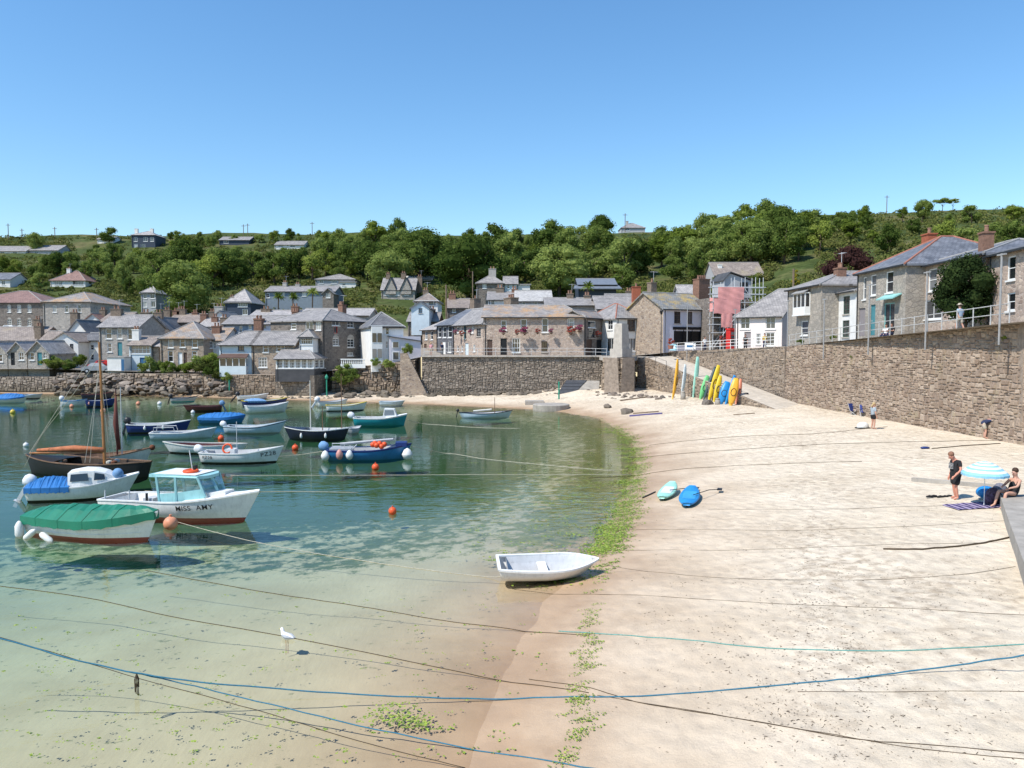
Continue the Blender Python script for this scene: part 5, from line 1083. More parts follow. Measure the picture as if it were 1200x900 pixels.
def boat(label, st, bw, B, fr, top, bot=BBK, inn=BIN, rail=BW, band=None, name='motor_boat', cat='boat', draft=.3, tr=.78, de=False, rake=.4, thw=(.25, .5, .72), floor=.05, wl=.07, off=.35, z=0.0, group=None, deck=None, full=2.3):
    a = onz(st[0], st[1], z); c = onz(bw[0], bw[1], z); d = c - a; L = d.length; nr = Vector((-d.y, d.x, 0)).normalized()
    if nr.y < 0: nr = -nr
    a = a + nr * B * off; rz = math.atan2(d.y, d.x); h = Hull(L, B, *fr, draft, tr, de, rake, full)
    t = thing(name, label, cat, (a.x, a.y, z), rz, group); N = 21; S = [1 - (1 - i / (N - 1)) ** 1.6 for i in range(N)]; S[-1] = .998
    if de: S[0] = .005
    m = MB(); rows = []
    for s in S:
        zk, zs = h.zk(s), h.zs(s); w0 = min(wl, zs - .1); lv = [zk, zk * .5 + w0 * .5, w0] + [w0 + (zs - .09 - w0) * k / 4 for k in range(1, 5)] + [zs]
        pt = [(h.x(s, z_), h.y(s, z_) if k else 0.006, z_) for k, z_ in enumerate(lv)]
        rows.append([(p[0], p[1], p[2]) for p in pt[::-1]] + [(p[0], -p[1], p[2]) for p in pt])
    n = len(rows[0]); m.grid(rows); nl = n // 2
    m.mi = []
    for i in range(N - 1):
        for k in range(n - 1):
            lev = min(abs(k - nl + .5) - .5, 99); lev = (nl - 1 - 1 - k) if k < nl - 1 else (k - nl if k >= nl else 0)
            m.mi.append(0 if lev < 2 else (2 if lev >= nl - 2 else 1))
    m.f.append(tuple(range(n))[::-1]); m.mi.append(1); m.f.append(tuple(range((N - 1) * n, N * n))); m.mi.append(1)
    ho = m.build('hull', [bot, top, band or top], t, True)
    # inside
    m = MB(); rows = []
    for s in [q for q in S[1:-1] if (q < .96 and (not de or q > .05))]:
        zs = h.zs(s); f = max(floor, h.zk(s) + .12); y0 = max(.01, h.y(s, zs) - .06); y1 = max(.008, h.y(s, f) * .82); x_ = h.x(s, zs); x2 = h.x(s, f); x1 = (x_ + x2) / 2
        rows.append([(x_, y0, zs - .005), (x1, (y0 + y1) / 2 + .03 * y0, (zs + f) / 2), (x2, y1, f), (x2, -y1, f), (x1, -(y0 + y1) / 2 - .03 * y0, (zs + f) / 2), (x_, -y0, zs - .005)])
    m.grid(rows); m.f.append(tuple(range(6))); m.mi.append(0); m.f.append(tuple(range(len(m.v) - 6, len(m.v)))); m.mi.append(0); m.build('inside', inn, t)
    g = MB()
    for sd in (1, -1):
        rr = []
        for s in S:
            zs = h.zs(s); y_ = h.y(s, zs); x_ = h.x(s, zs); rr.append([(x_, sd * (y_ + .03), zs - .03), (x_, sd * (y_ + .03), zs + .025), (x_, sd * max(0, y_ - .07), zs + .025), (x_, sd * max(0, y_ - .07), zs - .03)])
        g.grid(rr, True)
    if not de: y_ = h.y(0, h.zs(0)); x_ = h.x(0, h.zs(0)); g.box((x_ - .03, -y_, h.zs(0) - .03), (x_ + .06, y_, h.zs(0) + .028))
    g.build('gunwale', rail, t)
    for s in thw:
        zs = h.zs(s) - .16; y_ = h.y(s, zs) - .05; MB().box((s * L - .12, -y_, zs - .04), (s * L + .12, y_, zs)).build('thwart', TEAK if inn is BIN else inn, t)
    if deck is not None:                        # foredeck from station deck to the bow
        rr = []
        for s in [x for x in S if x >= deck]: zs = h.zs(s) + .028; y_ = h.y(s, h.zs(s)); rr.append([(h.x(s, zs), y_, zs), (h.x(s, zs), 0, zs + .06), (h.x(s, zs), -y_, zs)])
        MB().grid(rr).build('foredeck', top if band is None else band, t)
    return t, h
def outboard(t, h, tilt=0.9, m=COWL, s=1.0, y=0.0):
    x0, z0 = h.x(0, h.zs(0)) - .08, h.zs(0) + .05; b = MB(); prof = [(.05, -.02), (.16, 0), (.20, .12), (.19, .30), (.12, .42), (.02, .45)]
    b.lathe([(r_ * s, z_ * s) for r_, z_ in prof], 10, sx=1.25, sy=.85); R_ = Matrix.Rotation(tilt, 4, 'Y')
    T = Matrix.Translation((x0, y, z0)) @ R_; b.v = [tuple(T @ Vector(v)) for v in b.v]; o = b.build('outboard_motor', m, t, True)
    b = MB(); b.box((-.07 * s, -.05 * s, -.95 * s), (.07 * s, .05 * s, .0)).box((-.14 * s, -.12 * s, -.72 * s), (.12 * s, .12 * s, -.70 * s)).lathe([(.02, -.86 * s), (.05 * s, -.82 * s), (.05 * s, -.76 * s)], 8)
    b.v = [tuple(T @ Vector(v)) for v in b.v]; b.build('drive_leg', m, o)
def cover(t, h, s0, s1, rise, m, drop=.14, over=.05, ridge=True):
    N = 29; rr = []
    for i in range(N):
        s = s0 + (s1 - s0) * i / (N - 1); zs = h.zs(s); y_ = h.y(s, zs) + over; x_ = h.x(s, zs); k = math.sin(math.pi * min(1, max(0, (i + .6) / (N - .4)))) ** .5; z_ = zs + .05 + rise * k; w_ = .022 * math.sin(i * 2.3) + .012 * math.sin(i * 5.1)
        rr.append([(x_, y_, zs - drop + w_), (x_, y_ + .01, zs + .04), (x_, y_ * .5, zs + .04 + (z_ - zs) * .62 + w_), (x_, 0, z_ + w_), (x_, -y_ * .5, zs + .04 + (z_ - zs) * .62 - w_), (x_, -y_ - .01, zs + .04), (x_, -y_, zs - drop - w_)])
    b = MB(); b.grid(rr); b.f.append(tuple(range(7))); b.f.append(tuple(range((N - 1) * 7, N * 7))[::-1]); b.mi += [0, 0]; o = b.build('cover', m, t)
    for i in range(4, N - 1, 6):
        q = MB(); q.tube([(p[0], p[1], p[2] + .012) for p in rr[i]], .012, 4); q.build('cover_seam', m, o)
    return o
def fender(t, x, y, z, r, l, m, ang=0.0):
    b = MB(); b.lathe([(.02, -l / 2), (r * .7, -l / 2 + r * .3), (r, -l / 2 + r), (r, l / 2 - r), (r * .6, l / 2 - r * .2), (.03, l / 2 + .04)], 10)
    M_ = Matrix.Translation((x, y, z)) @ Matrix.Rotation(ang, 4, 'Y'); b.v = [tuple(M_ @ Vector(v)) for v in b.v]; b.build('fender', m, t, True)
def mast(t, x, z0, h, r, m=VARN, rakex=0.0, name='mast'): MB().tube([(x, 0, z0 - .3), (x + rakex, 0, z0 + h)], r, 8, r1=r * .6).build(name, m, t)
def line(t, a, b_, sag=.1, r=.012, m=ROPEW, name='line'):
    a, b_ = Vector(a), Vector(b_); MB().tube([a.lerp(b_, k / 8) - Vector((0, 0, sag * 4 * (k / 8) * (1 - k / 8))) for k in range(9)], r, 4).build(name, m, t)
def letter(t, h, body, s0, z0, size, side=-1, m=BLACKP, flip=False):
    me = text_mesh(body, size)
    for v in me.vertices:
        u, w_ = v.co.x, v.co.y; x_ = s0 * h.L + (u if not flip else -u); s = x_ / h.L; z_ = z0 + w_ + (h.zs(min(.99, s)) - h.zs(s0)) * .55
        for _ in range(3): s = min(.99, max(0, s + (x_ - h.x(s, z_)) / h.L))
        v.co = (x_, side * (h.y(s, z_) + .022), z_)
    me.materials.clear(); me.materials.append(m); link('lettering', me, t)
def ring(t, c, R_, r_, m, tilt=0, name='lifebuoy'):
    b = MB(); n, k = 18, 7; rows = [[((R_ + r_ * math.cos(6.283 * j / k)) * math.cos(6.283 * i / n), (R_ + r_ * math.cos(6.283 * j / k)) * math.sin(6.283 * i / n), r_ * math.sin(6.283 * j / k)) for j in range(k)] for i in range(n + 1)]
    b.grid(rows, True); M_ = Matrix.Translation(c) @ Matrix.Rotation(tilt, 4, 'X'); b.v = [tuple(M_ @ Vector(v)) for v in b.v]; b.build(name, m, t, True)

# --- green covered clinker boat
t, h = boat('white clinker boat with red bottom under a green tarpaulin', (30, 627), (166, 638), 1.75, (.70, .68, 1.05), BW, BRD, rake=.5, wl=.10, draft=.35)
cover(t, h, -.0, .985, .42, TARPG, .26, .07)
for k in range(1, 4):
    q = MB(); q.tube([(h.x(s / 14, h.zs(s / 14) * k * .22 + .08), -h.y(s / 14, h.zs(s / 14) * k * .22 + .08) - .004, h.zs(s / 14) * k * .22 + .08) for s in range(0, 14)], .012, 4); q.build('strake', BW, t)
fender(t, -.05, -.82, .22, .15, .62, FENW); fender(t, .55, -.95, .12, .12, .6, FENW, .9); fender(t, 1.35, -1.0, .08, .11, .6, FENW, 2.1)
# --- MISS AMY
t, h = boat('white motor boat lettered MISS AMY with aqua wheelhouse and orange lifebuoy', (118, 604), (284, 615), 2.05, (.66, .74, 1.20), BW, BRD, BW, BW, rake=.75, thw=(), deck=.56, wl=.12, draft=.35, floor=.1)
def wheelhouse(t, h):
    x0, x1 = h.L * .44, h.L * .76; zb = .62; zr = 1.74; y_ = .78
    # posts, roof, panels with real openings
    P = [((x0, -y_, zb), (x0 - .16, -y_ + .03, zr)), ((x0, y_, zb), (x0 - .16, y_ - .03, zr)), ((x0 + .78, -y_, zb), (x0 + .72, -y_ + .03, zr)), ((x0 + .78, y_, zb), (x0 + .72, y_ - .03, zr)), ((x1 - .12, -y_ * .8, zb + .35), (x1 - .42, -y_ + .10, zr)), ((x1 - .12, y_ * .8, zb + .35), (x1 - .42, y_ - .10, zr)), ((x1 + .06, -.03, zb + .4), (x1 - .28, -.03, zr))]
    b = MB()
    for p, q in P: b.tube([p, q], .06, 5)
    for sd in (-1, 1): b.tube([P[0 if sd < 0 else 1][1], P[4 if sd < 0 else 5][1]], .05, 5)
    b.build('cabin_frame', BAQ, t)
    b = MB()
    for sd in (-1, 1):
        y2 = sd * y_; b.add([(x0, y2, zb - .1), (x0 + .78, y2, zb - .1), (x1 - .12, sd * y_ * .8, zb + .2), (x1 - .2, sd * y_ * .82, zb + .68), (x0 + .76, y2, zb + .50), (x0 - .05, y2, zb + .42)], [(0, 1, 4, 5), (1, 2, 3, 4)])
    b.build('cabin_side', BAQ, t)
    b = MB()
    for sd in (-1, 1):
        y2 = sd * (y_ - .02); b.add([(x0 + .0, y2, zb + .44), (x0 + .72, y2, zb + .5), (x0 + .68, y2, zr - .06), (x0 - .1, y2, zr - .06)], [(0, 1, 2, 3)]); b.add([(x0 + .82, y2, zb + .52), (x1 - .22, sd * y_ * .82, zb + .70), (x1 - .42, sd * (y_ - .12), zr - .06), (x0 + .76, y2, zr - .06)], [(0, 1, 2, 3)])
        b.add([(x1 - .14, sd * y_ * .78, zb + .70), (x1 + .02, sd * .05, zb + .74), (x1 - .28, sd * .05, zr - .06), (x1 - .40, sd * (y_ - .14), zr - .06)], [(0, 1, 2, 3)])
    b.build('window', SCREEN, t)
    b = MB(); b.slab([(x0 - .45, -y_ - .02, zr + .08), (x1 - .40, -y_ + .1, zr + .06), (x1 - .16, -.3, zr + .05), (x1 - .16, .3, zr + .05), (x1 - .40, y_ - .1, zr + .06), (x0 - .45, y_ + .02, zr + .08)], .12); r_ = b.build('cabin_roof', BAQ, t)
    MB().box((x0 - .3, -y_ + .1, zr + .083), (x1 - .5, y_ - .1, zr + .10)).build('roof_panel', BW, r_)
    b = MB(); b.slab([(x1 - .9, -.62, zb + .42), (x1 + .55, -.30, zb + .55), (x1 + .55, .30, zb + .55), (x1 - .9, .62, zb + .42)], .5); b.build('coachroof', BW, t)
    ring(t, (x0 + .95, -.1, zr + .15), .25, .065, ORANGE); MB().tube([(x0 + .9, .1, zr + .05), (x0 + .75, .1, zr + .95)], .02, 6).build('aerial', GREYRAIL, t)
    MB().box((x0 + .95, .05, zr + .1), (x0 + 1.05, .2, zr + .35)).build('lamp', BLACKP, t)
wheelhouse(t, h); letter(t, h, 'MISS  AMY', .575, .44, .29)
MB().box((h.L * .26, -.3, .1), (h.L * .33, .3, .72)).build('engine_box', BIN, t); MB().tube([(h.L * .30, -.4, .1), (h.L * .30, -.4, .95)], .05, 6).build('pot_hauler', DARKMET, t)
for s in (.02, .2): MB().tube([(h.L * s, -.6, h.zs(s)), (h.L * s, -.6, h.zs(s) + .35)], .025, 6).build('cleat_post', GREYRAIL, t)
MB().ball((.25 * h.L, -.45, .95), .2, 10, 7).build('bagged_motor', CANVB, t, True) if 0 else None
# --- cabin cruiser with blue canvas
t, h = boat('white cabin cruiser with blue canvas over the cockpit and wrapped outboard', (31, 589), (153, 583), 1.95, (.62, .62, 1.0), BW, BBK, BW, BW, rake=.6, thw=(), deck=.78)
x0, x1 = h.L * .40, h.L * .78
b = MB(); rr = []
for x_, w_, z_ in ((x0, .80, 1.22), (x0 + .5, .80, 1.30), (x1 - .55, .72, 1.27), (x1 - .12, .60, 1.15)): rr.append([(x_, -w_ - .06, .55), (x_, -w_, .86), (x_ - .02, -w_ + .1, z_), (x_ - .02, 0, z_ + .06), (x_ - .02, w_ - .1, z_), (x_, w_, .86), (x_, w_ + .06, .55)])
rr.append([(x1 + .35, -.5, .6), (x1 + .33, -.45, .80), (x1 + .3, -.36, .90), (x1 + .3, 0, .92), (x1 + .3, .36, .90), (x1 + .33, .45, .80), (x1 + .35, .5, .6)])
b.grid(rr); b.f.append(tuple(range(7))); b.mi.append(0); co = b.build('cabin', BW, t)
for sd in (-1, 1):
    b = MB(); b.add([(x0 + .1, sd * .835, .86), (x0 + .85, sd * .82, .88), (x0 + .80, sd * .755, 1.20), (x0 + .12, sd * .765, 1.18)], [(0, 1, 2, 3)]); b.build('window', GLASS, co)
    b = MB(); b.add([(x1 - .55, sd * .76, .88), (x1 - .12, sd * .64, .88), (x1 - .15, sd * .56, 1.10), (x1 - .52, sd * .68, 1.20)], [(0, 1, 2, 3)]); b.build('window', GLASS, co)
b = MB(); b.add([(x1 - .08, -.5, 1.08), (x1 + .28, -.34, .925), (x1 + .28, .34, .925), (x1 - .08, .5, 1.08)], [(0, 1, 2, 3)]); b.build('windscreen', GLASS, co)
cover(t, h, .0, .42, .36, TARPB, .2, .05); outboard(t, h, .5, COWL, 1.15)
MB().ball((h.L * .86, -.25, 1.05), .24, 10, 7, sz=1.1).build('bagged_motor', CANVB, t, True)
# --- brown gaffer
t, h = boat('black-hulled old sailing boat with brown mast and furled tan sail', (164, 562), (20, 556), 2.2, (.85, .72, .95), BBK, BBK, mat('dark_old_timber', (.05, .036, .027), .8, .4, 5), TEAK, name='sailing_boat', draft=.5, rake=.35, thw=(.2, .45), deck=.62, de=True)
mast(t, h.L * .36, .5, 6.6, .085, VARN, .15)
MB().tube([(h.L * .36, .02, 1.25), (h.L * .98, .02, 1.05)], .055, 8).build('boom', VARN, t); MB().tube([(h.L * .36, 0, 1.36), (h.L * .6, .05, 1.40), (h.L * .92, 0, 1.22)], [.13, .17, .08], 8).build('furled_sail', mat('rust_sail', (.42, .15, .07), .85, .3, 4), t, True)
for y_ in (-.9, .9): line(t, (h.L * .38, y_, .8), (h.L * .36 + .14, 0, 6.6), .0, .009, ROPEW, 'shroud'); line(t, (h.L * .42, y_, .8), (h.L * .36 + .13, 0, 5.8), .0, .009, ROPEW, 'shroud')
line(t, (h.L * 1.0, 0, .95), (h.L * .36 + .15, 0, 7.0), .0, .010, ROPEW, 'forestay')
for k in range(7): MB().lathe([(.02, 0), (.16, .05), (.15, .16), (.03, .2)], 8, (h.L * rnd.uniform(.2, .85), rnd.uniform(-.6, .6), .62)).build('gear', rnd.choice((TEAK, BBK, ROPEW, RUST)), t)
# --- cream double ender with mizzen
t, h = boat('pale double-ended boat with rusty stem and furled dark red mizzen', (76, 549), (172, 546), 1.8, (.72, .62, 1.0), BCR, BBK, TEAK, TEAK, name='sailing_boat', de=True, rake=.5, thw=(.3, .5, .7))
mast(t, h.L * .60, .3, 4.1, .05, BMR); MB().tube([(h.L * .60 + .1, 0, .9), (h.L * .59, .02, 2.4), (h.L * .60, 0, 4.0)], [.10, .15, .05], 8).build('furled_sail', SAILR, t, True); mast(t, h.L * .66, .3, 4.2, .035, GREYRAIL, name='stanchion'); MB().ball((h.L * 1.04, 0, .98), .17, 8, 6).build('stem_cap', RUST, t, True)
# --- white PZ boat
t, h = boat('white open boat with black PZ registration letters and orange lifebuoy', (235, 543), (325, 543), 1.7, (.62, .58, .95), BW, BBK, BIN, BW, rake=.5, thw=(.3, .6))
outboard(t, h, -1.1, COWL, 1.1); ring(t, (h.L * .32, -.2, .82), .26, .06, ORANGE, 1.3); letter(t, h, 'PZ28', .78, .38, .34); letter(t, h, 'PZ28', .03, .28, .26); MB().box((h.L * .3, -.3, .1), (h.L * .42, .3, .8)).build('engine_box', BW, t); MB().tube([(h.L * .43, 0, .5), (h.L * .43, 0, 2.4)], .02, 6).build('aerial', GREYRAIL, t)
# --- white boat with red inside
t, h = boat('white open boat with dark red inside, behind the PZ lettered boat', (283, 531), (191, 532), 1.7, (.55, .50, .72), BW, BBK, BMR, BCR, thw=(.3, .55, .75), rake=.5, de=True)
# --- blue & others
t, h = boat('dark blue open boat with white rail and outboard, left of the pale blue one', (149, 508), (220, 506), 1.8, (.70, .62, .90), BDB, BBK, BIN, BW, thw=(.4, .7)); outboard(t, h, .3, COWB, 1.1); fender(t, h.L * .3, -.95, .4, .1, .3, FENW); fender(t, h.L * .6, -.95, .42, .1, .3, FENW)
t, h = boat('pale grey-blue open boat with steel hoops, below the dark blue boat', (176, 515), (250, 513), 1.7, (.45, .42, .72), BLT, BLT, BIN, BW, thw=(.4, .6)); b = MB(); b.tube([(.2, -.6, .45), (.25, -.6, .85), (1.6, -.6, .85), (1.7, -.6, .45)], .03, 6); b.tube([(.2, .6, .45), (.25, .6, .85), (1.6, .6, .85), (1.7, .6, .45)], .03, 6); b.build('handrail', GREYRAIL, t)
t, h = boat('blue boat wrapped in a bright blue tarpaulin, middle of the moorings', (233, 496), (283, 496), 1.9, (.5, .48, .68), BBL, BBL, BIN, BBL, thw=()); cover(t, h, .0, .97, .38, TARPB, .2)
t, h = boat('long pale blue boat with dark stripe and small windscreen', (263, 508), (329, 508), 1.8, (.55, .5, .95), BLT, BGR, BIN, BLT, BNV, thw=(.3, .5), rake=.6); b = MB(); b.add([(h.L * .55, -.6, .6), (h.L * .55, .6, .6), (h.L * .50, .55, 1.15), (h.L * .50, -.55, 1.15)], [(0, 1, 2, 3)]); b.build('windscreen', SCREEN, t)
outboard(t, h, -1.1, COWL, 1.0)
t, h = boat('dark red open boat with blue wrapped outboard', (259, 481), (216, 482), 1.7, (.5, .45, .62), BMR, BBK, BMR, BMR, thw=(.4, .7)); outboard(t, h, .4, CANVB, 1.1)
t, h = boat('white rowing boat in front of the yellow-railed one', (290, 484), (338, 482), 1.8, (.68, .62, .95), BW, BW, BIN, BW, thw=(.3, .6), name='rowing_boat')
t, h = boat('blue boat with yellow rail moored behind a white boat', (288, 476), (338, 473.5), 1.7, (.55, .5, .75), BDB, BBK, BIN, BYL, thw=(.3, .6)); cover(t, h, .05, .45, .25, CANVB)
t, h = boat('farthest white motor boat near the left rocks', (279, 469), (314, 468), 1.7, (.5, .48, .75), BW, BBK, BIN, BW); outboard(t, h, .7, COWB, 1.2)
t, h = boat('white boat with white outboard before the dark building', (374, 477), (408, 475.5), 1.7, (.55, .5, .75), BW, BW, BIN, BGR); outboard(t, h, .6, COWL, 1.3)
t, h = boat('white open boat with yellow inner rail, right of the outboard boat', (383, 482), (429, 481), 1.8, (.6, .55, .9), BW, BBK, BIN, BYL, thw=(.3, .6))
t, h = boat('small pale blue skiff nearest the quay steps', (445, 475), (472, 475), 1.6, (.42, .40, .5), BLT, BLT, BIN, BLT, thw=(.4, .7), name='rowing_boat')
t, h = boat('teal boat with white gunwale and small white cuddy', (415, 499.5), (475, 499), 2.0, (.7, .65, .95), BTL, BTL, BIN, BW, BW, thw=(.3,), deck=.6, rake=.3)
x_ = h.L * .55; b = MB(); b.add([(x_, -.6, .7), (x_ + 1.2, -.5, .8), (x_ + 1.0, -.42, 1.42), (x_ + .15, -.5, 1.45), (x_, .6, .7), (x_ + 1.2, .5, .8), (x_ + 1.0, .42, 1.42), (x_ + .15, .5, 1.45)], [(0, 1, 2, 3), (7, 6, 5, 4), (3, 2, 6, 7), (1, 5, 6, 2), (0, 3, 7, 4)]); o = b.build('cuddy', BW, t); b = MB(); b.add([(x_ + .15, -.585, .9), (x_ + 1.0, -.52, .95), (x_ + .93, -.462, 1.33), (x_ + .2, -.53, 1.35)], [(0, 1, 2, 3)]); b.build('window', GLASS, o); outboard(t, h, -1.0, COWL, 1.2)
t, h = boat('navy blue sailing boat with white rail and bare masts', (404, 515), (333, 515), 1.9, (.78, .66, .85), BNV, BNV, BIN, BW, name='sailing_boat', thw=(.3, .5), deck=.65, de=True)
mast(t, h.L * .60, .4, 3.9, .05, BCR); mast(t, h.L * .08, .4, 4.4, .04, TEAK); mast(t, h.L * .40, .4, 2.0, .04, TEAK); fender(t, h.L * .3, .98, .3, .09, .35, FENW); fender(t, h.L * .7, .98, .3, .09, .35, FENW)
t, h = boat('small grey tender tied behind the navy sailing boat', (412, 508), (424, 507), 1.2, (.4, .38, .5), BGR, BGR, BIN, BGR, thw=(.5,), name='rowing_boat')
# --- blue crabber with fenders
t, h = boat('bright blue open fishing boat with white fenders and orange buoys aboard', (384, 540), (478, 539), 2.0, (.62, .60, .92), BBL, BBL, BGR, BDB, BDB, thw=(.4,), rake=.45, name='fishing_boat')
fender(t, -.1, -.95, .32, .25, .6, FENW); fender(t, .75, -1.05, .40, .20, .58, FENP); fender(t, 1.35, -1.1, .38, .22, .55, FENW); fender(t, h.L * .99, -.45, .30, .33, .70, FENW)
for q in ((.55, -.1), (.60, -.25), (.57, .1), (.63, .05), (.66, -.2), (.69, .1)): MB().ball((h.L * q[0], q[1], .72 + rnd.uniform(0, .2)), .17, 10, 7).build('buoy_aboard', ORANGE, t, True)
MB().tube([(h.L * .12, .5, .85), (h.L * .80, .45, 1.12)], .09, 6).build('spar', BGR, t); MB().box((h.L * .84, -.4, .75), (h.L * .98, .4, 1.02)).build('bow_shelter', BDB, t); MB().box((.1, -.7, .3), (1.4, .7, .72)).build('gear_heap', BGR, t)
b = MB(); b.tube([(h.L * .05, -.4, .7), (h.L * .05, -.4, 1.0), (h.L * .2, -.4, 1.0), (h.L * .2, -.4, .7)], .03, 6); b.tube([(h.L * .3, -.6, .65), (h.L * .36, -.6, .95)], .03, 6); b.tube([(h.L * .33, -.6, .65), (h.L * .27, -.6, .9)], .03, 6); b.build('hauler_frame', GREYRAIL, t); outboard(t, h, -1.0, CANVB, 1.2)
# --- grey boat alone
t, h = boat('pale grey open boat alone off the quay wall with stub mast', (540, 490), (599, 489.5), 1.7, (.52, .42, .65), BLT, BLT, BIN, BNV, name='sailing_boat', thw=(.4, .6), de=True); mast(t, h.L * .68, .3, 1.6, .04, TEAK); MB().tube([(h.L * .25, 0, .6), (h.L * .62, 0, .75)], .09, 6).build('furled_sail', BCR, t); outboard(t, h, .2, COWB, .6)
# --- far left
t, h = boat('boat under a pale blue tarpaulin at the left edge', (-8, 472), (26, 472), 2.0, (.5, .5, .7), BCR, BLT, BIN, BCR, thw=()); cover(t, h, 0, .95, .55, TARPB, .1)
t, h = boat('grey boat just right of the pale blue tarpaulin at the left', (24, 467), (45, 467), 1.8, (.5, .45, .6), BGR, BBK, BIN, BLT)
t, h = boat('white boat with blue rail left of a matching blue boat at the far left moorings', (72, 476), (99, 475.5), 1.8, (.6, .55, .75), BW, BW, BIN, BBL); outboard(t, h, .1, COWL, 1.1)
t, h = boat('deep blue boat right of the white one at the far left moorings', (101, 477), (134, 476), 1.8, (.7, .65, .85), BDB, BBK, BIN, BDB); fender(t, .3, -.9, .4, .1, .3, FENP)
t, h = boat('dark boat with red trim farthest back on the left', (96, 468), (132, 467), 1.8, (.6, .55, .85), BNV, BBK, BMR, BMR)
t, h = boat('small grey-teal boat with outboard before the boulder bank', (200, 471), (229, 470.5), 1.6, (.45, .42, .6), BGR, BTL, BIN, BNV); outboard(t, h, .3, COWB, 1.0)
# --- the dinghy aground
p = onbeach(589, 686)
t, h = boat('small white dinghy aground at the water edge on the sand', (588, 685), (697, 682), 1.42, (.47, .43, .52), BW, BW, BIN, BW, name='dinghy', draft=.06, rake=.55, tr=.82, thw=(), off=.45, z=.06, wl=.05, floor=.06, full=3.6)
t.rotation_euler[0] = math.radians(6)
MB().box((.03, -.35, .08), (.35, .1, .22)).build('stern_seat', BW, t); MB().box((h.L * .42, -.6, .22), (h.L * .52, .6, .26)).build('thwart', BW, t); MB().box((h.L * .44, -.1, .07), (h.L * .5, .1, .22)).build('thwart_post', BW, t)
# --- mooring buoys
def buoy(px, py, r_, m, label):
    p = onz(px, py, 0); t = thing('mooring_buoy', label, 'buoy', p); MB().ball((0, 0, r_ * .45), r_, 12, 8).build('float', m, t, True); MB().tube([(0, 0, r_ * 1.35), (0, 0, r_ * 1.75)], r_ * .18, 6).build('eye', m, t)
buoy(460, 601, .17, ORANGE, 'orange mooring buoy alone in the middle of the water'); buoy(440, 549.5, .21, ORANGE, 'red-orange buoy floating below the bright blue fishing boat'); buoy(346, 526.5, .22, ORANGE, 'orange buoy between the PZ boat and the blue fishing boat'); buoy(259, 515, .22, ORANGE, 'red buoy above the PZ lettered boat')
buoy(162, 474, .25, PEACH, 'pale orange buoy left of two near the boulder bank'); buoy(187, 474, .25, FENW, 'white buoy right of two near the boulder bank'); buoy(121, 483, .28, PEACH, 'pinkish buoy below the deep blue boat at the far left'); buoy(84, 477, .22, PEACH, 'small orange buoy beside the far left white boat')
buoy(30.5, 523, .18, FENW, 'white buoy with dark base on the left water'); buoy(15, 484, .25, BYL, 'pale yellow buoy on the far left water'); buoy(200, 617, .27, PEACH, 'peach coloured mooring buoy under the side of the lettered motor boat'); buoy(226, 484, .2, FENW, 'white buoy beside the dark red boat')
# ================================================================ PEOPLE, BEACH THINGS, RAILINGS, STREET THINGS
SKIN = mat('skin', (.52, .29, .21), .6, .08, 6); SKINP = mat('sunburnt_skin', (.58, .26, .18), .6, .1, 6)
def skin_mesh(name, V, E, R_, m, sub=2):
    me = bpy.data.meshes.new(name); me.from_pydata([tuple(v) for v in V], E, []); o = bpy.data.objects.new(name, me); COL.objects.link(o)
    md = o.modifiers.new('s', 'SKIN'); me.skin_vertices or None
    if not me.skin_vertices: me.attributes
    for i, sv_ in enumerate(me.skin_vertices[0].data): r_ = R_[i]; sv_.radius = r_ if isinstance(r_, tuple) else (r_, r_); sv_.use_root = (i == 0)
    md2 = o.modifiers.new('d', 'SUBSURF'); md2.levels = sub; md2.render_levels = sub
    dg = bpy.context.evaluated_depsgraph_get(); out = bpy.data.meshes.new_from_object(o.evaluated_get(dg)); bpy.data.objects.remove(o)
    out.materials.clear(); out.materials.append(m); out.polygons.foreach_set('use_smooth', [True] * len(out.polygons)); out.name = name; return out
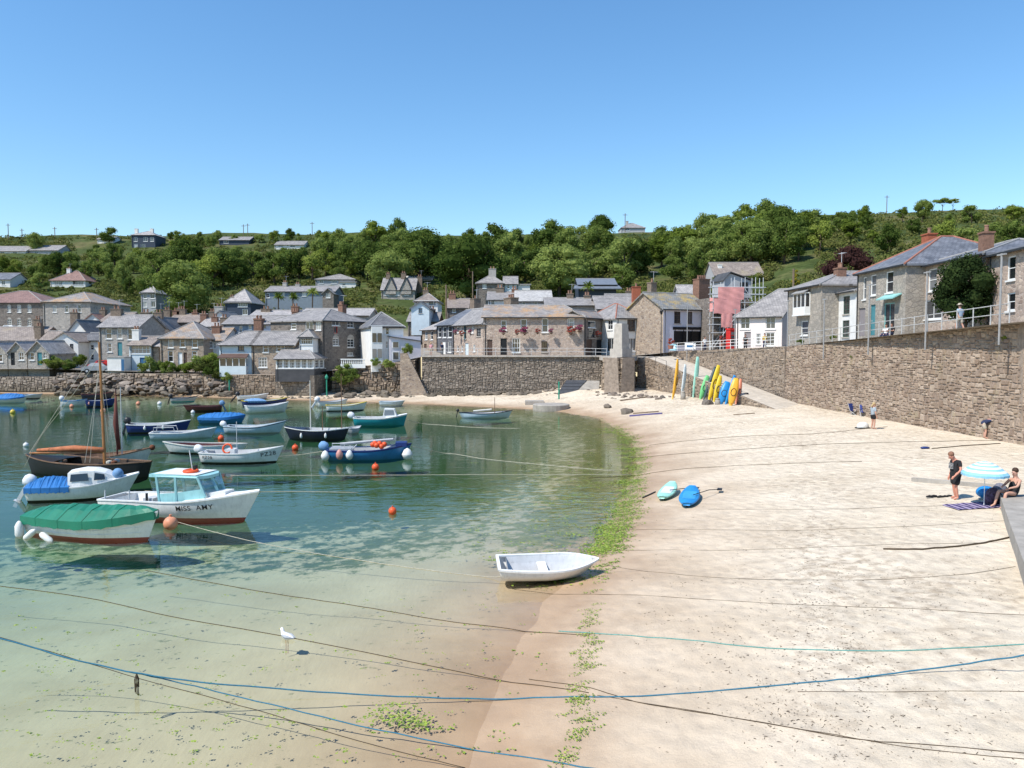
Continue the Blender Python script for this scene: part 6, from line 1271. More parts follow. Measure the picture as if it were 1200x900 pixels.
def person(label, loc, rz, J, shirt, shorts, hair, skin=SKIN, sleeves=.5, legs=.5, long_hair=False, hat=None, scale=1.0, shoes=None, swim=False):
    """J: joint positions (metres, facing -y): pelvis, chest, neck, head, and per side s/e/w (arm) h/k/a/t (leg)"""
    t = thing('person', label, 'person', loc, rz); t.scale = (scale,) * 3; g = lambda k: Vector(J[k])
    V = [g('pelvis'), g('pelvis').lerp(g('chest'), .5), g('chest'), g('neck'), g('neck').lerp(g('head'), .45), g('head')]; E = [(0, 1), (1, 2), (2, 3), (3, 4), (4, 5)]
    bw_ = J.get('bulk', 1.0); R_ = [(.15 * bw_, .12 * bw_), (.145 * bw_, .115 * bw_), (.155 * bw_, .115 * bw_), (.06, .06), (.075, .085), (.085, .10)]
    V.append(g('head') + (g('head') - g('neck')).normalized() * .10); E.append((5, 6)); R_.append((.055, .07))
    for sd in ('l', 'r'):
        b = len(V); V += [g('s' + sd), g('e' + sd), g('w' + sd)]; E += [(2, b), (b, b + 1), (b + 1, b + 2)]; R_ += [.058, .043, .03]
        hd = (g('w' + sd) - g('e' + sd)).normalized(); V.append(g('w' + sd) + hd * .07); E.append((b + 2, b + 3)); R_.append((.038, .022))
        side = hd.orthogonal().normalized(); up_ = hd.cross(side)
        for k in range(4): V.append(g('w' + sd) + hd * (.15 + .02 * (k in (1, 2))) + side * (k - 1.5) * .021 + up_ * .015); E.append((b + 3, len(V) - 1)); R_.append(.0085)
        V.append(g('w' + sd) + hd * .08 + side * .055); E.append((b + 3, len(V) - 1)); R_.append(.010)
        b = len(V); V += [g('h' + sd), g('k' + sd), g('k' + sd).lerp(g('a' + sd), .4), g('a' + sd), g('t' + sd)]; E += [(0, b), (b, b + 1), (b + 1, b + 2), (b + 2, b + 3), (b + 3, b + 4)]; R_ += [.092 * bw_, .058, .058, .038, (.04, .028)]
    link('body', skin_mesh('body', V, E, R_, skin), t)
    def layer(name, pts, ed, rad, m): link(name, skin_mesh(name, pts, ed, rad, m), t)
    if shirt:
        pts = [g('pelvis').lerp(g('chest'), -.30 if not swim else -.45), g('pelvis').lerp(g('chest'), .5), g('chest'), g('chest').lerp(g('neck'), .75)]; ed = [(0, 1), (1, 2), (2, 3)]; k = 1.15 if not swim else 1.22; rad = [(.165 * bw_ * k, .13 * bw_ * k), (.155 * bw_ * k, .125 * bw_ * k), (.158 * bw_ * k, .118 * bw_ * k), (.09, .08)]
        if sleeves > 0:
            for sd in ('l', 'r'): b = len(pts); pts += [g('s' + sd), g('s' + sd).lerp(g('e' + sd), sleeves * 1.6)]; ed += [(2, b), (b, b + 1)]; rad += [.078, .068]
        layer('shirt' if not swim else 'swimsuit', pts, ed, rad, shirt)
    if shorts:
        pts = [g('pelvis').lerp(g('chest'), .35), g('pelvis')]; ed = [(0, 1)]; rad = [(.168 * bw_, .135 * bw_), (.17 * bw_, .14 * bw_)]
        for sd in ('l', 'r'): b = len(pts); pts += [g('h' + sd), g('h' + sd).lerp(g('k' + sd), legs * 1.9 if legs <= .5 else .95)]; ed += [(1, b), (b, b + 1)]; rad += [.112 * bw_, .098 * bw_]
        if legs > .5:
            for sd, i in (('l', 3), ('r', 5)): b = len(pts); pts += [g('a' + sd)]; ed += [(i, b)]; rad += [.065]
        layer('shorts', pts, ed, rad, shorts)
    hp = g('head'); ax = (g('head') - g('neck')).normalized(); fc = Vector(J.get('face', (0, -1, 0))).normalized()
    if hair:
        b = MB(); b.ball((0, 0, 0), .104, 12, 8, sz=1.0); b.v = [tuple(hp + ax * .062 - fc * .048 + Vector(v)) for v in b.v]; o = b.build('hair', hair, t, True)
        if long_hair: b = MB(); b.tube([hp - fc * .10 + ax * .02, hp - fc * .15 - ax * .08, hp - fc * .13 - ax * .2], [.05, .06, .02], 8); b.build('ponytail', hair, t, True)
    sx = fc.cross(ax).normalized()
    b = MB(); b.tube([hp + fc * .092 + ax * .03, hp + fc * .125 - ax * .008, hp + fc * .10 - ax * .014], [.008, .015, .012], 6); b.build('nose', skin, t, True)
    b = MB(); b.ball(tuple(hp + fc * .088 + sx * .034 + ax * .03), .012, 6, 5); b.ball(tuple(hp + fc * .088 - sx * .034 + ax * .03), .012, 6, 5); b.build('eyes', BLACKP, t)
    b = MB(); b.tube([hp + fc * .094 + sx * .025 - ax * .045, hp + fc * .102 - ax * .047, hp + fc * .094 - sx * .025 - ax * .045], .007, 5); b.build('mouth', mat('lips', (.36, .12, .10)), t)
    b = MB(); b.ball(tuple(hp + sx * .092), .022, 6, 5); b.ball(tuple(hp - sx * .092), .022, 6, 5); b.build('ears', skin, t)
    if hat: b = MB(); b.lathe([(.19, 0), (.185, .02), (.115, .03), (.11, .09), (.03, .13)], 14); b.v = [tuple(hp + ax * .06 + Vector(v)) for v in b.v]; b.build('hat', hat, t, True)
    if shoes:
        for sd in ('l', 'r'): b = MB(); b.tube([g('a' + sd), g('a' + sd).lerp(g('t' + sd), .5) + Vector((0, 0, -.01)), g('t' + sd)], [.05, .052, .04], 7); b.build('shoe', shoes, t, True)
    return t
STAND = dict(pelvis=(0, 0, .93), chest=(0, 0, 1.28), neck=(0, -.02, 1.48), head=(0, -.03, 1.62), sl=(.19, 0, 1.38), el=(.25, .03, 1.10), wl=(.25, -.06, .86), sr=(-.19, 0, 1.38), er=(-.25, .03, 1.10), wr=(-.25, -.06, .86),
             hl=(.10, 0, .86), kl=(.11, -.03, .48), al=(.12, .02, .08), tl=(.13, -.15, .03), hr=(-.10, 0, .86), kr=(-.11, -.03, .48), ar=(-.12, .02, .08), tr=(-.13, -.15, .03))
def pose(**k): d = dict(STAND); d.update(k); return d
CLB = mat('black_cloth', (.022, .022, .024), .9, .3, 5); CLG = mat('grey_blue_cloth', (.33, .38, .42), .9, .15, 4); CLW = mat('white_cloth', (.72, .72, .70), .9, .08, 4); CLS = mat('stone_cloth', (.45, .40, .32), .9, .12, 4); CLN = mat('navy_cloth', (.03, .04, .09), .9, .2, 4); CLR = mat('red_cloth', (.42, .05, .05), .9, .2, 4); HBR = mat('brown_hair', (.055, .03, .018), .7, .3, 20); HGR = mat('ginger_grey_hair', (.24, .12, .075), .7, .3, 20); HBL = mat('fair_hair', (.45, .33, .17), .7, .2, 20); CLBL = mat('light_blue_cloth', (.35, .45, .58), .9, .12, 4)
# man looking down, seen three-quarter, facing left
p = onbeach(1119, 585)
t = person('man in black T-shirt and black shorts standing head bowed by the parasol', p, math.radians(-84), pose(neck=(0, -.08, 1.46), head=(0, -.19, 1.57), face=(0, -.75, -.65), el=(.30, -.02, 1.10), wl=(.27, -.22, .90), er=(-.29, .05, 1.08), wr=(-.26, -.05, .82), bulk=1.18, kl=(.11, -.06, .48), kr=(-.11, .02, .48), ar=(-.12, .10, .08), tr=(-.13, -.06, .03)), CLB, CLB, HGR, SKINP, .42, .48, scale=1.02)
MB().add([(-.11, -.158, 1.36), (.11, -.158, 1.36), (.12, -.165, 1.10), (-.12, -.165, 1.10)], [(0, 1, 2, 3)])
b = MB(); b.add([(-.10, -.205, 1.33), (.10, -.205, 1.33), (.11, -.21, 1.12), (-.11, -.21, 1.12), (-.10, -.17, 1.33), (.10, -.17, 1.33), (.11, -.17, 1.12), (-.11, -.17, 1.12)], [(0, 1, 2, 3), (0, 4, 5, 1), (2, 6, 7, 3), (1, 5, 6, 2), (3, 7, 4, 0)]); b.build('shirt_print', mat('shirt_print', (.35, .34, .33), .9, .5, 14, (.03, .03, .03)), t)
# bather sitting on the block, leaning, facing left
SIT = pose(pelvis=(0, .0, .12), chest=(0, .12, .46), neck=(0, .10, .66), head=(0, .06, .80), face=(0, -.9, -.45), hl=(.10, -.06, .10), kl=(.13, -.48, .14), al=(.14, -.58, -.30), tl=(.15, -.76, -.36), hr=(-.10, -.06, .10), kr=(-.12, -.50, .18), ar=(-.13, -.66, -.28), tr=(-.13, -.84, -.34), sl=(.18, .11, .56), el=(.24, -.10, .36), wl=(.14, -.32, .30), sr=(-.18, .11, .56), er=(-.24, -.08, .36), wr=(-.12, -.32, .34), bulk=1.05)
q = Vector((17.38, 26.42, 1.74)); person('bather in dark swimsuit sitting on the concrete block beside the parasol', q, math.radians(-72), SIT, CLB, None, HBR, SKIN, 0, swim=True)
# woman by the folding chairs
p = onbeach(1023, 503); person('woman in grey top and black shorts standing by the blue beach chairs', p, math.radians(100), pose(head=(0, -.06, 1.61), wl=(.20, -.28, 1.0), el=(.26, -.04, 1.12)), CLG, CLB, HBL, SKIN, .5, .3, True, scale=1.0)
# person bending over by the wall
p = onbeach(1154, 514); person('person in dark top and pale shorts bending over at the foot of the wall', p, math.radians(70), pose(pelvis=(0, .12, .88), chest=(0, -.22, 1.08), neck=(0, -.40, 1.06), head=(0, -.52, 1.00), face=(0, -.3, -.95), sl=(.19, -.30, 1.08), el=(.22, -.40, .82), wl=(.16, -.46, .58), sr=(-.19, -.30, 1.08), er=(-.22, -.42, .82), wr=(-.16, -.50, .58), hl=(.10, .10, .82), hr=(-.10, .10, .82)), CLN, CLS, HBR, SKIN, .5, .45)
p = onbeach(1163, 513); t = thing('board_bag', 'tan board bag leaning beside the bending person', 'bag', p, .4); b = MB(); b.add([(-.25, 0, 0), (.3, .05, 0), (.38, .35, .75), (.05, .38, 1.0), (-.15, .3, .8), (-.25, .12, 0), (.3, .17, 0), (.42, .45, .75), (.09, .48, 1.0), (-.11, .4, .8)], [(0, 1, 2, 3, 4), (9, 8, 7, 6, 5), (0, 5, 6, 1), (1, 6, 7, 2), (2, 7, 8, 3), (3, 8, 9, 4), (4, 9, 5, 0)]); b.build('bag', CLS, t)
# people up on the quay and lane
def upper(px, Y, z, label, rz, shirt, shorts, hair=HBR, **k): x, y = hdg(px, Y); return person(label, (x, y, z), rz, k.pop('J', STAND), shirt, shorts, hair, **k)
WALK = pose(kl=(.11, -.18, .50), al=(.12, -.14, .10), tl=(.13, -.32, .06), kr=(-.11, .06, .46), ar=(-.12, .26, .10), tr=(-.13, .12, .04), wl=(.26, .14, .9), wr=(-.26, -.22, .95))
upper(1124, 48.8, road_z(48.8), 'walker in pale blue shirt and sun hat on the upper lane by the leafy tree', math.radians(200), CLBL, CLS, HBR, hat=CLS, J=WALK, legs=.48)
upper(826, 93.5, 6.1, 'person in white T-shirt standing before the dark shopfront', math.radians(20), CLW, CLN, HBR, legs=.95)
upper(873.5, 86, 6.3, 'person in black at the door of the pinkish white cottage', math.radians(-30), CLB, CLB, HBR, legs=.95)
upper(518, 103, 5.45, 'person in dark jacket on the quay by the white-fronted house', math.radians(40), CLN, CLB, HBR, legs=.95)
upper(505, 104, 5.45, 'person in pink top on the quay by the tan stone house', math.radians(-20), mat('pink_cloth', (.6, .3, .32), .9), CLS, HBL, legs=.45)
upper(896, 84, 6.4, 'person in yellow top before the french window of the pinkish cottage', math.radians(10), mat('yellow_cloth', (.6, .42, .06), .9), CLN, HBR, legs=.95)
SEAT = pose(pelvis=(0, .05, .50), chest=(0, .10, .84), neck=(0, .08, 1.04), head=(0, .05, 1.18), hl=(.1, 0, .48), kl=(.12, -.42, .50), al=(.12, -.44, .10), tl=(.13, -.6, .04), hr=(-.1, 0, .48), kr=(-.12, -.42, .50), ar=(-.12, -.44, .10), tr=(-.13, -.6, .04), sl=(.19, .1, .94), el=(.24, -.06, .72), wl=(.16, -.3, .74), sr=(-.19, .1, .94), er=(-.24, -.06, .72), wr=(-.16, -.3, .74))
for px, Y, c, lb in ((1046, 60.5, CLB, 'seated person in black outside the aqua cafe window'), (1041, 61.4, CLW, 'seated person in white outside the aqua cafe window')):
    x, y = 29.8, Y; person(lb, (x, y, road_z(y)), math.radians(-60), SEAT, c, CLN, HBR, legs=.95)
    t = thing('stool', 'round cafe stool under the ' + ('black' if c is CLB else 'white') + ' clad seated person', 'stool', (x, y + .05, road_z(y))); MB().lathe([(.2, .36), (.2, .40), (.02, .40)], 12).build('seat', WOOD, t)
    for a_ in range(3): MB().tube([(math.cos(a_ * 2.1) * .2, math.sin(a_ * 2.1) * .2, 0), (math.cos(a_ * 2.1) * .1, math.sin(a_ * 2.1) * .1, .36)], .02, 5).build('leg', DARKMET, t)
# --- parasol
p = onbeach(1153, 593); t = thing('parasol', 'pale blue and white striped beach parasol', 'parasol', p, .1); t.scale = (.84, .84, .98)
MB().tube([(0, 0, -.3), (0, 0, 1.62)], .018, 8).build('pole', WHITE, t)
STR = [mat('parasol_blue', (.25, .50, .66), .8, .06), mat('parasol_white', (.74, .76, .76), .8, .04)]; b = MB(); n = 8; K = 9; rows = []
for k in range(K + 1):
    f = k / K; rows.append([((.04 + .84 * f) * math.cos(6.2832 * i / 32) * (1 - .035 * f * (1 - abs(math.cos(6.2832 * i / 32 * 4)))), (.04 + .84 * f) * math.sin(6.2832 * i / 32) * (1 - .035 * f * (1 - abs(math.cos(6.2832 * i / 32 * 4)))), 1.60 - .42 * f ** 1.7) for i in range(32)])
for k in range(K): b.cur = k % 2; b.grid([rows[k], rows[k + 1]], True)
b.cur = 0; b.grid([rows[K], [(x * 1.0, y * 1.0, z - .07 - .02 * (i % 2)) for i, (x, y, z) in enumerate(rows[K])]], True); b.build('canopy', STR, t)
for i in range(8): a_ = 6.2832 * i / 8; MB().tube([(.03 * math.cos(a_), .03 * math.sin(a_), 1.57), (.5 * math.cos(a_), .5 * math.sin(a_), 1.44), (.86 * math.cos(a_), .86 * math.sin(a_), 1.17)], .006, 4).build('rib', GREYRAIL, t)
# --- towel, ball, bags, shoes
p = onbeach(1147, 593); q = MB(); N = 12; rr = []
for i in range(N + 1):
    r_ = []
    for j in range(7): x, y = p.x - 1.0 + i * .19, p.y - .5 + j * .17; r_.append((x, y, bz(x, y) + .03 + .012 * math.sin(i * 2.1 + j)))
    rr.append(r_)
def towelmat():
    t = NT('striped_towel'); wv = t.n('TexWave'); wv.inputs['Scale'].default_value = 1.6; wv.inputs['Distortion'].default_value = 1.5; t.vec(wv); r = t.ramp(wv, 0, [(.35, (.045, .035, .10)), (.55, (.30, .25, .36))]); t.l(r, 0, t.b, 'Base Color'); return t.fin(.95, .1)
q.grid(rr); q.build('beach_towel', towelmat(), label='dark purple striped towel spread on the sand under the parasol', cat='towel')
p = onbeach(1155, 585); MB().ball((0, 0, .26), .27, 14, 10, sx=1.25, sz=.85).build('beach_bag', mat('bright_blue_bag', (.02, .22, .55), .5, .15), None, True, loc=p, label='round bright blue bag beside the parasol pole', cat='bag')
def sack(px, py, label, m, s, tilt=.3):
    p = onbeach(px, py); t = thing('rucksack', label, 'bag', p, .5); b = MB(); b.lathe([(.12, 0), (.22, .04), (.24, .2), (.2, .4), (.1, .5), (.03, .52)], 10, sx=1.2, sy=.8); b.v = [(v[0] * s, v[1] * s, v[2] * s) for v in b.v]; b.build('body', m, t, True); MB().tube([(.1 * s, -.15 * s, .1), (.15 * s, -.22 * s, .25 * s), (.08 * s, -.14 * s, .42 * s)], .02, 5).build('strap', BLACKP, t)
sack(1163, 591, 'dark patterned rucksack beside the blue bag', mat('patterned_cloth', (.12, .08, .13), .9, .6, 12, (.03, .02, .03)), 1.15); sack(1171, 586, 'grey rucksack leaning behind the patterned one', mat('grey_pack', (.20, .20, .24), .9, .4, 9), 1.2); sack(1176, 590, 'white carrier bag by the bather', CLW, .8)
p = onbeach(1102, 583); t = thing('sandals', 'dark heap of shoes on the sand left of the man in black', 'shoes', p)
for i in range(5): b = MB(); x = -.4 + i * .19; y = .06 * math.sin(i * 2); b.tube([(x - .12, y, .03), (x, y + .03, .045), (x + .12, y + .02, .035)], [.035, .05, .035], 7); b.build('sandal', CLB, t, True)
# beam and planks on the sand
def plank(px0, py0, px1, py1, w_, h_, m, label):
    a, c = onbeach(px0, py0), onbeach(px1, py1); d = c - a; L = d.length; o = MB(); o.box((0, -w_ / 2, -.05), (L, w_ / 2, h_)); ob = o.build('timber', m, None, loc=a, label=label, cat='timber'); ob.rotation_euler = (0, -math.atan2(d.z, Vector((d.x, d.y)).length), math.atan2(d.y, d.x))
plank(1069, 564, 1171, 573, .16, .16, CONC, 'long grey timber lying on the sand behind the man in black'); plank(738, 488, 776, 485, .3, .12, mat('purple_plank', (.10, .09, .22), .7), 'dark blue-edged plank on the upper sand'); plank(742, 485, 772, 482.5, .4, .08, WOOD, 'brown board lying beside the blue-edged plank'); plank(727, 470, 765, 465, .2, .12, WOOD, 'weathered plank at the foot of the slipway side wall'); plank(860, 486.5, 884, 484.5, .2, .06, WOOD, 'short flat driftwood board on the sand below the kayaks')
# --- folding chairs
def beach_chair(px, py, rz, label):
    p = onbeach(px, py); t = thing('beach_chair', label, 'chair', p, rz, 'folding beach chairs'); B_ = mat('navy_canvas', (.03, .05, .22), .8, .15)
    b = MB(); b.add([(-.27, -.25, .32), (.27, -.25, .32), (.27, .22, .26), (-.27, .22, .26)], [(0, 1, 2, 3)]); b.build('seat', B_, t); b = MB(); b.add([(-.27, .22, .28), (.27, .22, .28), (.27, .45, .85), (-.27, .45, .85)], [(0, 1, 2, 3)]); b.build('backrest', B_, t)
    for x in (-.28, .28):
        MB().tube([(x, -.28, 0), (x, .24, .30), (x, .46, .88)], .014, 5).build('leg', GREYRAIL, t); MB().tube([(x, .30, 0), (x, -.27, .33), (x, -.27, .5)], .014, 5).build('leg', GREYRAIL, t); MB().box((x - .03, -.28, .5), (x + .03, .26, .53)).build('armrest', BLACKP, t)
beach_chair(1002, 486, math.radians(30), 'navy folding beach chair by the wall, left of two'); beach_chair(1013, 488, math.radians(-15), 'navy folding beach chair by the wall, right of two nearest the woman')
p = onbeach(1011, 502); t = thing('cool_bag', 'pale bag with dark base on the sand beside the standing woman', 'bag', p, .3); MB().lathe([(.35, 0), (.4, .1), (.36, .28), (.2, .4), (.05, .42)], 12, sx=1.1, sy=.7).build('body', CLW, t, True); MB().box((-.42, -.26, 0), (.42, .26, .07)).build('base', CLB, t)
# --- kayaks and boards leaning on the slipway wall
def kayak(px0, py0, px1, py1, wd, m, label, Y=None, th=.34, m2=None, pit=True, turn=0.0):
    """foot point and tip point in the photo; the tip leans back on the wall"""
    a = onbeach(px0, py0); c = at(px1, py1, a.y + .45); d = c - a; L = d.length; ez = d.normalized(); ex = Vector((1, 0, 0)); ex = (ex - ez * ex.dot(ez)).normalized(); ex = Matrix.Rotation(turn, 3, ez) @ ex; ey = ez.cross(ex)
    t = thing('kayak', label, 'kayak', a); N = 13; rows = []; b = MB()
    for i in range(N):
        f = i / (N - 1); w_ = max(.03, wd / 2 * (math.sin(math.pi * (.04 + .84 * f)) ** .62)); h_ = th / 2 * (math.sin(math.pi * (.06 + .88 * f)) ** .5); bend = .10 * (2 * f - 1) ** 2
        rows.append([tuple(ez * (f * L) + ex * (w_ * math.cos(6.283 * k / 10)) + ey * (h_ * math.sin(6.283 * k / 10) * (1 if math.sin(6.283 * k / 10) < 0 else .75) + bend - .0)) for k in range(10)])
    b.grid(rows, True); b.f.append(tuple(range(10))); b.f.append(tuple(range((N - 1) * 10, N * 10))); b.mi += [0, 0]; b.build('hull', [m], t, True)
    if pit: q = MB(); q.tube([tuple(ez * (L * (.48 + .13 * math.cos(u))) + ex * (wd * .30 * math.sin(u)) - ey * (th * .47)) for u in [6.283 * k / 14 for k in range(15)]], .03, 5); q.build('cockpit_rim', m2 or BLACKP, t)
    k = MB(); k.tube([tuple(ez * (L * .06) - ey * th * .3), tuple(ez * (L * .03) - ey * th * .45), tuple(ez * (L * .09) - ey * th * .42)], .02, 5); k.build('carry_handle', BLACKP, t)
KY = paint('kayak_yellow', (.72, .50, .03)); KO = paint('kayak_orange', (.78, .40, .04)); KG = paint('kayak_green', (.16, .52, .20)); KM = paint('board_mint', (.34, .66, .54)); KB = paint('kayak_blue', (.02, .24, .56)); KW = paint('board_white', (.66, .72, .74)); KD = paint('kayak_dark', (.05, .08, .09))
kayak(789, 468, 795, 421, .62, KO, 'amber kayak standing upright, leftmost of the leaning row', turn=.9); kayak(799, 466, 804, 427, .60, KW, 'pale white-blue board leaning second from the left', pit=False, th=.2, turn=.7); kayak(813, 466, 818.5, 418, .62, KM, 'tall mint green board in the leaning row', pit=False, th=.24, turn=.5)
kayak(821, 468, 830, 440, .72, KG, 'short green kayak in the leaning row', turn=.2); kayak(825, 468.5, 839, 430, .5, KD, 'dark slim kayak leaning between the green and yellow ones', turn=.2); kayak(831, 470, 843, 428, .66, KY, 'long yellow kayak in the middle of the leaning row', turn=.3); kayak(837, 471, 845, 440, .62, KY, 'shorter yellow kayak right of the long yellow one', turn=.3)
kayak(844, 474, 853, 447, .85, KB, 'broad blue kayak with open cockpit facing the beach', m2=KD, turn=-.1); kayak(851, 474, 862, 440, .6, KB, 'narrow blue kayak behind the broad blue one', turn=.5); kayak(856, 475.5, 863, 443, .8, KO, 'orange-yellow kayak at the right of the leaning row', turn=-.15); kayak(863, 474, 869, 444, .5, paint('kayak_salmon', (.70, .26, .16)), 'salmon kayak at the far right of the leaning row', turn=.5)
def gasb(px, py, h_, m, label): p = onbeach(px, py); t = thing('bollard', label, 'bollard', p); MB().lathe([(.28, -.1), (.26, h_ * .7), (.18, h_ * .8), (.22, h_ * .86), (.2, h_), (.05, h_ * 1.04)], 12).build('body', m, t, True)
gasb(800.5, 468, .85, CONC, 'stubby stone bollard at the foot of the white board'); gasb(874.5, 473, 1.0, BLACKP, 'black bollard right of the kayaks on the slipway'); gasb(841, 474, .6, CONC, 'low stone bollard before the blue kayak')
p = onbeach(869, 472); t = thing('trestle', 'dark wooden trestle between the last kayak and the black bollard', 'trestle', p); MB().box((-.5, -.1, .45), (.5, .1, .6)).build('beam', WOOD, t)
for x in (-.45, .45): MB().tube([(x, -.25, 0), (x, 0, .5)], .04, 5).build('leg', WOOD, t); MB().tube([(x, .25, 0), (x, 0, .5)], .04, 5).build('leg', WOOD, t)
# --- paddle boards on the sand
def sup(px, py, L_, W_, rz, m, m2, label, up=.35, pad=True, dx=.3):
    p = onbeach(px, py); t = thing('paddle_board', label, 'paddle board', p, rz); rows = []; N = 15
    for i in range(N):
        f = i / (N - 1); w_ = max(.02, W_ / 2 * math.sin(math.pi * (.03 + .94 * f)) ** .45); x = (f - .5) * L_; z = .16 + up * (f ** 2); rows.append([(x, w_ * c_, z + .05 * s_) for c_, s_ in ((1, 0), (.85, 1), (0, 1.15), (-.85, 1), (-1, 0), (-.85, -1), (0, -1), (.85, -1))])
    b = MB(); b.grid(rows, True); b.f.append(tuple(range(8))); b.f.append(tuple(range((N - 1) * 8, N * 8))[::-1]); b.mi += [0, 0]; b.build('board', m, t, True)
    q = MB(); rr = [[(rows[i][1][0], rows[i][1][1] * .75, rows[i][1][2] + .012), (rows[i][3][0], rows[i][3][1] * .75, rows[i][3][2] + .012)] for i in range(4, 11)]; q.grid(rr); q.build('deck_pad', m2, t)
    MB().box((-L_ * .4, -.05, -.02), (-L_ * .3, .05, .12)).build('fin', BLACKP, t)
    if pad: s_ = MB(); s_.tube([(-.2, -W_ * .2, .34), (.6 + dx, -W_ * .5 - .3, .38), (1.3 + dx, -W_ * .6 - .6, .30)], .018, 6); s_.box((1.2 + dx, -W_ * .6 - .72, .27), (1.6 + dx, -W_ * .6 - .52, .31)); s_.build('paddle', BLACKP, t)
sup(808, 588, 2.7, .85, math.radians(72), KB, paint('deck_blue', (.05, .32, .62)), 'bright blue paddle board lying on the sand with its paddle', .25); sup(782, 582, 2.2, .75, math.radians(66), KM, KW, 'mint and white paddle board on the sand with oars', .3, True, -.4)
plank(753, 584, 768, 577, .05, .05, BLACKP, 'dark oar lying on the sand left of the mint paddle board')
# --- gull
p = onz(336, 749, -.02); p.z = -.27; t = thing('gull', 'white gull with grey wings standing in the shallows', 'bird', p, math.radians(150)); t.scale = (.9, .9, .9); b = MB(); b.v = []; prof = [(-.26, .008, .36), (-.18, .045, .35), (-.06, .088, .345), (.05, .092, .36), (.12, .065, .41), (.15, .045, .47), (.16, .046, .51), (.19, .040, .53), (.215, .012, .525)]
b.tube([(x, 0, z) for x, r_, z in prof], [r_ for x, r_, z in prof], 10); b.build('body', mat('gull_white', (.80, .80, .79), .8, .05), t, True)
for sd in (1, -1): q = MB(); q.tube([(.08, sd * .075, .39), (-.08, sd * .092, .375), (-.30, sd * .03, .355)], [.035, .045, .006], 8); q.build('wing', mat('gull_grey', (.36, .38, .40), .8), t, True); l_ = MB(); l_.tube([(0, sd * .035, .30), (-.01, sd * .035, .15), (0, sd * .035, -.12)], .009, 5); l_.build('leg', mat('gull_leg', (.6, .35, .2)), t)
MB().tube([(.21, 0, .525), (.26, 0, .515)], .012, 6, r1=.004).build('beak', BYL, t)
# --- railings
POLEG = mat('weathered_rail_paint', (.46, .46, .45), .6, .25, 6, dirt=.3)
LPOLE = mat('dull_grey_pole', (.30, .30, .30), .6, .2, 5)
def railing(label, P, h_=1.05, step=2.0, rails=(.45, .98), r_=.032, m=GREYRAIL):
    P = [Vector(p) for p in P]; t = thing('railing', label, 'railing', P[0]); o = P[0]
    for a, c in zip(P[:-1], P[1:]):
        n = max(1, round((c - a).length / step))
        for k in range(n + (c is P[-1])):
            p = a.lerp(c, k / n) - o; MB().tube([p, p + Vector((0, 0, h_))], r_ * 1.25, 6).build('post', m, t)
        for z in rails: MB().tube([a - o + Vector((0, 0, z)), c - o + Vector((0, 0, z))], r_, 6).build('rail', m, t)
railing('thin grey railing along the quay edge before the inn', [(QA[0] + .3, 100.2, 5.48), (9.5, 100.2, 5.48), (12.0, 97.5, 5.43)], 1.0, 2.4, (.5, .95), .022)
railing('white railing along the upper lane on top of the long harbour wall', [(26.35 + .012 * k, 73 - k * 3.2, road_z(73 - k * 3.2)) for k in range(0, 11)], 1.1, 2.1, (.55, 1.05), .026, POLEG)
railing('white railing above the slipway before the shops', [(19.8, 96.4, 6.05), (22.3, 86.5, 6.3), (25.6, 74, 6.72)], 1.05, 2.2, (.35, .7, 1.0), .024, WHITE)
railing('rusty rope railing along the low side of the slipway top', [(14.9, 92.2, 5.35), (17.0, 84.6, 4.15)], 1.0, 3.0, (.95,), .018, DARKMET)
# banners on the railing
for (x, y, z, w_, m_, lb) in ((20.0, 95.4, 6.2, 1.1, mat('pale_blue_banner', (.35, .62, .70), .7), 'pale blue notice banner on the slipway railing'), (21.1, 90.9, 6.35, 1.6, CLW, 'white notice banner on the slipway railing')):
    t = thing('banner', lb, 'banner', (x, y, z), math.radians(-75 + 20)); MB().box((-w_ / 2, -.02, 0), (w_ / 2, .0, .75)).build('cloth', m_, t); MB().box((-w_ * .35, -.026, .25), (w_ * .3, -.021, .5)).build('emblem', BLUED if m_ is CLW else CLW, t)
# --- posts for the lights on the right wall, lamp standard
for px, yb, yt, lb in ((922.5, 410, 352, 'slim grey light pole at the corner of the slipway wall'), (965, 412, 350, 'slim grey light pole before the dark side of the oriel house'), (1017.5, 406, 333, 'slim grey light pole before the tall cafe house'), (1084.5, 399, 318, 'slim grey light pole before the rubble house'), (1171, 391, 297, 'thick grey light pole on the wall at the rightmost house')):
    Y = 26.25 * F / (px - 600); p = at(px, yb, Y); h_ = at(px, yt, Y).z - p.z; t = thing('light_pole', lb, 'pole', p); MB().tube([(0, 0, -.6), (0, 0, h_)], .055, 8).build('shaft', LPOLE, t); MB().box((-.05, -.35, h_ - .1), (.05, .35, h_ - .02)).build('bracket', LPOLE, t)
for px, yb, yt, Y, lb in ((861, 411, 362, 84, 'slim pole on the wall before the pinkish cottage'), (805, 417, 352, 92, 'slim pole on the slipway railing before the white shopfront')):
    p = at(px, yb, Y); h_ = at(px, yt, Y).z - p.z; t = thing('light_pole', lb, 'pole', p); MB().tube([(0, 0, -.6), (0, 0, h_)], .05, 8).build('shaft', LPOLE, t); MB().box((-.2, -.04, h_ - .1), (.2, .04, h_ - .03)).build('bracket', LPOLE, t)
p = at(774.5, 416, 95); h_ = at(774.5, 368, 95).z - p.z; t = thing('street_lamp', 'black Victorian style lamp standard at the corner of the white shop house', 'street lamp', p); MB().tube([(0, 0, -.3), (0, 0, h_)], .06, 8, r1=.04).build('column', BLACKP, t); MB().lathe([(.1, h_ - .05), (.2, h_ + .35), (.22, h_ + .37), (.05, h_ + .6), (.02, h_ + .7)], 8).build('lantern', BLACKP, t)
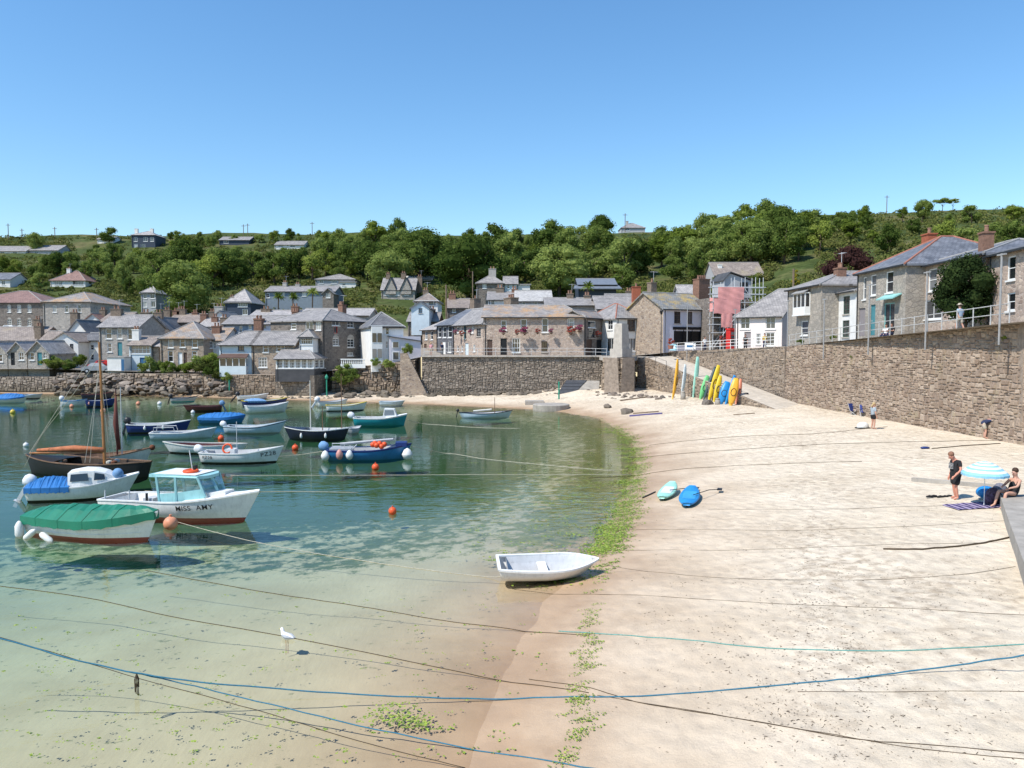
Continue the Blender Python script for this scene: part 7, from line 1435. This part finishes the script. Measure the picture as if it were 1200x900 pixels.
# --- phone box, flowers, plant pots, cars
p = at(857, 409, 90); t = thing('telephone_box', 'red telephone box beside the scaffolding', 'phone box', p, .3); MB().box((-.45, -.45, 0), (.45, .45, 2.2)).build('body', REDP, t); MB().box((-.5, -.5, 2.2), (.5, .5, 2.42)).build('roof', REDP, t)
for k in range(4): MB().box((-.36 + .37 * 0, -.46, .35 + k * .43), (.36, -.451, .70 + k * .43)).build('pane', GLASS, t)
FLO = [mat('flowers_magenta', (.36, .05, .16), .9, .5, 14, (.05, .06, .02)), mat('flowers_red', (.42, .04, .05), .9, .5, 14, (.05, .07, .02))]
FB = [crown_mesh('flowers', m_, .9, .42, 8, 70, .10, 40 + k, base=0) for k, m_ in enumerate(FLO)]
for i, (px, py, s_) in enumerate(((590, 391, 1.2), (606, 391, .8), (615, 391, 1.3), (630, 390, .8), (646, 390, .8), (669, 391, 1.4), (679.5, 388, 1.2), (700.5, 394, 1.0), (534, 391, .8), (541, 393, .9), (552, 391, .9), (557, 394, .8))):
    Y = 100.2 if px > 566 else 103 + (566 - px) * .17; Y = Y if px < 690 else 102.0; p = at(px, py, Y); t = thing('hanging_basket', ('magenta' if i % 2 == 0 else 'red') + ' flower basket ' + ['under the first upper window of the inn', 'left of the second upper window of the inn', 'under the second upper window of the inn', 'left of the third upper window of the inn', 'right of the third upper window of the inn', 'under the right upper window of the inn', 'at the right corner of the inn', 'beside the shaded inn entrance', 'at the left of the pinkish stone inn end', 'second from left on the pinkish stone inn end', 'in the middle of the pinkish stone inn end', 'near the right of the pinkish stone inn end'][i], 'flower basket', p)
    link('flowers', FB[i % 2], t).scale = (s_ * 1.2, s_ * .8, s_ * .8); MB().lathe([(.05, -.18), (.25, 0), (.26, .06)], 8).build('basket', BROWNP, t)
def car(px, py, Y, rz, m, label):
    p = at(px, py, Y); t = thing('parked_car', label, 'car', p, rz); prof = [(-2, .35), (-2, .75), (-1.75, .92), (-1.2, .98), (-.75, 1.42), (.6, 1.46), (1.15, 1.0), (1.85, .85), (2, .6), (2, .35)]; b = MB(); rr = [[(x, y * (1 if z < 1.05 else .82), z) for x, z in prof] for y in (-.82, .82)]
    n = len(prof); b.add(rr[0] + rr[1], [tuple(range(n))[::-1], tuple(range(n, 2 * n))] + [(i, (i + 1) % n, n + (i + 1) % n, n + i) for i in range(n)]); b.build('body', m, t)
    for y in (-.80, .80): q = MB(); s = 1 if y > 0 else -1; q.add([(-1.05, y + .005 * s, 1.02), (.95, y + .005 * s, 1.02), (.5, .675 * s + .012 * s, 1.40), (-.7, .675 * s + .012 * s, 1.38)], [(0, 1, 2, 3)]); q.build('window', GLASS, t)
    q = MB(); q.add([(.66, -.62, 1.43), (.66, .62, 1.43), (1.14, .7, 1.03), (1.14, -.7, 1.03)], [(0, 1, 2, 3)]); q.v = [(x + .02, y, z + .015) for x, y, z in q.v]; q.build('windscreen', GLASS, t)
    for x in (-1.25, 1.25):
        for y in (-.8, .8): w_ = MB(); w_.tube([(x, y - .09, .31), (x, y + .09, .31)], .31, 14); o = w_.build('wheel', BLACKP, t); v_ = MB(); v_.tube([(x, y - .10, .31), (x, y + .10, .31)], .17, 10); v_.build('hub', GREYRAIL, o)
    for y in (-.6, .6): MB().box((1.93, y - .14, .62), (2.012, y + .14, .76)).build('headlight', WHITE, t); MB().box((-2.012, y - .12, .66), (-1.98, y + .12, .82)).build('tail_light', REDP, t)
car(121, 434, 110.5, .5, REDP, 'red car parked beside the white shed'); car(12, 390, 146, .1, BW, 'white car parked below the dark stone school'); car(115, 437, 109.5, .3, BGR, 'grey car parked in front of the red one')
for px, py, Y, m_, lb in ((786, 409, 93, FB[1], 'red flowers in a tub on the slipway railing corner'), (846, 406, 92, FB[1], 'orange-red flower tub before the scaffolding')):
    p = at(px, py, Y); t = thing('planter', lb, 'planter', p); MB().lathe([(.28, 0), (.36, .42), (.38, .46), (.1, .46)], 10).build('tub', TERRA, t); link('flowers', m_, t).location = (0, 0, .42)
# ================================================================ ROPES, SEAWEED, LITTER ON THE SAND
RB = mat('blue_rope', (.035, .16, .24), .8, .3, 20); RG = mat('green_rope', (.12, .30, .27), .8, .3, 20); RD = mat('weedy_brown_rope', (.075, .055, .035), .95, .5, 6); RP = mat('pale_mooring_rope', (.42, .39, .31), .9, .3, 8)
def rope(label, pts, r_, m, name='mooring_rope', step=6, knots=0, cat='rope'):
    if m is RD and r_ < .0145 and pts[0][1] > 570: r_ *= .66
    P = []
    for q in pts:
        if len(q) > 2: P.append(at(q[0], q[1], q[2]))
        else:
            p = onbeach(q[0], q[1])
            if p.z < .01: p = onz(q[0], q[1], .012)
            else: p.z += r_ * .8
            P.append(p)
    out = []
    for i in range(len(P) - 1):
        p0, p1, p2, p3 = P[max(0, i - 1)], P[i], P[i + 1], P[min(len(P) - 1, i + 2)]
        for k in range(step):
            u = k / step; out.append(.5 * ((2 * p1) + (p2 - p0) * u + (2 * p0 - 5 * p1 + 4 * p2 - p3) * u * u + (3 * p1 - p0 - 3 * p2 + p3) * u ** 3))
    out.append(P[-1])
    for v in out:
        g = max(bz(v.x, v.y) + r_ * .6, .008)
        if len(pts[0]) == 2 and len(pts[-1]) == 2: v.z = g if abs(v.z - g) < .5 else v.z
        v.z = max(v.z, g); v.x += rnd.uniform(-1, 1) * r_ * .5; v.y += rnd.uniform(-1, 1) * r_ * 1.2
    o = out[0].copy(); t = thing(name, label, cat, o); MB().tube([v - o for v in out], r_, 6).build('strand', m, t, True)
    for k in range(knots): v = rnd.choice(out) - o; b = MB(); b.lathe([(r_, -.05), (r_ * 2.6, -.02), (r_ * 2.4, .02), (r_, .06)], 7, v); b.build('weed_tuft', RD, t)
    return t
rope('thick blue mooring rope sagging right across the foreground', [(-60, 732, 15), (0, 748, 15), (100, 776, 15), (200, 795, 15), (310, 806, 15), (440, 815, 14.9), (600, 820), (750, 817), (900, 805), (1000, 796), (1100, 782, 13.9), (1200, 768, 13.5), (1260, 758, 13.2)], .015, RB)
rope('thinner blue rope branching down to the bottom edge', [(150, 787, 15), (215, 801, 15), (300, 822), (420, 850), (560, 880), (700, 902), (760, 915)], .012, RB)
rope('thin brown rope crossing the lower left shallows', [(-30, 738, 16), (80, 770, 16), (180, 800, 15.5), (300, 832), (420, 868), (545, 900)], .011, RD)
rope('brown sunken rope running from the left under the gull to the wet sand', [(-20, 684), (100, 700), (200, 722), (330, 745), (480, 775), (600, 800), (690, 812)], .014, RD)
rope('long brown rope on the sand in the lower right', [(620, 796), (690, 806), (760, 826), (900, 848), (1000, 866), (1100, 874), (1230, 886)], .012, RD)
rope('faint brown rope below the long brown one in the lower right', [(700, 815), (830, 836), (960, 858), (1080, 878), (1230, 893)], .010, RD)
rope('teal rope lying across the middle of the sand', [(655, 740), (760, 747), (900, 760), (1050, 763), (1230, 754)], .014, RG)
rope('dark weedy rope from the shallows to the teal rope', [(170, 668), (300, 692), (420, 710), (520, 727), (600, 737), (690, 745)], .014, RD)
rope('pale mooring line from the lettered boat to the dinghy stern', [(205, 611, 29.3), (290, 633, 26.5), (380, 650), (480, 665), (560, 675), (587, 676, 22.5)], .012, RP)
rope('dark straight line across the sand below the dinghy', [(600, 690), (720, 697), (900, 707), (1060, 713), (1230, 722)], .010, RD)
rope('thin line from the dinghy bow to the right edge', [(708, 662, 22.6), (760, 670), (860, 678), (1000, 680), (1120, 674), (1190, 664)], .009, RD)
rope('thin rope along the sand above the dinghy', [(690, 645), (850, 645), (1000, 640), (1120, 637), (1200, 634)], .009, RD)
rope('dark thick chain lying up to the concrete block', [(1035, 644), (1080, 644), (1130, 640), (1175, 632), (1210, 622)], .030, RD, 'mooring_chain', cat='chain')
rope('brown line on the sand level with the paddle boards', [(740, 621), (900, 622), (1040, 618), (1120, 614), (1183, 610)], .010, RD)
rope('line on the sand right of the paddle boards', [(830, 597), (950, 597), (1050, 594), (1125, 592)], .010, RD)
rope('long line across the upper beach', [(735, 536), (850, 528), (960, 521), (1060, 518), (1180, 516)], .016, RD)
rope('faint line across the upper beach nearer the kayaks', [(760, 522), (860, 512), (960, 508), (1040, 500)], .014, RD)
rope('line curving up the sand from the mint paddle board', [(690, 560), (780, 552), (880, 545), (1010, 541)], .014, RD)
rope('short dark rope with a blue end on the upper right sand', [(1092, 526), (1115, 524), (1140, 522), (1172, 520)], .030, RD)
p = onbeach(1084, 526); MB().ball((0, 0, .06), .12, 8, 6, sx=2.2, sz=.6).build('rope_float', BDB, None, True, loc=p, label='small dark blue float at the end of the short dark rope', cat='float')
rope('straight dark line low on the right sand', [(935, 811), (1050, 811), (1230, 811)], .009, RD)
rope('pale rope from the blue fishing boat bow towards the sand', [(484, 523, 46), (520, 531), (570, 538), (640, 545), (720, 552)], .018, RP)
rope('floating yellowish line across the water below the blue fishing boat', [(270, 557), (400, 557), (560, 556), (740, 556)], .014, RP)
rope('pale stern line of the blue fishing boat', [(384, 528, 46.5), (350, 533), (300, 538), (240, 541)], .018, RP)
rope('long pale line left from the teal boat over the water', [(478, 492, 65), (500, 497), (560, 501), (610, 502)], .02, RP)
rope('pale line across the water beside the lettered boat', [(170, 575), (230, 580), (320, 576), (420, 577)], .014, RP)
rope('pale stay line from the left edge buoy to the old mast', [(28, 548, 41), (49, 510, 41), (80, 470, 40.5), (112, 425, 40)], .014, RP)
# a tuft of weed hanging from the main rope
q = at(160, 789, 15); t = thing('weed_tuft', 'tuft of brown weed hanging from the blue rope at the left', 'seaweed', q)
for k in range(9): a_ = k * .7; MB().tube([(0, 0, 0), (.04 * math.cos(a_), .04 * math.sin(a_), -.12), (.05 * math.cos(a_ + .6), .05 * math.sin(a_), -.28 - .02 * k)], .008, 4).build('frond', RD, t)
# seaweed
def weedm():
    t = NT('green_seaweed'); g = t.n('NewGeometry'); r = t.ramp(g, 'Random Per Island', [(0, (.09, .15, .012)), (.5, (.21, .31, .03)), (1, (.36, .42, .06))]); t.l(r, 0, t.b, 'Base Color'); return t.fin(.5, .4)
wv, wf = [], []; r = random.Random(12)
def clump(x, y, R_, n, s0, z=None):
    for _ in range(n):
        a_ = r.uniform(0, 6.28); q = R_ * math.sqrt(r.random()); px_, py_ = x + q * math.cos(a_) * 1.5, y + q * math.sin(a_) * .7; zz = max(bz(px_, py_), -.02) + .008 + r.uniform(0, .02); s = s0 * r.uniform(.5, 1.4); a_ = r.uniform(0, 6.28); u = Vector((math.cos(a_), math.sin(a_), r.uniform(-.06, .08))) * s; w_ = Vector((-math.sin(a_), math.cos(a_), r.uniform(-.06, .08))) * s * r.uniform(.3, .8); b = len(wv); c = Vector((px_, py_, zz))
        wv.extend([tuple(c - u), tuple(c - w_ + Vector((0, 0, .01))), tuple(c + u * .6 + w_ * .3), tuple(c + w_)]); wf.append((b, b + 1, b + 2, b + 3))
STR_ = [(660, 898), (678, 862), (682, 830), (672, 800), (690, 770), (692, 742), (690, 710), (712, 650), (722, 630), (735, 605), (745, 580), (752, 555), (754, 535), (745, 520), (733, 510), (722, 502)]
for (a, b_) in zip(STR_[:-1], STR_[1:]):
    for k in range(20 if a[1] > 650 else 34):
        f = r.random(); px, py = a[0] + (b_[0] - a[0]) * f, a[1] + (b_[1] - a[1]) * f; Y = 6.9 * F / (py - 403); sp = 8 if py > 650 else 6
        if py > 650 and r.random() < .45: continue
        p = onbeach(px - (0 if py > 650 else 9) + r.gauss(0, sp), py + r.gauss(0, 4)); clump(p.x, p.y, .14 if py > 650 else .5, 26 if py > 650 else 60, .024 if py > 650 else .045)
for _ in range(260):                            # scraps floating and lying in the shallows
    px, py = r.uniform(0, 640), r.uniform(690, 898); p = onz(px, py, 0)
    if bz(p.x, p.y) < .15: clump(p.x, p.y, r.uniform(.03, .14), r.randint(3, 9), .03)
for _ in range(8): px, py = r.gauss(470, 25), r.gauss(838, 8); p = onz(px, py, 0); clump(p.x, p.y, .3, 45, .04)
for _ in range(150): px, py = r.triangular(520, 735, 700), r.uniform(530, 690); p = onz(px, py, 0); clump(p.x, p.y, r.uniform(.1, .5), 16, .05)
me = bpy.data.meshes.new('seaweed'); me.from_pydata(wv, [], wf); me.materials.append(weedm()); link('seaweed', me, label='bright green seaweed strewn along the tide line and shallows', cat='seaweed', kind='stuff')
# dry wrack and litter
dv, df = [], []
def bit(x, y, s):
    z = bz(x, y) + .006; a_ = r.uniform(0, 6.28); L_ = s * r.uniform(.6, 2.2); u = Vector((math.cos(a_), math.sin(a_), 0)) * L_; w_ = Vector((-math.sin(a_), math.cos(a_), 0)) * s * .3; c = Vector((x, y, z)); b = len(dv)
    dv.extend([tuple(c - u - w_), tuple(c + u - w_ * .4), tuple(c + u + w_ * .5), tuple(c - u * .8 + w_), tuple(c + Vector((0, 0, s * .5)))]); df.extend([(b, b + 1, b + 4), (b + 1, b + 2, b + 4), (b + 2, b + 3, b + 4), (b + 3, b, b + 4)])
BANDS = [((930, 560), (960, 690), 30, 120), ((890, 700), (1190, 700), 40, 120), ((850, 760), (1000, 900), 60, 150), ((960, 690), (990, 800), 35, 130), ((1020, 590), (1180, 620), 40, 80), ((760, 560), (1180, 560), 120, 160), ((740, 680), (1180, 860), 140, 420), ((780, 500), (1000, 500), 22, 90)]
for (a, b_, sp, n) in BANDS:
    for _ in range(n):
        f = r.random(); px, py = a[0] + (b_[0] - a[0]) * f + r.gauss(0, sp * .6), a[1] + (b_[1] - a[1]) * f + r.gauss(0, sp * .5)
        if py < 490 or py > 905: continue
        p = onbeach(px, py)
        if p.z > .25 and p.x < 25:
            k = r.randint(1, 7)
            for _ in range(k): bit(p.x + r.gauss(0, .16), p.y + r.gauss(0, .12), r.choice((.005, .007, .010, .014, .02)))
me = bpy.data.meshes.new('wrack'); me.from_pydata(dv, [], df); me.materials.append(mat('dry_wrack', (.085, .06, .04), .95, .5, 9)); link('dry_wrack', me, label='dark dry seaweed bits and litter scattered over the sand', cat='wrack', kind='stuff')
